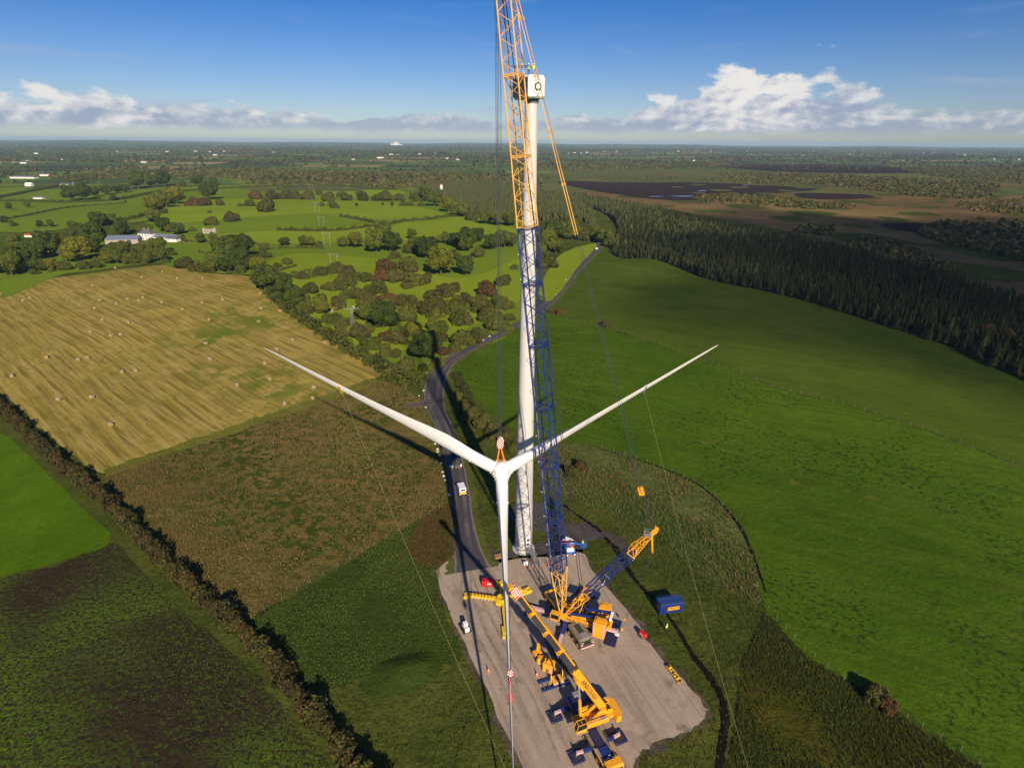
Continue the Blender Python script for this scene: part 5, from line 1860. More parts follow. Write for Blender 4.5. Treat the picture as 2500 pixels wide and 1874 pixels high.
def main_boom():
    BW, BD = 2.7, 2.5
    segs = [(3.1, 13.0, 'orange_boom', (2.7, 0.35), (BW, BD), 5), (13.0, 24.5, 'blue', None, None, 7), (24.5, 36.0, 'blue', None, None, 7), (36.0, 47.5, 'blue', None, None, 7), (47.5, 59.0, 'blue', None, None, 7), (59.0, 69.5, 'blue', None, None, 7),
            (69.5, 78.4, 'blue', None, None, 5), (78.4, 89.0, 'orange_boom', (BW, BD), (2.5, 2.3), 7), (89.0, 100.0, 'orange_boom', (2.5, 2.3), (2.5, 2.3), 7), (100, 111.0, 'orange_boom', (2.5, 2.3), (2.4, 2.1), 7), (111, 115, 'orange_boom', (2.4, 2.1), (1.6, 0.8), 3)]
    sections = []
    for z0, z1, mt, a, b, n in segs:
        yel = mt != 'blue'
        o, cn = lattice('boom_section', boom_at(z0) + AX * 0.04, boom_at(z1) - AX * 0.04, WD, a or (BW, BD), b or (BW, BD), n, 0.115 if yel else 0.135, 0.058 if yel else 0.062, M[mt], crane)
        o['label'] = ('yellow' if yel else 'blue') + ' lattice section of the main boom'
        sections.append((o, cn, z0, z1, yel))
    # foot lugs
    for s_ in (-1, 1):
        MB().tube(FOOT + WD * (s_ * 1.35 - 0.2), FOOT + WD * (s_ * 1.35 + 0.2), 0.32, 14).build('boom_foot_pin', M['yellow'], crane)
    # joint frames, walkways with rails and lamps on the blue sections
    dpt = AX.cross(WD)
    for o, cn, z0, z1, yel in sections:
        if yel and z0 < 70:
            continue
        jt = MB()
        for s_ in (-1, 1):
            jt.beam(boom_at(z1) + dpt * (s_ * 1.2) - WD * 1.3 - AX * 0.25, boom_at(z1) + dpt * (s_ * 1.2) + WD * 1.3 - AX * 0.25, 0.14, 0.14, up=AX)
            jt.beam(boom_at(z1) + WD * (s_ * 1.3) - dpt * 1.2 - AX * 0.25, boom_at(z1) + WD * (s_ * 1.3) + dpt * 1.2 - AX * 0.25, 0.14, 0.14, up=AX)
        jt.build('joint_frame', M['orange_boom'] if yel else M['navy'], o)
        # a service grating across the joint
        g = MB()
        for q in range(6):
            g.beam(boom_at(z1) - WD * 1.1 + dpt * (-0.9 + q * 0.36) - AX * 0.5, boom_at(z1) + WD * 1.1 + dpt * (-0.9 + q * 0.36) - AX * 0.5, 0.05, 0.05, up=AX)
        g.build('service_grating', M['grey'] if not yel else M['orange_boom'], o)
        if not yel:
            # grey walkway along the back of the boom
            wk = MB()
            a_, b_ = boom_at(z0) - dpt * 1.42 + WD * 0.55, boom_at(z1) - dpt * 1.42 + WD * 0.55
            wk.beam(a_ + AX * 0.3, b_ - AX * 0.3, 0.62, 0.05, up=dpt)
            wk.build('walkway', M['grey'], o)
            rl = MB()
            n = 2
            for q in range(n):
                p = a_.lerp(b_, (q + 0.5) / n)
                rl.tube(p - WD * 0.35 - AX * 0.9, p - dpt * 1.0 - WD * 0.35, 0.035, 5)
                rl.tube(p - dpt * 1.0 - WD * 0.35, p - WD * 0.35 + AX * 0.9, 0.035, 5)
            rl.build('fold_down_rail', M['steel'], o)
            for q in (0.1, 0.55):
                p = a_.lerp(b_, q)
                MB().lathe([(0.12, -0.08), (0.12, 0.08)], 10, None, p + WD * 0.7 - dpt * 0.1).build('lamp', M['cwhite'], o)
    # boom head sheaves
    for k in (-0.45, -0.15, 0.15, 0.45):
        MB().tube(TIP + Vector((0.5, k - 0.06, 0)), TIP + Vector((0.5, k + 0.06, 0)), 0.55, 18).build('head_sheave', M['dark'], crane)
    MB().beam(TIP + Vector((-0.4, 0, -0.6)), TIP + Vector((0.7, 0, 0.1)), 1.4, 0.9).build('boom_head', M['orange_boom'], crane)
    # hoist rope up the boom and down to the block
    hk = C(HOOK + Vector((0, 0, 2.2)))
    for dx, dy in ((0.35, -0.45), (0.35, 0.45), (0.9, -0.15), (0.9, 0.4)):
        MB().tube(TIP + Vector((dx + 0.1, dy, 0)), hk + Vector(((dx - .6) * 0.6, dy * 0.6, -0.5)), 0.045, 5).build('hoist_rope', M['rope'], crane)
    MB().tube(Vector((-3.2, 0.2, 3.6)), TIP - dpt * 0.4, 0.07, 5).build('winch_rope', M['dark'], crane)
    MB().tube(Vector((-3.6, -0.3, 3.6)), TIP - dpt * 0.6 - WD * 0.3, 0.055, 5).build('winch_rope', M['dark'], crane)


main_boom()
# derrick mast, leaning back
DH = C((25.3, 86.0, 26.5))
DH.y = 0.0
DF = Vector((0.2, 0, 3.1))


def derrick():
    ax = (DH - DF).normalized()
    L = (DH - DF).length
    def at(t): return DF + ax * (L * t)
    for t0, t1, mt, a, b, n in ((0.0, 0.27, 'yellow', (2.4, 0.4), (2.4, 1.5), 4), (0.27, 0.52, 'blue', (2.4, 1.5), (2.4, 1.5), 5), (0.52, 0.78, 'blue', (2.4, 1.5), (2.4, 1.5), 5), (0.78, 1.0, 'yellow', (2.4, 1.5), (0.9, 0.6), 4)):
        o, cn = lattice('mast_section', at(t0) + ax * 0.03, at(t1) - ax * 0.03, WD, a, b, n, 0.12, 0.065, M[mt], crane)
        o['label'] = ('yellow' if mt == 'yellow' else 'blue') + ' lattice section of the derrick mast'
    dp = ax.cross(WD)
    for t in (0.40, 0.42, 0.77, 0.785):
        MB().tube(at(t) - WD * 1.4 + dp * 0.85, at(t) + WD * 1.4 + dp * 0.85, 0.05, 6).build('cross_bar', M['cwhite'], crane)
    MB().beam(at(0.20) - WD * 0.9, at(0.20) + WD * 0.9, 0.9, 0.8, up=ax).build('mast_winch', M['yellow'], crane)
    # head with sheaves and a small service platform
    MB().beam(at(0.97), at(1.05), 1.0, 0.8, up=dp).build('mast_head', M['yellow'], crane)
    for k in (-0.35, 0, 0.35):
        MB().tube(at(1.03) + WD * (k - 0.07), at(1.03) + WD * (k + 0.07), 0.5, 16).build('mast_sheave', M['yellow'], crane)
    pf = MB()
    c0 = at(1.0) + Vector((0.6, 1.2, 0.2))
    pf.box(c0, (1.3, 0.9, 0.06))
    for x in (-0.6, 0.6):
        for y in (-0.4, 0.4):
            pf.tube(c0 + Vector((x, y, 0)), c0 + Vector((x, y, 1.0)), 0.03, 5)
    for z in (0.5, 1.0):
        q = [c0 + Vector((x, y, z)) for x, y in ((-0.6, -0.4), (0.6, -0.4), (0.6, 0.4), (-0.6, 0.4), (-0.6, -0.4))]
        pf.path(q, 0.03)
    pf.build('mast_platform', M['steel'], crane)
    # yellow hanging straps, then chains and hooks down to the counterweight side
    for s_, ln in ((-0.55, 4.6), (0.55, 3.6)):
        a = at(1.0) + WD * s_
        b = a + Vector((-0.5, 0, -ln))
        MB().beam(a, b, 0.16, 0.28, up=WD).build('hanging_strap', M['yellow'], crane)
        e = C((23.2, 90.45, 1.9) if s_ > 0 else (22.2, 87.9, 1.9))
        MB().tube(b, e, 0.035, 5).build('hanging_rope', M['rope'], crane)
        MB().lathe([(0.05, -0.5), (0.2, -0.35), (0.22, 0.0), (0.1, 0.25)], 8, None, e).build('hanging_hook', M['yellow'], crane)
    # luffing tackle to the pendant block, pendant rods to the boom head
    blk = at(1.0) + (TIP - at(1.0)).normalized() * 8.5
    MB().beam(blk - (TIP - blk).normalized() * 0.7, blk + (TIP - blk).normalized() * 0.9, 0.9, 0.55, up=WD).build('pendant_block', M['yellow'], crane)
    for k in (-0.3, -0.1, 0.1, 0.3):
        MB().tube(at(1.03) + WD * k, blk + WD * k * 0.8, 0.028, 5).build('luffing_rope', M['dark'], crane)
    for s_ in (-0.65, 0.65):
        top = TIP + WD * s_ + Vector((-0.6, 0, -0.6))
        mid = blk.lerp(top, 0.54)
        MB().tube(blk + WD * s_ * 0.6, mid + WD * s_ * 0.4, 0.032, 6).build('pendant_rope', M['rope'], crane)
        n = 5
        prev = mid + WD * s_ * 0.4
        for i in range(n):
            nx = prev.lerp(top, 1.0 / (n - i))
            MB().tube(prev, nx, 0.07, 6).build('pendant_rod', M['orange_boom'], crane)
            MB().bbox(nx, (0.3, 0.3, 0.45), None, 0.06).build('pendant_link', M['orange_boom'], crane)
            prev = nx
    MB().tube(at(1.03), TIP + Vector((-0.4, 0.3, 0.6)), 0.03, 5).build('guy_rope', M['rope'], crane)
    # spacer that holds the pendants off the boom
    for z in (101.0,):
        t = (z - DH.z) / (TIP.z - DH.z)
        q = at(1.0).lerp(TIP, t)
        for s_ in (-0.8, 0.8):
            MB().tube(boom_at(z) + WD * s_, q + WD * s_, 0.05, 5).build('pendant_spacer', M['dark'], crane)


derrick()


def upper_works():
    # slewing deck: two side girders with lettering, engine house, winches
    for s_ in (-1, 1):
        g = MB().bbox((-3.3, s_ * 1.35, 2.45), (9.6, 0.42, 1.0), None, 0.06).build('side_girder', M['yellow'], crane)
        MB().prism([(1.55, 1.95), (1.75, 3.1), (1.35, 3.5), (0.9, 3.3), (-0.2, 2.95), (-0.2, 1.95)], 0.44, None, (0, s_ * 1.355, 0.02)).build('foot_bracket', M['yellow'], crane)
        lettering('AINSCOUGH', 0.78, M['letters'], g, Matrix.Translation((-2.4, s_ * 1.575, 2.45)) @ Matrix.Rotation(0 if s_ < 0 else math.pi, 4, 'Z') @ Matrix.Rotation(R(90), 4, 'X'), 0.012, 0.012)
    MB().bbox((-3.6, 0, 2.25), (8.8, 2.26, 0.5), None, 0.05).build('slewing_deck', M['dark'], crane)
    for x in (-1.6, -3.2, -4.9):
        w = MB().tube((x, -0.85, 3.05), (x, 0.85, 3.05), 0.62, 20).build('winch_drum', M['dark'], crane)
        for y in (-0.9, 0.9):
            MB().tube((x, y - 0.05, 3.05), (x, y + 0.05, 3.05), 0.78, 20).build('drum_flange', M['yellow'], w)
    MB().bbox((-6.6, 0, 3.0), (1.9, 2.2, 1.3), None, 0.12).build('engine_house', M['yellow'], crane)
    for y in (-0.5, 0.5):
        MB().tube((-6.6, y, 3.6), (-6.6, y, 4.0), 0.16, 10).build('exhaust', M['steel'], crane)
    # blue gantry lying back over the deck
    gt = MB()
    for s_ in (-1, 1):
        gt.beam((0.1, s_ * 1.0, 3.35), (-8.6, s_ * 1.0, 4.9), 0.36, 0.5)
    for t in (0.45, 0.75, 0.98):
        p = Vector((0.1, 0, 3.35)).lerp(Vector((-8.6, 0, 4.9)), t)
        gt.beam(p - WD * 1.0, p + WD * 1.0, 0.3, 0.4)
    gt.build('gantry', M['blue'], crane)
    MB().bbox((-8.7, 0, 4.9), (0.5, 2.3, 0.5), None, 0.05).build('gantry_head', M['cwhite'], crane)
    for s_ in (-1, 1):
        MB().tube((-2.2, s_ * 0.7, 3.0), DF + (DH - DF) * 0.27 + WD * s_ * 0.7, 0.09, 8).build('mast_strut', M['yellow'], crane)
    # counterweight stacks: separate slabs
    for s_ in (-1, 1):
        st = MB().bbox((-7.0, s_ * 2.15, 1.75), (2.4, 2.0, 0.35), None, 0.05).build('counterweight_tray', M['yellow'], crane)
        for k in range(7):
            MB().bbox((-7.0, s_ * 2.15, 2.17 + k * 0.46), (2.3, 1.9, 0.44), None, 0.07).build('counterweight_slab', M['yellow'], crane)
        MB().bbox((-7.0, s_ * 2.15, 5.3), (1.5, 0.9, 0.12), None, 0.04).build('lifting_plate', M['yellow'], crane)
        for k in range(7):
            for e_ in (-0.95, 0.95):
                MB().box((-7.0 + e_, s_ * 3.112, 2.17 + k * 0.46), (0.34, 0.03, 0.36)).build('hazard_plate', M['rw'], crane)
            MB().box((-8.165, s_ * 2.8, 2.17 + k * 0.46), (0.03, 0.36, 0.36)).build('hazard_plate', M['rw'], crane)
    # tail frame
    tf = MB()
    tf.beam((-6.0, 0, 2.4), (-8.6, 0, 2.6), 1.4, 0.8)
    tf.tube((-8.6, -1.0, 2.8), (-8.6, 1.0, 2.8), 0.4, 12)
    tf.build('tail_frame', M['yellow'], crane)
    # operator's cab beside the boom foot
    cb = MB().bbox((2.0, 2.35, 2.55), (1.9, 1.15, 0.5), None, 0.06).build('cab', M['yellow'], crane)
    MB().bbox((2.0, 2.35, 3.95), (1.9, 1.15, 0.12), None, 0.04).build('cab_roof', M['yellow'], cb)
    MB().box((2.05, 2.35, 3.35), (1.7, 1.05, 1.06)).build('cab_glass', M['glass'], cb)
    pl = MB()
    for x in (1.1, 2.9):
        for y in (1.82, 2.88):
            pl.beam((x, y, 2.8), (x, y, 3.92), 0.1, 0.1)
    pl.build('cab_pillar', M['yellow'], cb)
    rl = MB()
    rl.box((1.9, 3.3, 2.28), (2.4, 0.7, 0.05))
    for z in (2.8, 3.3):
        rl.path([(0.7, 3.62, z), (3.1, 3.62, z), (3.1, 2.9, z)], 0.03)
    for x in (0.7, 1.9, 3.1):
        rl.tube((x, 3.62, 2.28), (x, 3.62, 3.3), 0.03, 5)
    rl.build('cab_platform', M['steel'], cb)


upper_works()


def wheel(parent, c, r, w, axis_, tread=None):
    """tyre with its rim; axis_ is the axle direction"""
    c = Vector(c)
    a = Vector(axis_).normalized()
    Mw = Matrix((a.orthogonal().normalized(), a.cross(a.orthogonal().normalized()), a)).transposed()
    h = w / 2
    o = MB().lathe([(r * 0.55, -h), (r * 0.9, -h), (r, -h * 0.7), (r, h * 0.7), (r * 0.9, h), (r * 0.55, h)], 20, Mw, c, cap=False).build('wheel', M['rubber'], parent, True)
    MB().lathe([(0.0, -h * 0.5), (r * 0.3, -h * 0.55), (r * 0.56, -h * 0.95), (r * 0.56, h * 0.95), (r * 0.3, h * 0.55), (0.0, h * 0.5)], 14, Mw, c, cap=False).build('rim', M['yellow'], o)
    return o


def carrier():
    d = C(CR + Vector((0.415, -0.91, 0)))                    # carrier's long axis, local
    d.z = 0
    d.normalize()
    n = Vector((-d.y, d.x, 0))
    Mc = Matrix((d, n, Vector((0, 0, 1)))).transposed()
    def B(x, y, z): return d * x + n * y + Vector((0, 0, z))
    ch = MB().bbox(B(0, 0, 1.25), (15.6, 2.2, 0.7), Mc, 0.08).build('carrier_frame', M['dark'], crane)
    ft = MB().bbox(B(4.7, 0, 1.95), (4.6, 3.0, 0.75), Mc, 0.12).build('carrier_deck', M['khaki'], crane, label='khaki carrier deck')
    MB().bbox(B(4.4, 0, 2.37), (2.4, 1.1, 0.12), Mc, 0.04).build('deck_recess', M['dark'], ft)
    MB().bbox(B(6.2, 0, 2.38), (1.5, 1.5, 0.14), Mc, 0.04).build('walk_plate', M['grey'], ft)
    for y in (-1.1, 1.1):
        MB().bbox(B(7.2, y, 1.7), (0.8, 0.75, 0.9), Mc, 0.08).build('cab_end', M['khaki'], ft)
        MB().box(B(7.62, y, 1.45), (0.04, 0.6, 0.32), Mc).build('hazard_plate', M['rw'], ft)
    MB().bbox(B(7.75, 0, 0.95), (0.22, 2.9, 0.35), Mc, 0.04).build('bumper', M['rw'], crane)
    rr = MB()
    for y in (-1.42, 1.42):
        rr.beam(B(-7.6, y, 1.9), B(-2.2, y, 1.9), 0.22, 0.4)
    rr.beam(B(-7.6, -1.42, 1.95), B(-7.6, 1.42, 1.95), 0.3, 0.5)
    rr.build('rear_frame', M['yellow'], crane, label='yellow rear frame of the carrier')
    MB().bbox(B(-4.9, 0, 1.75), (5.0, 2.5, 0.3), Mc, 0.05).build('rear_deck', M['dark'], crane)
    for x in (-6.9, -5.2, -3.5, 3.2, 4.9, 6.6):
        for y in (-1.25, 1.25):
            wheel(crane, B(x, y, 0.72), 0.72, 0.55, n)
    MB().lathe([(1.6, 1.5), (1.6, 2.0)], 32).build('slewing_ring', M['grey'], crane)
    # star of four outrigger arms on timber-steel mats
    tips = [(4.4, 94.35), (9.3, 84.2), (21.3, 88.0), (16.2, 99.8)]
    for i, (x, y) in enumerate(tips):
        e = C((x, y, 0))
        dr = Vector((e.x, e.y, 0)).normalized()
        L = Vector((e.x, e.y, 0)).length
        arm = MB()
        arm.beam(dr * 1.2 + Vector((0, 0, 1.25)), dr * (L * 0.62) + Vector((0, 0, 1.2)), 0.95, 0.95, h1=0.8, w1=0.8)
        ar = arm.build('outrigger_arm', M['blue'], crane)
        MB().beam(dr * (L * 0.60) + Vector((0, 0, 1.2)), dr * (L + 0.2) + Vector((0, 0, 1.12)), 0.62, 0.6).build('outrigger_beam', M['rw_fine'], ar)
        MB().tube(dr * L + Vector((0, 0, 0.45)), dr * L + Vector((0, 0, 1.75)), 0.2, 12).build('jack', M['steel'], ar)
        MB().lathe([(0.5, 0.34), (0.5, 0.46), (0.25, 0.52)], 16, None, dr * L).build('jack_foot', M['cwhite'], ar)


carrier()
# mats under the outriggers: things of their own


def mat_stack(c, length, width, ang, label, n=4):
    e = empty('outrigger_mat', (c[0], c[1], 0.14), ang, label, 'ground mat', 'dark mats under the lattice crane outriggers')
    w = width / n
    for k in range(n):
        MB().bbox((0, -width / 2 + w * (k + 0.5), 0.15), (length, w - 0.03, 0.3), None, 0.03).build('mat_beam', M['navy'], e)
    for x in (-length * 0.42, length * 0.42):
        MB().box((x, 0, 0.31), (0.12, width - 0.1, 0.04)).build('mat_strap', M['dark'], e)
    return e


mat_stack((20.7, 88.55), 7.0, 2.15, math.atan2(-0.93, -0.36), 'dark ribbed mat under the outrigger beside the counterweights')
mat_stack((16.1, 99.8), 6.9, 2.2, math.atan2(-0.36, 0.93), 'dark mat under the outrigger behind the derrick mast')
mat_stack((9.0, 83.4), 6.6, 2.0, math.atan2(-0.93, 0.33), 'dark mat under the outrigger reaching below the telescopic boom')
mat_stack((4.4, 94.4), 3.4, 2.2, math.atan2(0.93, 0.33), 'dark mat under the outrigger beside the yellow rotor stand')

# ================================================================== telescopic crane
TC = Vector((12.9, 68.15, 0))
TF_ = Vector((-0.935, -0.354, 0)).normalized()
TRZ = math.atan2(TF_.y, TF_.x)
tele = empty('telescopic_crane', TC, TRZ, 'yellow telescopic mobile crane with blue carrier and raised boom steadying the rotor tip', 'crane')


def T(p): return rotz(-TRZ) @ (Vector(p) - TC)


def tele_carrier():
    d = T(TC + Vector((0.384, -0.923, 0)))
    d.z = 0
    d.normalize()
    n = Vector((-d.y, d.x, 0))
    Mc = Matrix((d, n, Vector((0, 0, 1)))).transposed()
    def B(x, y, z): return d * x + n * y + Vector((0, 0, z))
    MB().bbox(B(1.7, 0, 1.25), (13.6, 1.7, 0.75), Mc, 0.06).build('chassis', M['navy'], tele)
    MB().bbox(B(-3.6, 0, 1.75), (3.2, 2.8, 0.35), Mc, 0.05).build('rear_deck', M['navy'], tele)
    MB().bbox(B(-5.0, 0.7, 2.05), (1.0, 1.3, 0.3), Mc, 0.06).build('stowage_box', M['grey'], tele)
    dk = MB().bbox(B(3.3, 0, 1.78), (4.2, 1.5, 0.3), Mc, 0.05).build('mid_deck', M['navy'], tele)
    for s_ in (-1, 1):
        fd = MB().bbox(B(3.1, s_ * 1.15, 1.62), (4.6, 0.62, 0.14), Mc, 0.03).build('mudguard', M['khaki'], tele)
        r = MB()
        r.path([B(0.9, s_ * 1.48, 1.7), B(0.9, s_ * 1.48, 2.2), B(5.3, s_ * 1.48, 2.2), B(5.3, s_ * 1.48, 1.7)], 0.03)
        r.build('hand_rail', M['steel'], tele)
    MB().bbox(B(6.4, 0.0, 1.85), (2.6, 1.9, 0.5), Mc, 0.06).build('front_deck', M['blue'], tele)
    MB().bbox(B(6.1, -1.1, 1.95), (2.3, 0.5, 0.3), Mc, 0.04).build('tool_locker', M['grey'], tele)
    for s_ in (-1, 1):
        MB().beam(B(4.9, s_ * 1.42, 2.0), B(7.7, s_ * 1.42, 2.0), 0.14, 0.3).build('yellow_rail', M['yellow_pale'], tele)
    for x, y in ((6.9, 0.2), (7.25, -0.25), (7.4, -0.9), (7.3, 0.55)):
        MB().bbox(B(x, y, 2.2), (0.26, 0.36, 0.2), Mc, 0.04).build('lamp_unit', M['cwhite'], tele)
    # driving cab
    cb = MB()
    prof = [(7.75, 0.65), (9.35, 0.65), (9.42, 1.35), (9.2, 2.55), (8.9, 2.78), (7.8, 2.78)]
    pts = [B(x, -1.35, z) for x, z in prof] + [B(x, 1.35, z) for x, z in prof]
    k = len(prof)
    cb.add(pts, [tuple(range(k)), tuple(range(2 * k - 1, k - 1, -1))] + [((i + 1) % k, i, k + i, k + (i + 1) % k) for i in range(k)])
    cab = cb.build('driving_cab', M['yellow'], tele)
    ws = MB()
    ws.add([B(9.425, -1.15, 1.42), B(9.425, 1.15, 1.42), B(9.235, 1.15, 2.45), B(9.235, -1.15, 2.45)], [(0, 1, 2, 3)])
    ws.build('windscreen', M['glass'], cab)
    for s_ in (-1, 1):
        MB().box(B(8.5, s_ * 1.36, 2.05), (1.1, 0.03, 0.7), Mc).build('side_window', M['glass'], cab)
        MB().bbox(B(9.35, s_ * 1.52, 2.1), (0.14, 0.22, 0.5), Mc, 0.03).build('mirror', M['dark'], cab)
        MB().bbox(B(9.42, s_ * 0.95, 0.95), (0.1, 0.45, 0.22), Mc, 0.03).build('headlight', M['cwhite'], cab)
    MB().bbox(B(9.45, 0, 0.55), (0.25, 2.7, 0.35), Mc, 0.05).build('bumper', M['dark'], tele)
    MB().bbox(B(7.75, 0.9, 2.4), (0.45, 0.7, 0.7), Mc, 0.08).build('air_intake', M['yellow'], tele)
    for x in (-4.3, -2.7, 1.7, 3.3, 6.0, 7.6):
        for s_ in (-1, 1):
            wheel(tele, B(x, s_ * 1.18, 0.68), 0.68, 0.46, n)
    # outriggers
    tips = [(7.75, 70.1), (10.75, 63.05), (18.05, 66.35), (15.05, 73.4)]
    roots = [B(-3.9, 0, 0), B(4.2, 0, 0), B(4.2, 0, 0), B(-3.9, 0, 0)]
    for (x, y), rt in zip(tips, roots):
        e = T((x, y, 0))
        e.z = 0
        rt = Vector(rt)
        dv = (e - rt)
        a = MB().beam(rt + Vector((0, 0, 1.05)) + dv * 0.1, e + Vector((0, 0, 1.0)) - dv * 0.28, 0.5, 0.55).build('outrigger_arm', M['blue'], tele)
        MB().beam(e + Vector((0, 0, 1.0)) - dv * 0.30, e + Vector((0, 0, 1.0)) + dv * 0.03, 0.38, 0.42).build('outrigger_beam', M['rw_fine'], a)
        MB().tube(e + Vector((0, 0, 0.40)), e + Vector((0, 0, 1.5)), 0.13, 10).build('jack', M['steel'], a)
        MB().lathe([(0.42, 0.30), (0.42, 0.38), (0.2, 0.46)], 16, None, e).build('jack_foot', M['dark'], a)
    return tips


TELE_TIPS = tele_carrier()
for (x, y), lb in zip(TELE_TIPS, ('outrigger beside the hanging blade', 'outrigger beside the operator side of the driving cab', 'outrigger on the counterweight side of the deck', 'outrigger hidden behind the crane body')):
    e = empty('outrigger_pad', (x, y, 0.14), math.atan2(-0.923, 0.384), 'square navy pad under the telescopic crane ' + lb, 'ground mat', 'square pads under the telescopic crane')
    for k in range(4):
        MB().bbox((0, -0.86 + k * 0.575, 0.14), (2.35, 0.555, 0.28), None, 0.025).build('pad_beam', M['navy'], e)
    MB().bbox((0.05, 0, 0.285), (1.1, 1.2, 0.03), None, 0.01).build('load_plate', M['dark'], e)
    for sx in (-1, 1):
        for sy in (-1, 1):
            MB().tube((sx * 1.0, sy * 1.0 - 0.1, 0.30), (sx * 1.0, sy * 1.0 + 0.1, 0.30), 0.03, 6).build('lifting_eye', M['steel'], e)

TFOOT = Vector((-2.7, 0, 4.0))
TTIP = T((0.75, 63.6, 33.2))
TTIP.y = 0.0


def tele_upper():
    ax = (TTIP - TFOOT).normalized()
    L = (TTIP - TFOOT).length
    wd = Vector((0, 1, 0))
    up = ax.cross(wd)
    if up.x > 0:
        up = -up
    def at(t): return TFOOT + ax * (L * t)
    # boom sections: rounded boxes that get slimmer
    segs = [(0.0, 0.385, 1.12, 1.40), (0.385, 0.545, 0.98, 1.22), (0.545, 0.70, 0.90, 1.10), (0.70, 0.85, 0.82, 1.0), (0.85, 0.985, 0.74, 0.9)]
    for i, (t0, t1, w, h) in enumerate(segs):
        mb = MB()
        ring = []
        n = 20
        prof = []
        for q in range(n):
            a = 2 * math.pi * q / n
            cx, cz = math.cos(a), math.sin(a)
            e_ = 0.42
            x = math.copysign(abs(cx) ** e_, cx) * w / 2
            z = math.copysign(abs(cz) ** (e_ if cz > 0 else 0.9), cz) * h / 2
            prof.append((x, z))
        p0, p1 = at(t0 - (0.02 if i else 0)), at(t1)
        v = [p0 + wd * x + up * z for x, z in prof] + [p1 + wd * x + up * z for x, z in prof]
        f = [(q, (q + 1) % n, n + (q + 1) % n, n + q) for q in range(n)] + [tuple(range(n)), tuple(range(2 * n - 1, n - 1, -1))]
        mb.add(v, f)
        o = mb.build('boom_section', M['yellow'], tele, True)
        if i:
            o['label'] = 'extended inner section of the telescopic boom'
            # dark strips that paint a shadow side onto the inner sections' flanks
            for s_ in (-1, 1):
                MB().beam(at(t0 + 0.008) + wd * s_ * (w / 2 + 0.012) - up * h * 0.10, at(t1 - 0.012) + wd * s_ * (w / 2 + 0.012) - up * h * 0.10, 0.03, h * 0.78, up=up).build('flank_shade', M['dark'], o)
        # collar at the mouth of the section
        MB().beam(at(t1) - ax * 0.32, at(t1) + ax * 0.03, w + 0.16, h + 0.18, up=up).build('collar', M['yellow'], o)
        for s_ in (-1, 1):
            hk = MB()
            hk.path([at(t1) + wd * s_ * (w / 2), at(t1) + wd * s_ * (w / 2 + 0.3) - up * 0.2, at(t1) + wd * s_ * (w / 2 + 0.35) - up * 0.5], 0.08, 6)
            hk.build('cable_guide', M['yellow'], o)
        # lettering on the back of the boom and on both flanks of the base
        c = at((t0 + t1) / 2)
        sz = 0.95 if i == 0 else 0.55
        rot = Matrix((ax, -wd if up.cross(ax).dot(-wd) > 0 else wd, up)).transposed()
        bas = Matrix((-ax, up.cross(-ax), up)).transposed().to_4x4()
        lettering('AINSCOUGH', sz, M['letters'], o, Matrix.Translation(c + up * (h / 2 + 0.012)) @ bas, 0.006, 0.012)
        if i == 0:
            for s_ in (-1, 1):
                nrm = wd * s_
                b2 = Matrix((-ax * 1.0, nrm.cross(-ax), nrm)).transposed().to_4x4()
                lettering('AINSCOUGH', 1.0, M['letters'], o, Matrix.Translation(c + nrm * (w / 2 + 0.02)) @ b2, 0.006, 0.012)
    MB().beam(at(0.375), at(0.40), 1.3, 1.55, up=up).build('wear_collar', M['dark'], tele)
    MB().beam(at(0.21) - up * 0.5, at(0.30) - up * 0.55, 0.9, 0.9, up=up).build('cylinder_bracket', M['yellow'], tele)
    # head with sheaves, hazard plates
    hd = MB().beam(at(0.975), at(1.035), 0.95, 1.15, up=up).build('boom_head', M['rw'], tele)
    for k in (-0.3, 0, 0.3):
        MB().tube(at(1.04) + wd * (k - 0.08) - up * 0.25, at(1.04) + wd * (k + 0.08) - up * 0.25, 0.36, 14).build('head_sheave', M['yellow'], hd)
        MB().tube(at(1.0) + wd * (k - 0.08) + up * 0.6, at(1.0) + wd * (k + 0.08) + up * 0.6, 0.3, 14).build('top_sheave', M['yellow_pale'], hd)
    # luffing cylinder
    cy0 = Vector((1.15, 0, 2.5))
    cy1 = at(0.26) - up * 0.75
    MB().tube(cy0, cy0.lerp(cy1, 0.55), 0.27, 14).build('luffing_cylinder', M['yellow'], tele)
    MB().tube(cy0.lerp(cy1, 0.5), cy1, 0.17, 12).build('piston_rod', M['steel'], tele)
    # slewing platform and bodywork
    MB().lathe([(1.25, 1.5), (1.25, 2.0)], 28).build('slewing_ring', M['dark'], tele)
    MB().bbox((-0.7, 0, 2.2), (6.0, 2.5, 0.45), None, 0.08).build('platform', M['yellow'], tele)
    for s_ in (-1, 1):
        MB().prism([(-3.3, 2.4), (-3.1, 4.3), (-2.3, 4.4), (-0.4, 2.9), (1.4, 2.75), (1.7, 2.4)], 0.2, None, (0, s_ * 0.75, 0)).build('boom_cheek', M['yellow'], tele)
    MB().bbox((-1.2, 1.45, 2.75), (4.0, 0.75, 0.9), None, 0.1).build('side_house', M['yellow'], tele)
    MB().bbox((-0.6, -1.4, 2.65), (3.0, 0.7, 0.7), None, 0.1).build('side_house', M['yellow'], tele)
    MB().box((-2.2, 1.45, 3.23), (0.9, 0.55, 0.04)).build('engine_grille', M['grey'], tele)
    rl = MB()
    rl.path([(-1.4, 1.2, 3.2), (-1.4, 1.2, 3.75), (0.2, 1.2, 3.75), (0.2, 1.2, 3.2)], 0.03)
    rl.path([(-1.4, 1.75, 3.2), (-1.4, 1.75, 3.75), (0.2, 1.75, 3.75), (0.2, 1.75, 3.2)], 0.03)
    rl.build('guard_rail', M['steel'], tele)
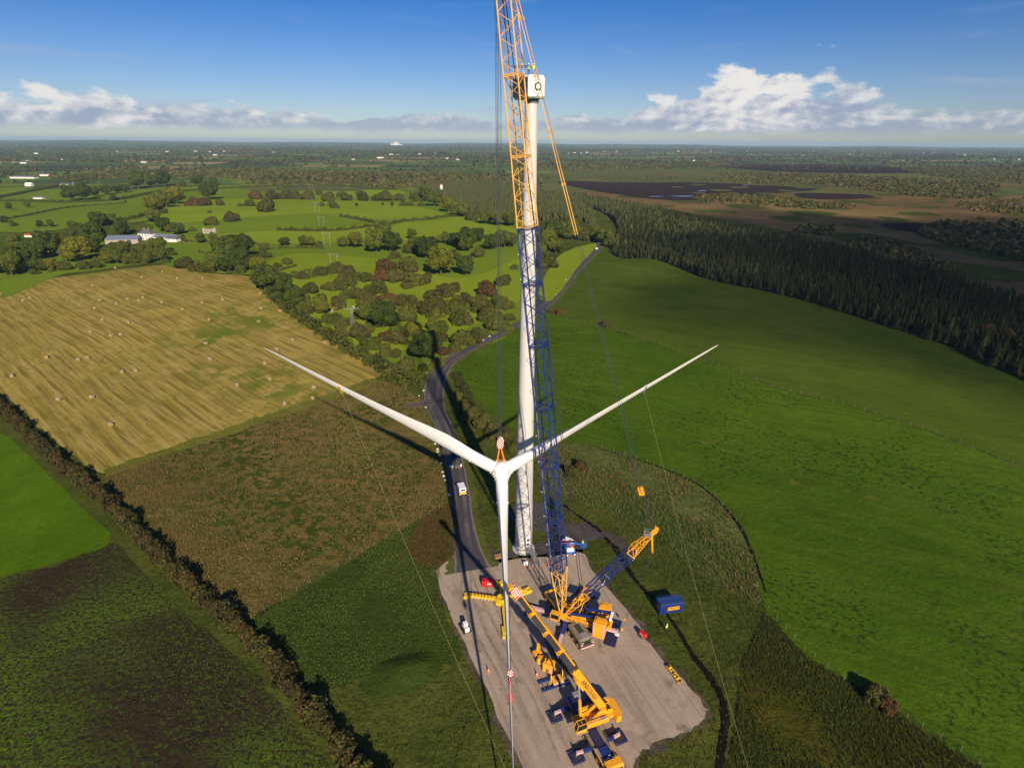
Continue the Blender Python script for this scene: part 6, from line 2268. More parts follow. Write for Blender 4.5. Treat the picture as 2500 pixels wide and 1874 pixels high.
    # operator's cab on the camera side of the boom
    cy = 1.5
    cab = MB()
    prof = [(1.0, 2.35), (2.75, 2.35), (2.95, 3.0), (2.55, 4.05), (1.0, 4.05)]
    cab.prism([(x, z) for x, z in [(1.0, 2.35), (2.85, 2.35), (2.95, 2.75), (1.0, 2.9)]], 1.0, None, (0, cy, 0))
    cb = cab.build('operator_cab', M['yellow'], tele)
    MB().prism([(1.08, 2.9), (2.9, 2.77), (2.55, 3.98), (1.08, 3.98)], 0.9, None, (0, cy, 0)).build('cab_glass', M['glass'], cb)
    fr = MB()
    for s_ in (-1, 1):
        y = cy + s_ * 0.47
        fr.path([(1.0, y, 2.85), (1.0, y, 4.04), (2.56, y, 4.04), (2.95, y, 2.78)], 0.055, 6)
    for x in (1.0, 1.8, 2.56):
        fr.tube((x, cy - 0.47, 4.04), (x, cy + 0.47, 4.04), 0.055, 6)
    fr.build('cab_frame', M['yellow'], cb)
    MB().box((1.9, cy + 0.62, 2.3), (2.1, 0.3, 0.05)).build('cab_step', M['steel'], cb)
    # winch and counterweight at the tail
    MB().tube((-3.9, -0.5, 2.95), (-3.9, 0.5, 2.95), 0.5, 18).build('winch_drum', M['dark'], tele)
    for y in (-0.58, 0.58):
        MB().tube((-3.9, y - 0.05, 2.95), (-3.9, y + 0.05, 2.95), 0.62, 18).build('drum_flange', M['yellow'], tele)
    MB().bbox((-4.1, 0, 2.2), (1.9, 2.2, 0.4), None, 0.06).build('tail_frame', M['yellow'], tele)
    cw = [(-5.5, -1.9), (-4.6, -1.9), (-4.4, -0.9), (-4.4, 0.9), (-4.6, 1.9), (-5.5, 1.9), (-5.9, 1.2), (-5.9, -1.2)]
    for k in range(3):
        MB().slab([(x, y) for x, y in cw], 1.55 + k * 0.42, 1.95 + k * 0.42).build('counterweight_slab', M['yellow'], tele)
    MB().tube((-4.6, -2.1, 2.5), (-4.6, -1.45, 2.5), 0.5, 18).build('rope_drum', M['yellow_pale'], tele)
    MB().tube((-3.2, -1.5, 2.3), (-3.2, -1.5, 3.5), 0.16, 10).build('exhaust', M['steel'], tele)
    # hoist ropes to the tail hook
    th = T(TAILHOOK + Vector((0, 0, 1.3)))
    for k in (-0.2, 0.2):
        MB().tube(at(1.04) + wd * k - up * 0.5, th + Vector((0, k * 0.5, 0)), 0.03, 5).build('hoist_rope', M['dark'], tele)


TAIL = at_blade(2, 38.0)
TAILHOOK = TAIL + Vector((0.0, 0.0, 5.6))
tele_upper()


def tail_rig():
    hb = empty('hook_block', TAILHOOK, 0, 'small dark red and white hook block over the lower rotor blade', 'hook block')
    MB().prism([(-0.2, 0.1), (0.2, 0.1), (0.42, 0.6), (0.36, 1.2), (0.0, 1.4), (-0.36, 1.2), (-0.42, 0.6)], 0.4, None, (0, 0, 0)).build('cheek_plate', M['rw'], hb)
    MB().path([(0, 0, 0.15), (0, 0, -0.1), (0.16, 0, -0.25), (0, 0, -0.42), (-0.16, 0, -0.3)], 0.06, 6).build('hook', M['dark'], hb)
    er = blade_dir(2)
    s_ = RN
    o = MB().path([TAILHOOK + Vector((0, 0, -0.35)), TAIL + RU * 0.4 + s_ * 0.5, TAIL + RU * 0.4 - s_ * 0.9, TAIL - RU * 0.35 - s_ * 0.9, TAIL - RU * 0.35 + s_ * 0.5, TAILHOOK + Vector((0, 0, -0.35))], 0.05, 6).build('lifting_sling', M['cred'])
    tag(o, 'thin red sling looped round the lower rotor blade', 'sling')


tail_rig()

# ================================================================== things on the hardstanding
Z0 = 0.14                                                     # top of the stone


def rotor_stand():
    c = Vector((-1.75, 97.0, Z0))
    e = empty('rotor_stand', c, 0, 'yellow four-armed rotor assembly stand lying on the stone by the red tank', 'rotor stand')
    MB().lathe([(0.75, 0.9), (0.75, 1.25), (1.15, 1.25), (1.15, 0.9)], 28, cap=False).build('ring', M['stand_yellow'], e)
    MB().lathe([(1.9, 0.35), (1.7, 0.88), (1.1, 0.9), (0.7, 0.9)], 8).build('centre_frame', M['stand_yellow'], e)
    arms = [((-9.8, 98.4), 'W'), ((-2.6, 102.6), 'N'), ((-0.8, 87.4), 'S'), ((3.9, 100.2), 'E')]
    for (x, y), nm in arms:
        p = Vector((x, y, Z0)) - c
        p.z = 0
        d = p.normalized()
        n = Vector((-d.y, d.x, 0))
        L = p.length
        w = 0.8 if nm == 'W' else 0.5
        a = MB().beam(d * 1.3 + Vector((0, 0, 0.6)), d * (L - 0.4) + Vector((0, 0, 0.5)), w, 0.5).build('arm', M['stand_yellow'], e)
        if nm == 'W':
            for k in range(8):
                q = d * (2.1 + k * 0.72)
                MB().box(q + n * 0.12 + Vector((0, 0, 0.9)), (0.36, 0.75, 0.32), frame(d)).build('saddle', M['stand_yellow'], a)
                MB().box(q + n * 0.7 + Vector((0, 0, 0.62)), (0.07, 0.4, 0.3), frame(d)).build('bolt_end', M['cwhite'], a)
        for s_ in (-1, 1):
            sp = 0.48
            MB().bbox(d * (L - (0.9 if nm in 'SE' else 0.45)) + n * s_ * sp + Vector((0, 0, 0.3)), (2.9 if nm in 'SE' else 1.3, 0.55, 0.6), frame(d), 0.06).build('foot', M['stand_yellow'], a)
    return e


rotor_stand()


def box_thing(name, c, s, rz, mat, label, cat, bev=0.08, group=None):
    e = empty(name, (c[0], c[1], Z0), rz, label, cat, group)
    MB().bbox((0, 0, s[2] / 2 + 0.12), s, None, bev).build('body', mat, e)
    return e


def small_kit():
    # red tank
    e = box_thing('fuel_tank', (-5.05, 102.0), (2.6, 1.35, 1.35), R(-1), M['red'], 'red rectangular fuel tank with white plate beside the yellow stand', 'fuel tank')
    for y in (-0.5, 0.5):
        MB().box((0, y, 0.06), (2.5, 0.16, 0.12)).build('skid', M['dark'], e)
    MB().bbox((0.35, -0.685, 0.85), (0.85, 0.03, 0.36), None, 0.01).build('name_plate', M['letter_white'], e)
    MB().lathe([(0.2, 1.47), (0.2, 1.56)], 14, None, (-0.85, 0.05, 0)).build('filler_cap', M['dark'], e)
    MB().box((0.7, 0.3, 1.50), (0.9, 0.45, 0.06)).build('lid', M['red'], e)
    # white compact loader at the edge of the stone
    e = empty('compact_loader', (-8.9, 88.9, Z0), R(118), 'small white tracked loader at the edge of the stone beside the meadow', 'loader')
    MB().bbox((0, 0, 0.75), (1.9, 0.95, 0.7), None, 0.12).build('body', M['van_white'], e)
    MB().bbox((0.2, 0, 1.55), (0.95, 0.9, 0.9), None, 0.1).build('cab', M['van_white'], e)
    MB().box((0.22, 0, 1.62), (0.98, 0.8, 0.55)).build('cab_glass', M['glass'], e)
    for s_ in (-1, 1):
        MB().prism([(-0.95, 0.2), (-0.7, 0.0), (0.7, 0.0), (0.95, 0.2), (0.95, 0.45), (0.7, 0.6), (-0.7, 0.6), (-0.95, 0.45)], 0.3, None, (0, s_ * 0.66, 0.02)).build('track', M['rubber'], e)
        MB().beam((-0.7, s_ * 0.58, 1.15), (1.45, s_ * 0.58, 0.55), 0.12, 0.2).build('lift_arm', M['dark'], e)
    MB().prism([(1.35, 0.05), (2.0, 0.02), (2.0, 0.1), (1.5, 0.65), (1.35, 0.6)], 1.6, None, (0, 0, 0)).build('bucket', M['dark'], e)
    MB().bbox((-0.8, 0, 1.3), (0.5, 0.8, 0.4), None, 0.1).build('engine_cover', M['van_white'], e)
    # red generator on its trailer
    e = empty('generator_trailer', (26.4, 87.5, Z0), R(-60), 'red towed generator at the edge of the stone below the blue container', 'generator')
    MB().bbox((0, 0, 0.95), (1.7, 1.0, 0.85), None, 0.22).build('canopy', M['red'], e)
    MB().box((0, -0.505, 1.0), (0.8, 0.02, 0.3)).build('name_plate', M['letter_white'], e)
    MB().beam((-0.9, 0, 0.48), (1.9, 0, 0.45), 0.14, 0.12).build('drawbar', M['dark'], e)
    MB().tube((-0.4, 0.25, 1.35), (-0.4, 0.25, 1.65), 0.06, 8).build('exhaust', M['steel'], e)
    for s_ in (-1, 1):
        wheel(e, (-0.05, s_ * 0.6, 0.34), 0.34, 0.2, (0, 1, 0))
    MB().tube((1.75, 0, 0.02), (1.75, 0, 0.5), 0.05, 8).build('jockey_wheel', M['steel'], e)
    # yellow spreader beam
    e = empty('spreader_beam', (30.3, 78.7, Z0), math.atan2(-3.7, 1.42), 'yellow steel spreader beam with shackles lying at the edge of the stone near the ditch', 'spreader beam')
    for s_ in (-1, 1):
        MB().beam((-2.0, s_ * 0.32, 0.35), (2.0, s_ * 0.32, 0.35), 0.16, 0.34).build('side_rail', M['stand_yellow'], e)
    for k in range(7):
        MB().bbox((-1.8 + k * 0.6, 0, 0.42 + 0.06 * (k % 2)), (0.26, 0.72, 0.3), None, 0.04).build('cross_piece', M['stand_yellow'] if k % 3 else M['dark'], e)
    for x in (-1.2, 0.2, 1.3):
        MB().lathe([(0.17, -0.09), (0.22, 0), (0.17, 0.09)], 10, None, (x, 0.05, 0.75)).build('shackle', M['yellow'], e)
    for x in (-1.7, 1.7):
        MB().box((x, 0, 0.09), (0.2, 1.0, 0.18)).build('timber_bearer', M['timber'], e)
    # blue site container
    e = empty('site_container', (33.45, 95.1, 0.05), math.atan2(0.2, 0.98), 'blue site container with yellow name board on the rough grass', 'container')
    MB().bbox((0, 0, 1.35), (5.4, 2.35, 2.4), None, 0.05).build('body', M['blue'], e)
    for k in range(18):
        MB().box((-2.5 + k * 0.294, 0, 2.565), (0.12, 2.2, 0.04)).build('roof_rib', paint_cache('roof_blue', (0.045, 0.10, 0.27)), e)
    for k in range(16):
        for s_ in (-1, 1):
            MB().box((-2.4 + k * 0.32, s_ * 1.185, 1.35), (0.13, 0.03, 2.1)).build('wall_rib', M['blue'], e)
    b = MB().box((0.35, -1.22, 1.45), (2.6, 0.05, 0.85)).build('name_board', M['yellow'], e)
    lettering('AINSCOUGH', 0.44, M['letters'], b, Matrix.Translation((0.35, -1.25, 1.58)) @ Matrix.Rotation(R(90), 4, 'X'), 0.006, 0.008)
    lettering('CRANE HIRE', 0.22, M['letters'], b, Matrix.Translation((0.35, -1.25, 1.2)) @ Matrix.Rotation(R(90), 4, 'X'), 0.006, 0.004)
    MB().box((-2.72, -0.3, 1.6), (0.04, 0.75, 0.6)).build('end_board', M['yellow'], e)
    for sx in (-1, 1):
        for sy in (-1, 1):
            MB().box((sx * 2.63, sy * 1.1, 1.4), (0.16, 0.16, 2.7)).build('corner_post', M['blue'], e)
    rl = MB()
    for z in (2.75, 3.0):
        rl.path([(-2.6, -1.1, z), (2.6, -1.1, z), (2.6, 1.1, z), (-2.6, 1.1, z), (-2.6, -1.1, z)], 0.02)
    rl.build('roof_rail', M['blue'], e)
    # ballast blocks beside the telescopic boom
    G_ = 'yellow ballast blocks beside the telescopic boom'
    e = box_thing('ballast_block', (5.2, 82.9), (1.6, 1.3, 0.9), R(30), M['yellow'], 'low yellow ballast block with an upright fin', 'counterweight', 0.1, G_)
    MB().prism([(-0.5, 0.9), (0.6, 0.9), (0.15, 2.5), (-0.1, 2.5)], 0.35, rotz(0.5), (0.4, 0.3, 0.1)).build('fin', M['yellow'], e)
    e = box_thing('ballast_block', (5.9, 81.2), (1.7, 1.5, 1.3), R(-12), M['yellow'], 'yellow ballast block with white hazard stripes next to the finned one', 'counterweight', 0.28, G_)
    MB().box((0.25, -0.765, 0.8), (0.7, 0.03, 0.9)).build('hazard_plate', M['rw'], e)
    e = empty('ballast_stack', (7.2, 79.6, Z0), R(-24), 'tall stack of yellow ballast slabs with red and white edge plates', 'counterweight', G_)
    for k in range(4):
        MB().bbox((0, 0, 0.3 + k * 0.5), (2.0, 1.7, 0.47), None, 0.12).build('ballast_slab', M['yellow'], e)
        MB().box((0.55, -0.865, 0.3 + k * 0.5), (0.42, 0.03, 0.36)).build('hazard_plate', M['rw'], e)
    MB().bbox((0.1, 0.1, 2.2), (0.9, 0.7, 0.3), None, 0.08).build('lifting_lug', M['yellow'], e)
    # blue ballast frame with slab on chain legs
    fr = empty('ballast_skid', (8.1, 76.8, Z0), math.atan2(0.36, 0.93), 'blue steel ballast frame with timbers lying on the stone', 'steel frame')
    for s_ in (-1, 1):
        MB().beam((-2.8, s_ * 0.9, 0.2), (2.8, s_ * 0.9, 0.2), 0.3, 0.4).build('side_rail', M['blue'], fr)
    for x in (-2.2, -1.3, 0.2, 2.5):
        MB().beam((x, -0.76, 0.22), (x, 0.76, 0.22), 0.18, 0.25).build('cross_timber', M['khaki'] if x < 0 else M['blue'], fr)
    e = empty('ballast_slab_tray', (8.6, 77.0, Z0 + 0.42), math.atan2(0.36, 0.93), 'rusty yellow ballast tray with chain legs on the blue frame', 'counterweight')
    MB().bbox((0, 0, 0.22), (2.1, 1.7, 0.44), None, 0.08).build('tray', M['yellow_pale'], e)
    MB().bbox((0, 0.1, 0.47), (0.7, 0.7, 0.1), None, 0.03).build('socket', M['dark'], e)
    for x, k in ((-1.15, 3), (1.1, 3)):
        for q in range(k):
            MB().tube((x, 0.2, 2.0), (x + (q - 1) * 0.35, -0.5 + q * 0.4, 0.1), 0.05, 6).build('chain_leg', M['stand_yellow'], e)
    MB().box((0.1, -0.865, 0.22), (1.7, 0.03, 0.3)).build('hazard_plate', M['rw'], e)
    # dark flatbed trailer behind it
    e = empty('flatbed_trailer', (9.6, 79.9, Z0), math.atan2(-0.93, 0.33), 'dark flatbed trailer under the telescopic boom', 'trailer')
    MB().bbox((0, 0, 1.0), (5.0, 1.9, 0.2), None, 0.03).build('deck', M['dark'], e)
    MB().bbox((-2.3, 0, 1.5), (0.15, 1.9, 0.8), None, 0.03).build('headboard', M['dark'], e)
    for x in (0.6, 1.7):
        for s_ in (-1, 1):
            wheel(e, (x, s_ * 0.8, 0.45), 0.45, 0.3, (0, 1, 0))
    MB().bbox((-1.2, -0.2, 1.4), (1.1, 0.9, 0.6), None, 0.06).build('toolbox', M['dark'], e)
    MB().bbox((-1.3, -0.2, 1.75), (0.6, 0.4, 0.1), None, 0.03).build('toolbox_lid', M['cwhite'], e)
    # timber stack, white skip
    e = empty('timber_stack', (-2.6, 111.6, 0.1), R(18), 'small stack of reddish timber beams at the foot of the tower', 'timber')
    for k in range(6):
        MB().box((0, -0.5 + (k % 3) * 0.45, 0.15 + 0.28 * (k // 3)), (2.6, 0.36, 0.24)).build('timber_beam', M['timber'], e)
    e = empty('skip_bin', (14.2, 116.6, 0.12), R(-35), 'orange skip filled with a white sheet behind the blue lift', 'skip')
    MB().box((0, 0, 0.5), (2.6, 1.5, 1.0), None, 0, (1.12, 1.15)).build('body', M['orange'], e)
    MB().bbox((-0.25, 0, 1.1), (2.1, 1.5, 0.4), None, 0.16).build('white_sheet', M['cwhite'], e)


_pc = {}


def paint_cache(n, c, **k):
    if n not in _pc:
        _pc[n] = paint(n, c, **k)
    return _pc[n]


small_kit()


def boom_lift():
    e = empty('boom_lift', (14.2, 112.9, Z0), R(8), 'blue articulated boom lift with white body behind the lattice boom', 'boom lift')
    MB().bbox((0, 0, 0.75), (2.2, 1.6, 0.5), None, 0.08).build('chassis', M['lift_blue'], e)
    MB().bbox((-0.1, -0.35, 1.45), (1.8, 0.9, 0.9), None, 0.18).build('engine_cover', M['cwhite'], e)
    for x in (-0.9, 0.9):
        for s_ in (-1, 1):
            o = wheel(e, (x, s_ * 0.85, 0.4), 0.4, 0.3, (0, 1, 0))
            o.children[0].data.materials[0] = M['cwhite']
    MB().beam((-1.3, 0.3, 1.5), (-0.9, 0.3, 2.3), 0.4, 0.4).build('turret', M['lift_blue'], e)
    MB().beam((-1.2, 0.35, 2.35), (1.5, 0.45, 2.6), 0.34, 0.42).build('boom_arm', M['lift_blue'], e)
    MB().beam((1.3, 0.45, 2.6), (2.6, 0.5, 2.0), 0.26, 0.32).build('jib_arm', M['lift_blue'], e)
    MB().box((0.4, 0.2, 2.82), (0.9, 0.1, 0.05)).build('name_strip', M['cwhite'], e)
    b = MB()
    c = Vector((3.3, 0.5, 1.3))
    b.box(c, (1.4, 0.9, 0.06))
    for x in (-0.68, 0, 0.68):
        for y in (-0.43, 0.43):
            b.tube(c + Vector((x, y, 0)), c + Vector((x, y, 1.1)), 0.03, 5)
    for z in (0.35, 0.7, 1.1):
        b.path([c + Vector((x, y, z)) for x, y in ((-0.68, -0.43), (0.68, -0.43), (0.68, 0.43), (-0.68, 0.43), (-0.68, -0.43))], 0.035)
    b.build('basket', M['lift_blue'], e)
    return e


LIFT = boom_lift()


# ------------------------------------------------------------------ people: one skinned body each
def body_mesh(pose):
    """continuous figure 1.75 m tall grown over a skeleton"""
    J = {'pel': (0, 0, 0.95), 'sp': (0, 0.0, 1.15), 'ch': (0, 0.01, 1.36), 'nk': (0, 0.01, 1.50), 'hd': (0, -0.01, 1.62), 'ht': (0, 0.0, 1.74)}
    rad = {'pel': .14, 'sp': .125, 'ch': .155, 'nk': .06, 'hd': .095, 'ht': .075}
    E = [('pel', 'sp'), ('sp', 'ch'), ('ch', 'nk'), ('nk', 'hd'), ('hd', 'ht')]
    for s, n in ((-1, 'l'), (1, 'r')):
        st = 0.10 * (1 if pose != 'stride' else s)
        J['hip' + n] = (s * .10, 0, .90)
        J['kn' + n] = (s * .115, -.03 + (st if pose == 'stride' else 0) * -1.4, .49)
        J['an' + n] = (s * .12, 0.02 + (st if pose == 'stride' else 0) * -2.0, .08)
        J['to' + n] = (s * .13, -.16 + (st if pose == 'stride' else 0) * -2.0, .035)
        J['sh' + n] = (s * .20, 0.01, 1.42)
        if pose == 'reach':
            J['el' + n] = (s * .24, -.20, 1.22)
            J['wr' + n] = (s * .18, -.43, 1.20)
        else:
            J['el' + n] = (s * .26, .03, 1.15)
            J['wr' + n] = (s * .26, -.07, .92)
        w = Vector(J['wr' + n])
        J['pa' + n] = tuple(w + (w - Vector(J['el' + n])).normalized() * 0.09)
        for k, v in (('hip', .09), ('kn', .062), ('an', .045), ('to', .04), ('sh', .07), ('el', .047), ('wr', .032), ('pa', .036)):
            rad[k + n] = v
        E += [('pel', 'hip' + n), ('hip' + n, 'kn' + n), ('kn' + n, 'an' + n), ('an' + n, 'to' + n), ('ch', 'sh' + n), ('sh' + n, 'el' + n), ('el' + n, 'wr' + n), ('wr' + n, 'pa' + n)]
        pv = Vector(J['pa' + n])
        dv = (pv - w).normalized()
        sd = dv.cross(Vector((0, 1, 0.2))).normalized()
        for q in range(5):
            off = (q - 2) * 0.018
            tipp = pv + dv * (0.085 if q != 4 else 0.045) + sd * off * (1.3 if q != 4 else 2.6)
            J[f'f{q}{n}'] = tuple(tipp)
            rad[f'f{q}{n}'] = .009
            E.append(('pa' + n, f'f{q}{n}'))
    ks = list(J)
    me = bpy.data.meshes.new('body')
    me.from_pydata([J[k] for k in ks], [(ks.index(a), ks.index(b)) for a, b in E], [])
    o = bpy.data.objects.new('body_source', me)
    COL.objects.link(o)
    md = o.modifiers.new('skin', 'SKIN')
    md.use_smooth_shade = True
    for i, k in enumerate(ks):
        v = me.skin_vertices[0].data[i]
        r = rad[k]
        v.radius = (r, r * (0.72 if k in ('ch', 'sp', 'pel') else 1))
        v.use_root = (k == 'pel')
    sb = o.modifiers.new('sub', 'SUBSURF')
    sb.levels = sb.render_levels = 1
    dg = bpy.context.evaluated_depsgraph_get()
    res = bpy.data.meshes.new_from_object(o.evaluated_get(dg))
    bpy.data.objects.remove(o)
    res.name = 'body'
    res.materials.clear()
    for m_ in (M['skin'], M['trouser'], M['hivis'], M['dark']):
        res.materials.append(m_)
    mi = []
    for p in res.polygons:
        c = p.center
        if c.z < 0.10: mi.append(3)
        elif c.z < 0.93 and abs(c.x) < 0.21: mi.append(1)
        elif c.z > 1.49 and abs(c.x) < 0.12: mi.append(0)
        else:
            arm_end = abs(c.x) > 0.17 and ((pose == 'reach' and c.y < -0.40) or (pose != 'reach' and c.z < 0.93))
            mi.append(0 if arm_end else 2)
    res.polygons.foreach_set('material_index', mi)
    return res


BODIES = {p: body_mesh(p) for p in ('stand', 'reach', 'stride')}


def person(loc, rz, pose, label):
    e = empty('person', loc, rz, label, 'person', 'site workers')
    b = bpy.data.objects.new('body', BODIES[pose])
    link(b, e)
    v = MB()
    v.lathe([(0.165, 1.02), (0.175, 1.2), (0.19, 1.40), (0.10, 1.485)], 14, Matrix.Diagonal((1, 0.8, 1)), cap=False)
    v.build('vest', M['hivis'], e, True)
    MB().lathe([(0.135, 1.66), (0.13, 1.70), (0.115, 1.76), (0.07, 1.81), (0.0, 1.825)], 14, None, (0, -0.01, 0), cap=False).build('helmet', M['helmet'], e, True)
    MB().box((0, -0.13, 1.665), (0.16, 0.1, 0.015)).build('helmet_peak', M['helmet'], e)
    fc = MB()
    for s in (-1, 1):
        fc.box((s * 0.035, -0.105, 1.635), (0.025, 0.012, 0.014))
    fc.build('eyes', M['dark'], e)
    MB().box((0, -0.115, 1.605), (0.025, 0.03, 0.045), rotx(0.3)).build('nose', M['skin'], e)
    return e


person((31.5, 89.3, 0.08), R(40), 'stride', 'person in yellow hi-vis walking on the grass below the blue container')
person(tuple(C_ + 0 for C_ in (19.9, 89.5, 2.0)), R(70), 'stand', 'person in yellow hi-vis on the crane tail by the counterweights')
lw = LIFT.matrix_basis @ Vector((3.1, 0.5, 1.33))
person(tuple(lw), R(200), 'reach', 'person in yellow hi-vis and white helmet in the basket of the blue lift')
nt = NAC_TOP + NAC_F * 1.3 - NAC_L * 0.9
person(tuple(nt), R(150), 'stand', 'person in green hi-vis standing on the nacelle roof beside the boom')
nt = NAC_TOP + NAC_F * 1.7 - NAC_L * 0.1
person((nt.x, nt.y, nt.z), R(210), 'reach', 'person in green hi-vis leaning forward on the nacelle roof edge')
# a plate on the tail for the worker to stand on
MB().box(C((19.9, 89.5, 1.95)), (1.3, 1.0, 0.08)).build('tail_platform', M['steel'], crane)


# ------------------------------------------------------------------ cones and signs
def cone_kind(mat2):
    me = []
    return me


def cone(x, y, label, banded):
    e = empty('traffic_cone', (x, y, Z0), 0, label, 'traffic cone', 'traffic cones on the stone')
    MB().bbox((0, 0, 0.04), (0.5, 0.5, 0.08), None, 0.03).build('base', M['orange'] if not banded else M['cred'], e)
    MB().lathe([(0.20, 0.08), (0.15, 0.38), (0.13, 0.5), (0.05, 0.98), (0.03, 1.0)], 14).build('cone', M['cred'] if banded else M['orange'], e)
    if banded:
        MB().lathe([(0.158, 0.40), (0.072, 0.94)], 14, cap=False).build('sleeve', M['letter_white'], e)
    else:
        MB().lathe([(0.165, 0.36), (0.13, 0.56)], 14, cap=False).build('sleeve', M['letter_white'], e)


cone(-4.0, 79.1, 'orange cone alone near the meadow edge of the stone', False)
cone(5.0, 78.4, 'orange cone beside the blue ballast frame', False)
cone(6.9, 87.1, 'orange cone under the telescopic boom', False)
cone(5.1, 107.8, 'red and white cone in front of the tower door, nearer the sign', True)
cone(6.85, 107.8, 'red and white cone in front of the tower door, nearer the stair', True)
e = empty('site_sign', (3.5, 108.4, Z0), R(5), 'cream square sign on an orange foot in front of the tower', 'sign')
MB().bbox((0, 0, 0.75), (0.95, 0.06, 0.85), rotx(-0.3), 0.02).build('board', M['cwhite'], e)
MB().bbox((0, 0.05, 0.17), (0.6, 0.5, 0.34), None, 0.05).build('foot', M['orange'], e)
for x, y, lb in ((8.75, 108.3, 'orange barrier post between the stair and the lattice boom'), (9.45, 110.7, 'orange barrier post behind the lattice boom foot')):
    e = empty('barrier_post', (x, y, Z0), 0, lb, 'barrier post', 'orange barrier posts')
    MB().lathe([(0.09, 0.06), (0.09, 1.2), (0.05, 1.3)], 10).build('post', M['orange'], e)
    MB().lathe([(0.3, 0.0), (0.3, 0.08)], 12).build('foot', M['dark'], e)

# ================================================================== vehicles on the road
def van():
    p = G(1126, 1199)
    q = G(1119, 1180)
    d = (p - q).normalized()
    e = empty('parked_van', (p.x, p.y, p.z + 0.2), math.atan2(-d.y, -d.x), 'white van with yellow-orange rear parked on the dark road', 'van')
    prof = [(-2.6, 0.35), (2.35, 0.35), (2.5, 0.75), (2.35, 1.15), (1.55, 1.35), (0.95, 2.15), (-2.5, 2.3), (-2.62, 1.2)]
    MB().prism(prof, 1.9, None).build('body', M['van_white'], e)
    MB().bbox((-0.9, 0, 2.27), (3.0, 1.6, 0.06), None, 0.02).build('roof', M['van_white'], e)
    MB().add([(1.52, -0.8, 1.44), (1.52, 0.8, 1.44), (1.03, 0.75, 2.1), (1.03, -0.75, 2.1)], [(0, 1, 2, 3)]).build('windscreen', M['glass'], e)
    for s_ in (-1, 1):
        MB().prism([(0.3, 1.4), (1.35, 1.4), (0.9, 1.98), (0.3, 2.0)], 0.03, None, (0, s_ * 0.96, 0)).build('side_window', M['glass'], e)
        MB().bbox((1.25, s_ * 1.07, 1.45), (0.12, 0.2, 0.25), None, 0.03).build('mirror', M['dark'], e)
        MB().bbox((2.42, s_ * 0.7, 0.85), (0.12, 0.35, 0.2), None, 0.03).build('headlight', M['cwhite'], e)
        MB().box((-2.645, s_ * 0.85, 1.1), (0.03, 0.14, 0.5)).build('tail_light', M['cred'], e)
        for x in (-1.6, 1.6):
            wheel(e, (x, s_ * 0.83, 0.33), 0.33, 0.22, (0, 1, 0))
    rd = MB().box((-2.635, 0, 0.9), (0.05, 1.6, 0.8)).build('rear_door', M['yellow_pale'], e, label='yellow-orange rear doors')
    MB().box((-2.62, 0, 1.8), (0.06, 1.35, 0.45), roty(-0.06)).build('rear_window', M['glass'], e)
    MB().bbox((-2.66, 0, 0.4), (0.12, 1.8, 0.16), None, 0.03).build('bumper', M['dark'], e)


def carts():
    a = G(1099, 1144)
    e = empty('equipment_cart', (a.x, a.y, a.z + 0.2), R(2), 'small yellow-framed cart with two white tanks crosswise on the road', 'cart')
    MB().bbox((0, 0, 0.4), (2.1, 0.9, 0.1), None, 0.03).build('deck', M['dark'], e)
    for x in (0.1, 0.65):
        MB().bbox((x, 0.0, 0.75), (0.45, 0.6, 0.6), None, 0.1).build('tank', M['cwhite'], e)
    fr = MB()
    fr.path([(-1.05, -0.45, 0.5), (1.05, -0.45, 0.5), (1.05, 0.45, 0.5), (-0.8, 0.45, 0.5), (-1.3, 0.0, 0.5), (-1.05, -0.45, 0.5)], 0.05)
    fr.build('frame_rail', M['stand_yellow'], e)
    for x in (-0.4, 0.6):
        for s_ in (-1, 1):
            wheel(e, (x, s_ * 0.42, 0.2), 0.2, 0.14, (0, 1, 0))
    b = G(1119, 1142)
    e = empty('equipment_cart', (b.x, b.y, b.z + 0.2), R(4), 'dark open cart with one white box crosswise on the road', 'cart')
    fr = MB()
    for s_ in (-1, 1):
        fr.beam((-1.0, s_ * 0.42, 0.45), (1.1, s_ * 0.42, 0.45), 0.08, 0.14)
    fr.build('frame_rail', M['steel'], e)
    MB().box((0, 0, 0.42), (1.9, 0.76, 0.05)).build('deck', M['dark'], e)
    MB().bbox((0.85, 0.05, 0.75), (0.5, 0.6, 0.6), None, 0.06).build('box', M['cwhite'], e)
    for x in (-0.6, 0.6):
        for s_ in (-1, 1):
            wheel(e, (x, s_ * 0.48, 0.2), 0.2, 0.12, (0, 1, 0))


def far_car():
    p = G(1457, 609)
    q = G(1475, 580)
    d = (q - p)
    e = empty('parked_car', (p.x, p.y, p.z + 0.2), math.atan2(d.y, d.x), 'silver car on the far road beside the plantation', 'car')
    MB().prism([(-2.1, 0.3), (2.1, 0.3), (2.15, 0.75), (1.2, 0.95), (0.6, 1.45), (-1.2, 1.45), (-2.1, 0.95)], 1.75, None).build('body', M['van_white'], e)
    MB().prism([(-1.4, 1.0), (1.05, 1.0), (0.55, 1.38), (-1.15, 1.38)], 1.78, None).build('windows', M['glass'], e)
    for s_ in (-1, 1):
        for x in (-1.3, 1.3):
            wheel(e, (x, s_ * 0.8, 0.32), 0.32, 0.2, (0, 1, 0))


van()
carts()
far_car()


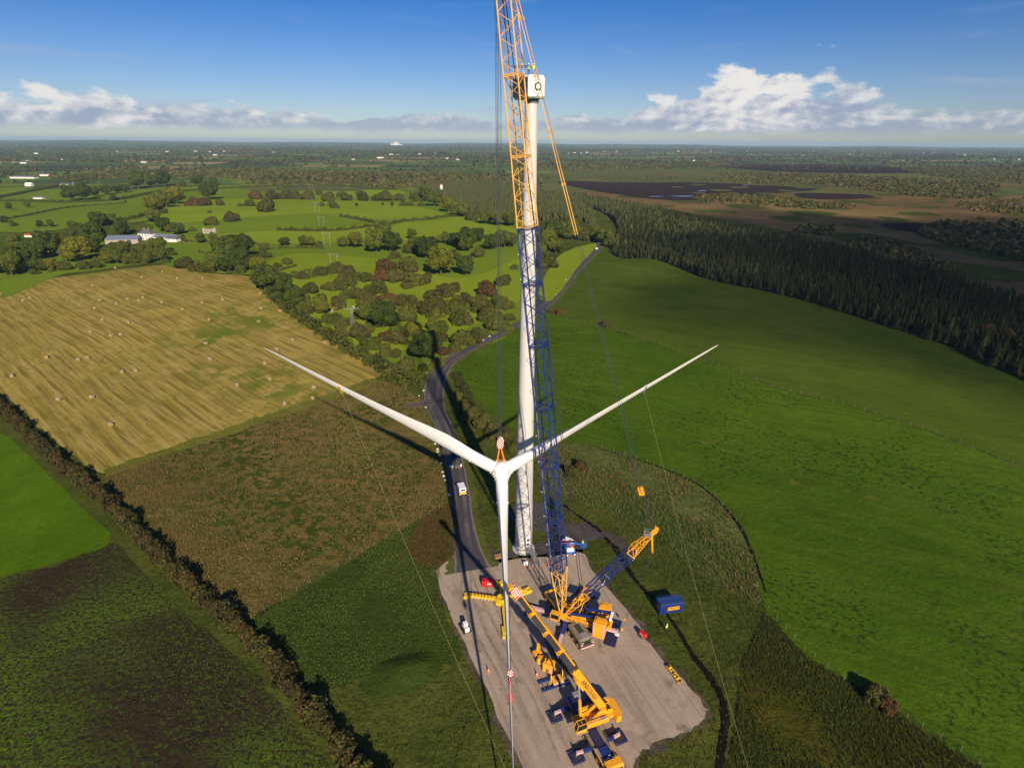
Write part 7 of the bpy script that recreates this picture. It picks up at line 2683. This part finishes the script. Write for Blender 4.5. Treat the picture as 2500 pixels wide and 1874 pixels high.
# ------------------------------------------------------------------ bales
def bales():
    z7 = [(1015, 50), (1430, 85), (1250, 132), (1560, 142), (1785, 140), (812, 205), (268, 316), (205, 338), (880, 336), (1025, 364), (1123, 327), (1222, 336), (1258, 310), (1425, 354), (1780, 357), (1962, 330), (1610, 417), (838, 408), (905, 510),
          (1132, 528), (1840, 505), (798, 617), (978, 650), (1065, 638), (1815, 716), (415, 838), (690, 860), (773, 842), (1850, 853), (1078, 967), (1197, 957), (110, 1002), (518, 1212), (812, 1192), (978, 1432), (2088, 1082), (5, 280)]
    z5 = [(500, 578), (510, 713), (680, 737), (485, 830), (790, 993), (1085, 1022), (648, 1078), (540, 1205), (585, 1350), (985, 1425)]
    pts = [(x * .2774, 640 + y * .2774) for x, y in z7] + [(500 + x * .2712, 560 + y * .2712) for x, y in z5] + [(764, 972), (695, 985)]
    root = None
    rng = random.Random(4)
    for x, y in pts:
        p = G(x, y + 2)
        if root is None:
            root = empty('straw_bale', (0, 0, 0), 0, 'round straw bale lying on the striped stubble field', 'straw bale', 'round bales on the stubble field')
            Mx = roty(R(90))
            MB().lathe([(0.58, -0.72), (0.64, -0.65), (0.65, 0.65), (0.58, 0.72)], 20, Mx, (0, 0, 0.62)).build('bale_roll', M['bale'], root, True)
            for s_ in (-1, 1):
                MB().lathe([(0.57, 0.0), (0.4, 0.03), (0.0, 0.02)], 18, roty(R(90 * s_)), (s_ * 0.722, 0, 0.62), cap=False).build('bale_end', M['bale_end'], root)
            o = root
        else:
            o = copy_tree(root)
        o.location = (p.x, p.y, p.z + 0.03)
        o.rotation_euler = (0, 0, R(-38) + rng.uniform(-0.5, 0.5))


bales()


# ------------------------------------------------------------------ cattle
def cow_mesh(graze):
    J = [('rump', (-.75, 0, 1.18), .27), ('loin', (-.3, 0, 1.17), .31), ('rib', (.2, 0, 1.12), .36), ('shoulder', (.62, 0, 1.15), .31)]
    if graze:
        J += [('neck', (1.0, 0, .88), .17), ('poll', (1.25, 0, .55), .13), ('muz', (1.38, 0, .22), .08)]
    else:
        J += [('neck', (1.0, 0, 1.38), .18), ('poll', (1.25, 0, 1.52), .14), ('muz', (1.56, 0, 1.36), .085)]
    E = [('rump', 'loin'), ('loin', 'rib'), ('rib', 'shoulder'), ('shoulder', 'neck'), ('neck', 'poll'), ('poll', 'muz')]
    for s, n in ((-1, 'l'), (1, 'r')):
        J += [('hip' + n, (-.72, s * .2, .95), .17), ('stf' + n, (-.62, s * .21, .72), .12), ('hock' + n, (-.85, s * .2, .46), .065), ('hhf' + n, (-.80, s * .2, .04), .06),
              ('sh' + n, (.6, s * .2, .85), .15), ('kn' + n, (.62, s * .2, .44), .07), ('fhf' + n, (.62, s * .2, .04), .06),
              ('ear' + n, tuple(np.array(J[5][1]) + np.array((-.08, s * .24, .03))), .035)]
        E += [('rump', 'hip' + n), ('hip' + n, 'stf' + n), ('stf' + n, 'hock' + n), ('hock' + n, 'hhf' + n), ('shoulder', 'sh' + n), ('sh' + n, 'kn' + n), ('kn' + n, 'fhf' + n), ('poll', 'ear' + n)]
    J += [('t0', (-1.0, 0, 1.2), .05), ('t1', (-1.08, 0, .6), .03)]
    E += [('rump', 't0'), ('t0', 't1')]
    ks = [j[0] for j in J]
    me = bpy.data.meshes.new('cow_source')
    me.from_pydata([j[1] for j in J], [(ks.index(a), ks.index(b)) for a, b in E], [])
    o = bpy.data.objects.new('cow_source', me)
    COL.objects.link(o)
    o.modifiers.new('skin', 'SKIN')
    for i, j in enumerate(J):
        me.skin_vertices[0].data[i].radius = (j[2], j[2])
        me.skin_vertices[0].data[i].use_root = j[0] == 'rib'
    dg = bpy.context.evaluated_depsgraph_get()
    r = bpy.data.meshes.new_from_object(o.evaluated_get(dg))
    bpy.data.objects.remove(o)
    r.polygons.foreach_set('use_smooth', [True] * len(r.polygons))
    return r


def cattle():
    base = [cow_mesh(False), cow_mesh(True)]
    var = {}
    for i, b in enumerate(base):
        for k in ('brown', 'black', 'cream'):
            m_ = b.copy()
            m_.name = 'cow'
            m_.materials.clear()
            m_.materials.append(M['cow_' + k])
            var[(i, k)] = m_
    rng = random.Random(21)
    spots = [(1430, 670, 'brown'), (1460, 655, 'cream'), (1490, 645, 'brown'), (1505, 655, 'cream'), (1500, 672, 'black'), (1520, 668, 'brown'), (1480, 690, 'black'), (1510, 685, 'brown'), (1545, 678, 'black'), (1560, 662, 'cream'), (1555, 685, 'brown'), (1535, 722, 'brown'),
             (1378, 692, 'black'), (1340, 715, 'cream'), (1268, 708, 'black'), (1240, 722, 'brown'), (1210, 728, 'black'), (1180, 735, 'brown'), (1165, 740, 'brown'), (1140, 712, 'brown'), (1150, 750, 'cream'), (1140, 745, 'black'), (1580, 720, 'black'), (1470, 640, 'cream')]
    for x, y, k in spots:
        p = G(500 + x * .2712, 560 + y * .2712)
        gz_ = rng.random() < 0.6
        o = bpy.data.objects.new('cow', var[(1 if gz_ else 0, k)])
        link(o)
        o.location = (p.x, p.y, p.z + 0.25)
        o.rotation_euler = (0, 0, rng.uniform(0, 6.28))
        tag(o, f'{k} cow ' + ('grazing' if gz_ else 'standing') + ' in the scrub pasture near the pylon', 'cow', f'{k} cattle near the pylon')
    # rooks feeding on the stubble
    bm = MB()
    bm.lathe([(0.0, -0.22), (0.07, -0.12), (0.09, 0.0), (0.06, 0.12), (0.0, 0.2)], 8, roty(R(80)), (0, 0, 0.2), cap=False)
    bm.lathe([(0.0, -0.06), (0.055, 0), (0.0, 0.06)], 8, None, (0.2, 0, 0.3), cap=False)
    bm.beam((0.24, 0, 0.3), (0.34, 0, 0.27), 0.03, 0.03)
    bm.beam((-0.15, 0, 0.2), (-0.42, 0, 0.16), 0.1, 0.03)
    for s_ in (-1, 1):
        bm.tube((0, s_ * 0.04, 0.14), (0.02, s_ * 0.05, 0.0), 0.012, 4)
    bme = bm.build('crow', M['cow_black'])
    first = True
    for x, y in ((968, 1125), (800, 1245), (803, 1275), (766, 1282), (855, 1300), (866, 1305), (783, 1318), (840, 1328), (812, 1230), (765, 1265), (755, 1330)):
        p = G(500 + x * .2712, 560 + y * .2712)
        o = bme if first else bme.copy()
        if not first:
            COL.objects.link(o)
        first = False
        o.location = (p.x, p.y, p.z + 0.04)
        o.rotation_euler = (0, 0, rng.uniform(0, 6.28))
        o.scale = (1.25,) * 3
        tag(o, 'black crow feeding on the stubble below the blade with the yellow collar', 'crow', 'crows on the stubble')


cattle()


# ------------------------------------------------------------------ power line
M['pylon'] = paint('dull_galvanised', (0.20, 0.20, 0.20), 0.7, var=0.15)


def pylon():
    p = G(862, 801)
    e = empty('power_pylon', p, R(20), 'grey lattice power pylon at the edge of the scrub', 'pylon')
    H = 10.6
    leg = MB()
    def cr(z, i):
        w = 1.9 - 1.35 * z / H
        a, b = ((-1, -1), (1, -1), (1, 1), (-1, 1))[i]
        return Vector((a * w / 2, b * w / 2, z))
    for i in range(4):
        leg.tube(cr(-.2, i), cr(H, i), 0.075, 6)
    leg.build('mast_leg', M['pylon'], e)
    br = MB()
    n = 7
    for k in range(n):
        z0, z1 = H * k / n, H * (k + 1) / n
        for i in range(4):
            j = (i + 1) % 4
            br.tube(cr(z0, i), cr(z1, j), 0.05, 4)
            br.tube(cr(z0, j), cr(z1, i), 0.05, 4)
            br.tube(cr(z1, i), cr(z1, j), 0.05, 4)
    br.build('bracing', M['pylon'], e)
    arm = MB()
    for s_ in (-1, 1):
        for y in (-0.25, 0.25):
            arm.tube((0, y, H - 0.1), (s_ * 3.9, 0, H - 0.05), 0.06, 5)
            arm.tube((0, y, H - 0.9), (s_ * 3.9, 0, H - 0.1), 0.06, 5)
        for k in range(1, 5):
            x = s_ * 3.9 * k / 5
            arm.tube((x, 0.25 * (1 - k / 5), H - 0.1), (x * 0.9, -0.2 * (1 - k / 5), H - 0.8 * (1 - k / 5)), 0.04, 4)
    arm.build('cross_arm', M['pylon'], e)
    for x in (-3.7, 0.0, 3.7):
        MB().lathe([(0.06, 0), (0.1, -0.2), (0.1, -0.8), (0.05, -1.0)], 8, None, (x, 0, H - 0.15)).build('insulator', M['grey'], e)
    return p + Vector((0, 0, H - 1.2))


def pole_pair(a, b, top_px, label):
    """two wooden poles with a cross bar; a, b = foot pixels, top_px = pixel height"""
    pa, pb = G(*a), G(*b)
    h = top_px * depth_at(pa) / FPX * 1.03
    c = (pa + pb) / 2
    e = empty('pole_pair', c, 0, label, 'power pole', 'two-pole power line supports')
    for q in (pa, pb):
        q = q - c
        MB().tube(q + Vector((0, 0, -0.3)), q + Vector((0, 0, h)), 0.2, 8, 0.14).build('pole', M['wood_pole'], e)
    d = (pb - pa)
    d.z = 0
    d.normalize()
    MB().beam(pa - c - d * 2.2 + Vector((0, 0, h - 0.4)), pb - c + d * 2.2 + Vector((0, 0, h - 0.4)), 0.2, 0.26).build('cross_bar', M['wood_pole'], e)
    L = (pb - pa).length
    for k in (-2.0, L / 2, L + 2.0):
        MB().lathe([(0.07, 0), (0.12, -0.3), (0.12, -0.8), (0.05, -1.0)], 8, None, pa - c + d * k + Vector((0, 0, h - 0.5))).build('insulator', M['grey'], e)
    return [c + (pa - c) + d * k + Vector((0, 0, h - 1.5)) for k in (-2.0, L / 2, L + 2.0)]


ptop = pylon()
def z2(x, y): return (600 + x * .3165, 300 + y * .3165)
LINE = [pole_pair(z2(660, 1122), z2(713, 1130), 36, 'dark two-pole power support in the sunlit field next to a bush'),
        pole_pair(z2(606, 942), z2(652, 946), 30, 'two-pole power support in the hedgerow beyond the scrub'),
        pole_pair(z2(567, 792), z2(605, 796), 22, 'two-pole power support in the field past the hedgerow'),
        pole_pair(z2(537, 684), z2(570, 686), 20, 'two-pole power support in the far sunlit field'),
        pole_pair(z2(495, 520), z2(520, 521), 13, 'small far two-pole power support among the scrub')]
prev = [ptop + Vector((x, 0, 0)) for x in (-3.6, 0, 3.6)]
for i, cur in enumerate(LINE):
    for k in range(3):
        rope('power_cable', [prev[k], cur[k]], 0.02, M['grey'], 'thin power cable strung between the pylon and the two-pole supports', 1.2, 12, 'cable', 'power cables')
    prev = cur


# ------------------------------------------------------------------ buildings
def gable(parent, L, D, h, rh, wall, roof, overhang=0.35, c=(0, 0), chimneys=0, hip=False):
    cx, cy = c
    MB().box((cx, cy, h / 2 - 0.1), (L, D, h + 0.2)).build('wall', wall, parent)
    gb = MB()
    if not hip:
        for s_ in (-1, 1):
            gb.prism([(-D / 2, h), (D / 2, h), (0, h + rh)], 0.3, rotz(R(90)), (cx + s_ * (L / 2 - 0.152), cy, 0))
        gb.build('gable_wall', wall, parent)
    rf = MB()
    ov = overhang
    k = (L / 2 + ov) if not hip else L / 2 - D / 2
    drop = ov * rh / (D / 2)
    v = [(cx - L / 2 - ov, cy - D / 2 - ov, h - drop), (cx + L / 2 + ov, cy - D / 2 - ov, h - drop), (cx + L / 2 + ov, cy + D / 2 + ov, h - drop), (cx - L / 2 - ov, cy + D / 2 + ov, h - drop), (cx - k, cy, h + rh + 0.04), (cx + k, cy, h + rh + 0.04)]
    v2 = [(x, y, z + 0.16) for x, y, z in v]
    rf.add(v + v2, [(6, 7, 11, 10), (8, 9, 10, 11), (7, 8, 11), (9, 6, 10), (1, 0, 4, 5), (3, 2, 5, 4), (0, 1, 7, 6), (1, 2, 8, 7), (2, 3, 9, 8), (3, 0, 6, 9)])
    r = rf.build('roof', roof, parent)
    for q in range(chimneys):
        x = cx + (-1) ** q * (k * 0.75)
        ch = MB().box((x, cy, h + rh + 0.5), (0.9, 0.6, 1.6)).build('chimney', M['stone'], r)
    return r


def window(parent, c, w, h, ny=-1):
    f = MB().box(c, (w + 0.16, 0.12, h + 0.16)).build('window', M['cwhite'], parent)
    MB().box((c[0], c[1] + ny * 0.05, c[2]), (w, 0.06, h)).build('pane', M['glass'], f)


def farmyard():
    def z1(x, y): return G(x * .3165, 300 + y * .3165)
    p = z1(1122, 908)
    e = empty('farmhouse', (p.x, p.y + 5, float(gz(p.x, p.y + 5))), R(-10), 'white two-storey farmhouse with dark hipped roof and chimneys', 'house')
    gable(e, 14, 8, 6.2, 3.2, M['house'], M['slate'], 0.3, (0, 0), 2, True)
    for x in (-5, -1.7, 1.7, 5):
        for z in (1.6, 4.4):
            if not (x == 1.7 and z == 1.6):
                window(e, (x, -4.02, z), 1.0, 1.5)
    d = MB().box((1.7, -4.03, 1.15), (1.1, 0.12, 2.3)).build('door', M['roof_red'], e)
    p = z1(1262, 912)
    e = empty('farm_outbuilding', (p.x, p.y + 5, float(gz(p.x, p.y + 5))), R(-12), 'long low white outbuilding with grey roof joined to the farmhouse yard', 'outbuilding')
    gable(e, 24, 7, 3.0, 2.4, M['house'], M['barn_roof'])
    for x in (-8, -3, 3, 8):
        window(e, (x, -3.52, 1.6), 1.0, 1.0)
    p = z1(1328, 920)
    e = empty('farm_outbuilding', (p.x, p.y + 3, float(gz(p.x, p.y + 3))), R(-8), 'small white cottage with slate roof at the end of the farm', 'outbuilding')
    gable(e, 10, 6, 3.2, 2.0, M['house'], M['slate'])
    for x in (-3, 3):
        window(e, (x, -3.02, 1.8), 1.0, 1.0)
    p = z1(925, 938)
    e = empty('barn', (p.x, p.y + 7, float(gz(p.x, p.y + 7))), R(12), 'large stone barn with pale blue-grey sheet roof beside the farm', 'barn')
    gable(e, 27, 11, 4.2, 2.8, M['stone'], M['barn_roof'])
    for k in range(9):
        MB().box((-12 + k * 3, -3.1, 5.62), (0.18, 6.0, 0.06), rotx(math.atan2(2.8, 5.5))).build('sheet_seam', M['steel'], e)
    MB().box((6, -5.53, 1.7), (3.5, 0.12, 3.4)).build('door', M['dark'], e)
    p = z1(1612, 856)
    e = empty('ruined_house', (p.x, p.y + 2, float(gz(p.x, p.y + 2))), R(3), 'roofless grey stone ruin alone in the bright field', 'ruin')
    for s_ in (-1, 1):
        w = MB()
        w.box((0, s_ * 2.8, 0.7), (11, 0.5, 1.6))
        for x in (-4.5, -1.5, 1.5, 4.5):
            w.box((x, s_ * 2.8, 2.5), (1.5, 0.5, 2.0))
        w.box((0, s_ * 2.8, 3.75), (11, 0.5, 0.5))
        w.build('side_wall', M['stone'], e)
        MB().prism([(-2.5, -0.1), (2.5, -0.1), (2.5, 4.0), (0, 5.6), (-2.5, 4.0)], 0.5, rotz(R(90)), (s_ * 5.2, 0, 0)).build('gable_wall', M['house'], e)
    for x, y, L, D, h, rh, w, r, lb, cat, nm in (
            (172, 432, 62, 14, 4.5, 3.0, M['house'], M['slate'], 'long white shed with dark roof beyond the farm fields', 'shed', 'farm_shed'),
            (345, 412, 26, 9, 4.5, 3.0, M['house'], M['slate'], 'white house with grey roof beside the long dark shed', 'house', 'house'),
            (218, 491, 13, 8, 4.0, 3.4, M['house'], M['house'], 'white gabled cottage among the far hedges', 'cottage', 'cottage'),
            (500, 490, 22, 10, 4.0, 2.5, M['stone'], M['slate'], 'low grey farm shed with dark roof in the middle fields', 'shed', 'farm_shed'),
            (580, 487, 18, 9, 4.0, 2.5, M['house'], M['barn_roof'], 'low white farm shed with pale roof in the middle fields', 'shed', 'farm_shed'),
            (293, 588, 16, 6, 2.5, 1.5, M['house'], M['barn_roof'], 'low pale roofed shed half hidden in a hedge', 'shed', 'farm_shed'),
            (245, 884, 14, 4, 2.2, 1.0, M['house'], M['roof_red'], 'low shed with red roof end in the field behind the tree belt', 'shed', 'farm_shed'),
            (590, 925, 16, 7, 3.0, 2.0, M['house'], M['barn_roof'], 'grey-roofed shed half hidden behind the tree belt', 'shed', 'farm_shed')):
        p = z1(x, y)
        e = empty(nm, (p.x, p.y + D / 2, float(gz(p.x, p.y + D / 2))), R(-4), lb, cat)
        gable(e, L, D, h, rh, w, r)
    # silo-like white tower rising from the plantation
    p = G(1078, 474)
    e = empty('white_tower', p, 0, 'white tower with red cap on a green stand rising from the young conifers', 'tower')
    MB().lathe([(1.6, 0), (1.2, 5.0), (1.6, 8.0)], 16).build('stand', paint_cache('stand_green', (0.02, 0.08, 0.05)), e)
    MB().lathe([(1.6, 8.0), (2.7, 9.5), (2.7, 15.0), (2.4, 16.2)], 24).build('tank', M['house'], e, True)
    MB().lathe([(2.42, 16.15), (2.0, 17.3), (1.0, 17.9), (0, 18.0)], 24).build('cap', M['roof_red'], e, True)


farmyard()


def far_houses():
    zs = [((0, 300), [(130, 221), (45, 211), (690, 203), (1290, 226), (1660, 251), (1110, 308), (185, 316), (2105, 230), (470, 287), (230, 303), (620, 208), (820, 217), (905, 222), (1510, 222), (1730, 222), (1620, 225), (280, 240)]),
          ((600, 300), [(1030, 274), (1050, 270), (1120, 248), (1160, 252), (1185, 249), (1340, 246), (1455, 240), (1565, 279), (1635, 287), (210, 230), (285, 220), (1385, 243), (830, 285)]),
          ((1200, 300), [(1245, 310), (1295, 311), (1560, 295), (640, 234), (735, 231), (965, 221), (600, 238), (690, 238), (520, 230), (1690, 222), (2000, 250), (1440, 224), (870, 225)]),
          ((1800, 300), [(490, 290), (70, 223), (580, 222), (1750, 251), (2180, 284), (1515, 231), (1435, 232), (680, 221), (870, 245), (1005, 252), (1970, 284), (590, 219)])]
    proto = None
    rng = random.Random(3)
    k = 0
    for (x0, y0), pts in zs:
        for x, y in pts:
            p = G(x0 + x * .3165, y0 + y * .3165)
            e = empty('far_house', p, rng.uniform(-0.5, 0.5), 'tiny white gabled house out on the distant plain', 'house', 'white houses on the distant plain')
            if proto is None:
                gable(e, 15, 8, 5.0, 3.5, M['house'], M['slate'])
                proto = e
            else:
                for ch in proto.children:
                    c = ch.copy()
                    COL.objects.link(c)
                    c.parent = e
            f = rng.uniform(0.8, 1.2)
            e.scale = (f * rng.uniform(0.9, 1.6), f, f)
    # power station on the skyline
    a = math.atan2(*ray(967, 352)[:2])
    r = 13200
    x, y = r * math.sin(a), r * math.cos(a)
    e = empty('power_station', (x, y, float(gz(x, y)) - 4), a * -1, 'pale power station with chimney on the skyline', 'power station')
    for bx, w, h in ((-75, 70, 34), (-10, 60, 62), (40, 40, 48), (85, 80, 22)):
        MB().box((bx, 0, h / 2), (w, 60, h)).build('boiler_hall', M['house'], e)
    MB().lathe([(8, 0), (5, 78)], 16, None, (12, 20, 0)).build('chimney', M['house'], e)


far_houses()


# ------------------------------------------------------------------ fences
def fence(name, pts, spacing, label, h=1.25, wires=True):
    c = np.array(smooth_open(pts, 8))
    L = np.concatenate([[0], np.cumsum(np.hypot(*np.diff(c, axis=0).T))])
    n = int(L[-1] / spacing)
    e = empty(name, (c[0][0], c[0][1], 0), 0, label, 'fence')
    me = bpy.data.meshes.new('post')
    b = MB().tube((0, 0, -0.2), (0, 0, h), 0.055, 6, 0.045)
    me.from_pydata(b.v, [], b.f)
    me.materials.append(M['post'])
    prev = None
    w = MB()
    rng = random.Random(n)
    for k in range(n + 1):
        s = k * spacing + rng.uniform(-.3, .3)
        x, y = np.interp(s, L, c[:, 0]), np.interp(s, L, c[:, 1])
        z = float(gz(x, y))
        o = bpy.data.objects.new('post', me)
        link(o, e)
        o.location = (x - c[0][0], y - c[0][1], z)
        o.rotation_euler = (rng.uniform(-.08, .08), rng.uniform(-.08, .08), 0)
        cur = Vector((x - c[0][0], y - c[0][1], z))
        if prev is not None:
            for q in (0.5, 0.85, 1.15):
                w.tube(prev + Vector((0, 0, q)), cur + Vector((0, 0, q)), 0.004, 3, cap=False)
        prev = cur
    w.build('wire', M['rope'], e)


fence('post_fence', W([(1212, 690), (1300, 705), (1400, 736), (1550, 789), (1700, 843), (1830, 876), (1930, 906), (2080, 959), (2230, 1022)]), 3.6, 'wire fence on wooden posts dividing the two wide pastures')
fence('post_fence', W([(1640, 1300), (1700, 1360), (1740, 1405), (1800, 1450), (1850, 1482), (1950, 1545), (2080, 1625), (2160, 1680)]), 2.6, 'wire fence on wooden posts below the lower pasture by the rough grass')
fence('post_fence', W([(330, 985), (470, 940), (600, 895), (740, 847), (815, 818)]), 4.5, 'wire fence between stubble field and brown moor')
fence('post_fence', W([(540, 1338), (640, 1276), (760, 1206), (880, 1136), (970, 1088)]), 3.5, 'wire fence between brown moor and green meadow')
fence('post_fence', W([(1300, 965), (1400, 999), (1500, 1041), (1566, 1096), (1610, 1160)]), 4.0, 'wire fence along the top of the rushy ground')


# ------------------------------------------------------------------ boulders beside the road
def boulders():
    rng = random.Random(8)
    spots = [(1060 + x * .0845, 1100 + y * .0845) for x, y in ((100, 50), (150, 165), (205, 380), (245, 640), (280, 755), (315, 870), (440, 1300))]
    spots += [(1043, 912), (1034, 955), (1023, 968), (1040, 996), (1062, 1085), (1068, 1098), (1240, 802), (1225, 808), (1195, 822), (1180, 832), (1357, 720), (1461, 590), (1452, 596), (1398, 660), (1382, 684)]
    for i, (x, y) in enumerate(spots):
        p = G(x, y)
        bm_ = bmesh.new()
        bmesh.ops.create_icosphere(bm_, subdivisions=2, radius=0.42)
        for v in bm_.verts:
            v.co *= rng.uniform(0.78, 1.18)
            v.co.z *= 0.75
        me = bpy.data.meshes.new('boulder')
        bm_.to_mesh(me)
        bm_.free()
        me.materials.append(M['boulder'])
        o = bpy.data.objects.new('boulder', me)
        link(o)
        o.location = (p.x, p.y, p.z + 0.35)
        s = rng.uniform(0.7, 1.25)
        o.scale = (s, s, s)
        tag(o, 'pale boulder set along the verge of the dark road', 'boulder', 'boulders along the road')


boulders()


# ------------------------------------------------------------------ grassy mound left of the stone
def mound():
    c = G22(868, 1452)
    xs = np.linspace(-1, 1, 33)
    X, Y = np.meshgrid(xs, xs)
    r = np.hypot(X, Y)
    z = 1.15 * np.clip(1 - r ** 2, 0, 1) ** 1.2 * (0.75 + 0.35 * np.sin(X * 3 + 1) * np.cos(Y * 2.2)) - 0.06
    a = R(24)
    px_, py_ = X * 8.5, Y * 4.6
    v = np.stack([(c.x + px_ * math.cos(a) - py_ * math.sin(a)).ravel(), (c.y + px_ * math.sin(a) + py_ * math.cos(a)).ravel(), z.ravel()], 1)
    n = len(xs)
    i = np.arange(n - 1)[:, None] * n + np.arange(n - 1)[None, :]
    f = np.stack([i, i + 1, i + n + 1, i + n], -1).reshape(-1, 4)
    o = mesh_np('grass_mound', v, f, GM['meadow'], smooth=True)
    o['kind'] = 'structure'


mound()


# ------------------------------------------------------------------ unseen cloud, added and shaped to darken the plantation and pasture
def shade_cloud():
    bm_ = bmesh.new()
    rng = random.Random(5)
    m = bpy.data.materials.new('shade_cloud_vapour')
    m.use_nodes = True
    t = NT(m.node_tree)
    t.n.clear()
    out = t.new('ShaderNodeOutputMaterial')
    v = t.new('ShaderNodeVolumePrincipled', {'Color': (1, 1, 1, 1), 'Density': 0.0042, 'Anisotropy': 0.3})
    t.l.new(v.outputs[0], out.inputs['Volume'])
    tgt = Vector((545, 330, 0))
    k = 750 / SUN_DIR.z
    c = tgt + SUN_DIR * k
    bmesh.ops.create_icosphere(bm_, subdivisions=5, radius=1.0)
    for vv in bm_.verts:
        p = vv.co.copy()
        w = 1 + 0.18 * math.sin(p.x * 5 + 1) * math.cos(p.y * 4) + 0.10 * math.sin(p.x * 11 + p.y * 9 + p.z * 7) + 0.05 * math.sin(p.x * 23 + p.z * 17)
        vv.co = Vector((p.x * 390 * w, p.y * 400 * w, p.z * (110 if p.z < 0 else 200) * w))
    me = bpy.data.meshes.new('shade_cloud')
    bm_.to_mesh(me)
    bm_.free()
    me.materials.append(m)
    o = bpy.data.objects.new('shade_cloud', me)
    link(o)
    o.location = c
    tag(o, 'large unseen cumulus added to shade the plantation and pasture', 'shade_cloud')


shade_cloud()

# ------------------------------------------------------------------ haze
def haze():
    mb = MB()
    mb.box((0, 10800, 55), (53000, 31000, 130), None)
    m = bpy.data.materials.new('haze_air')
    m.use_nodes = True
    t = NT(m.node_tree)
    t.n.clear()
    out = t.new('ShaderNodeOutputMaterial')
    v = t.new('ShaderNodeVolumePrincipled', {'Color': (0.50, 0.74, 1.0, 1), 'Density': 4.8e-5, 'Anisotropy': 0.0})
    t.l.new(v.outputs[0], out.inputs['Volume'])
    o = mb.build('haze', m)
    tag(o, 'thin blue haze over the whole lowland', 'haze', kind='stuff')


haze()
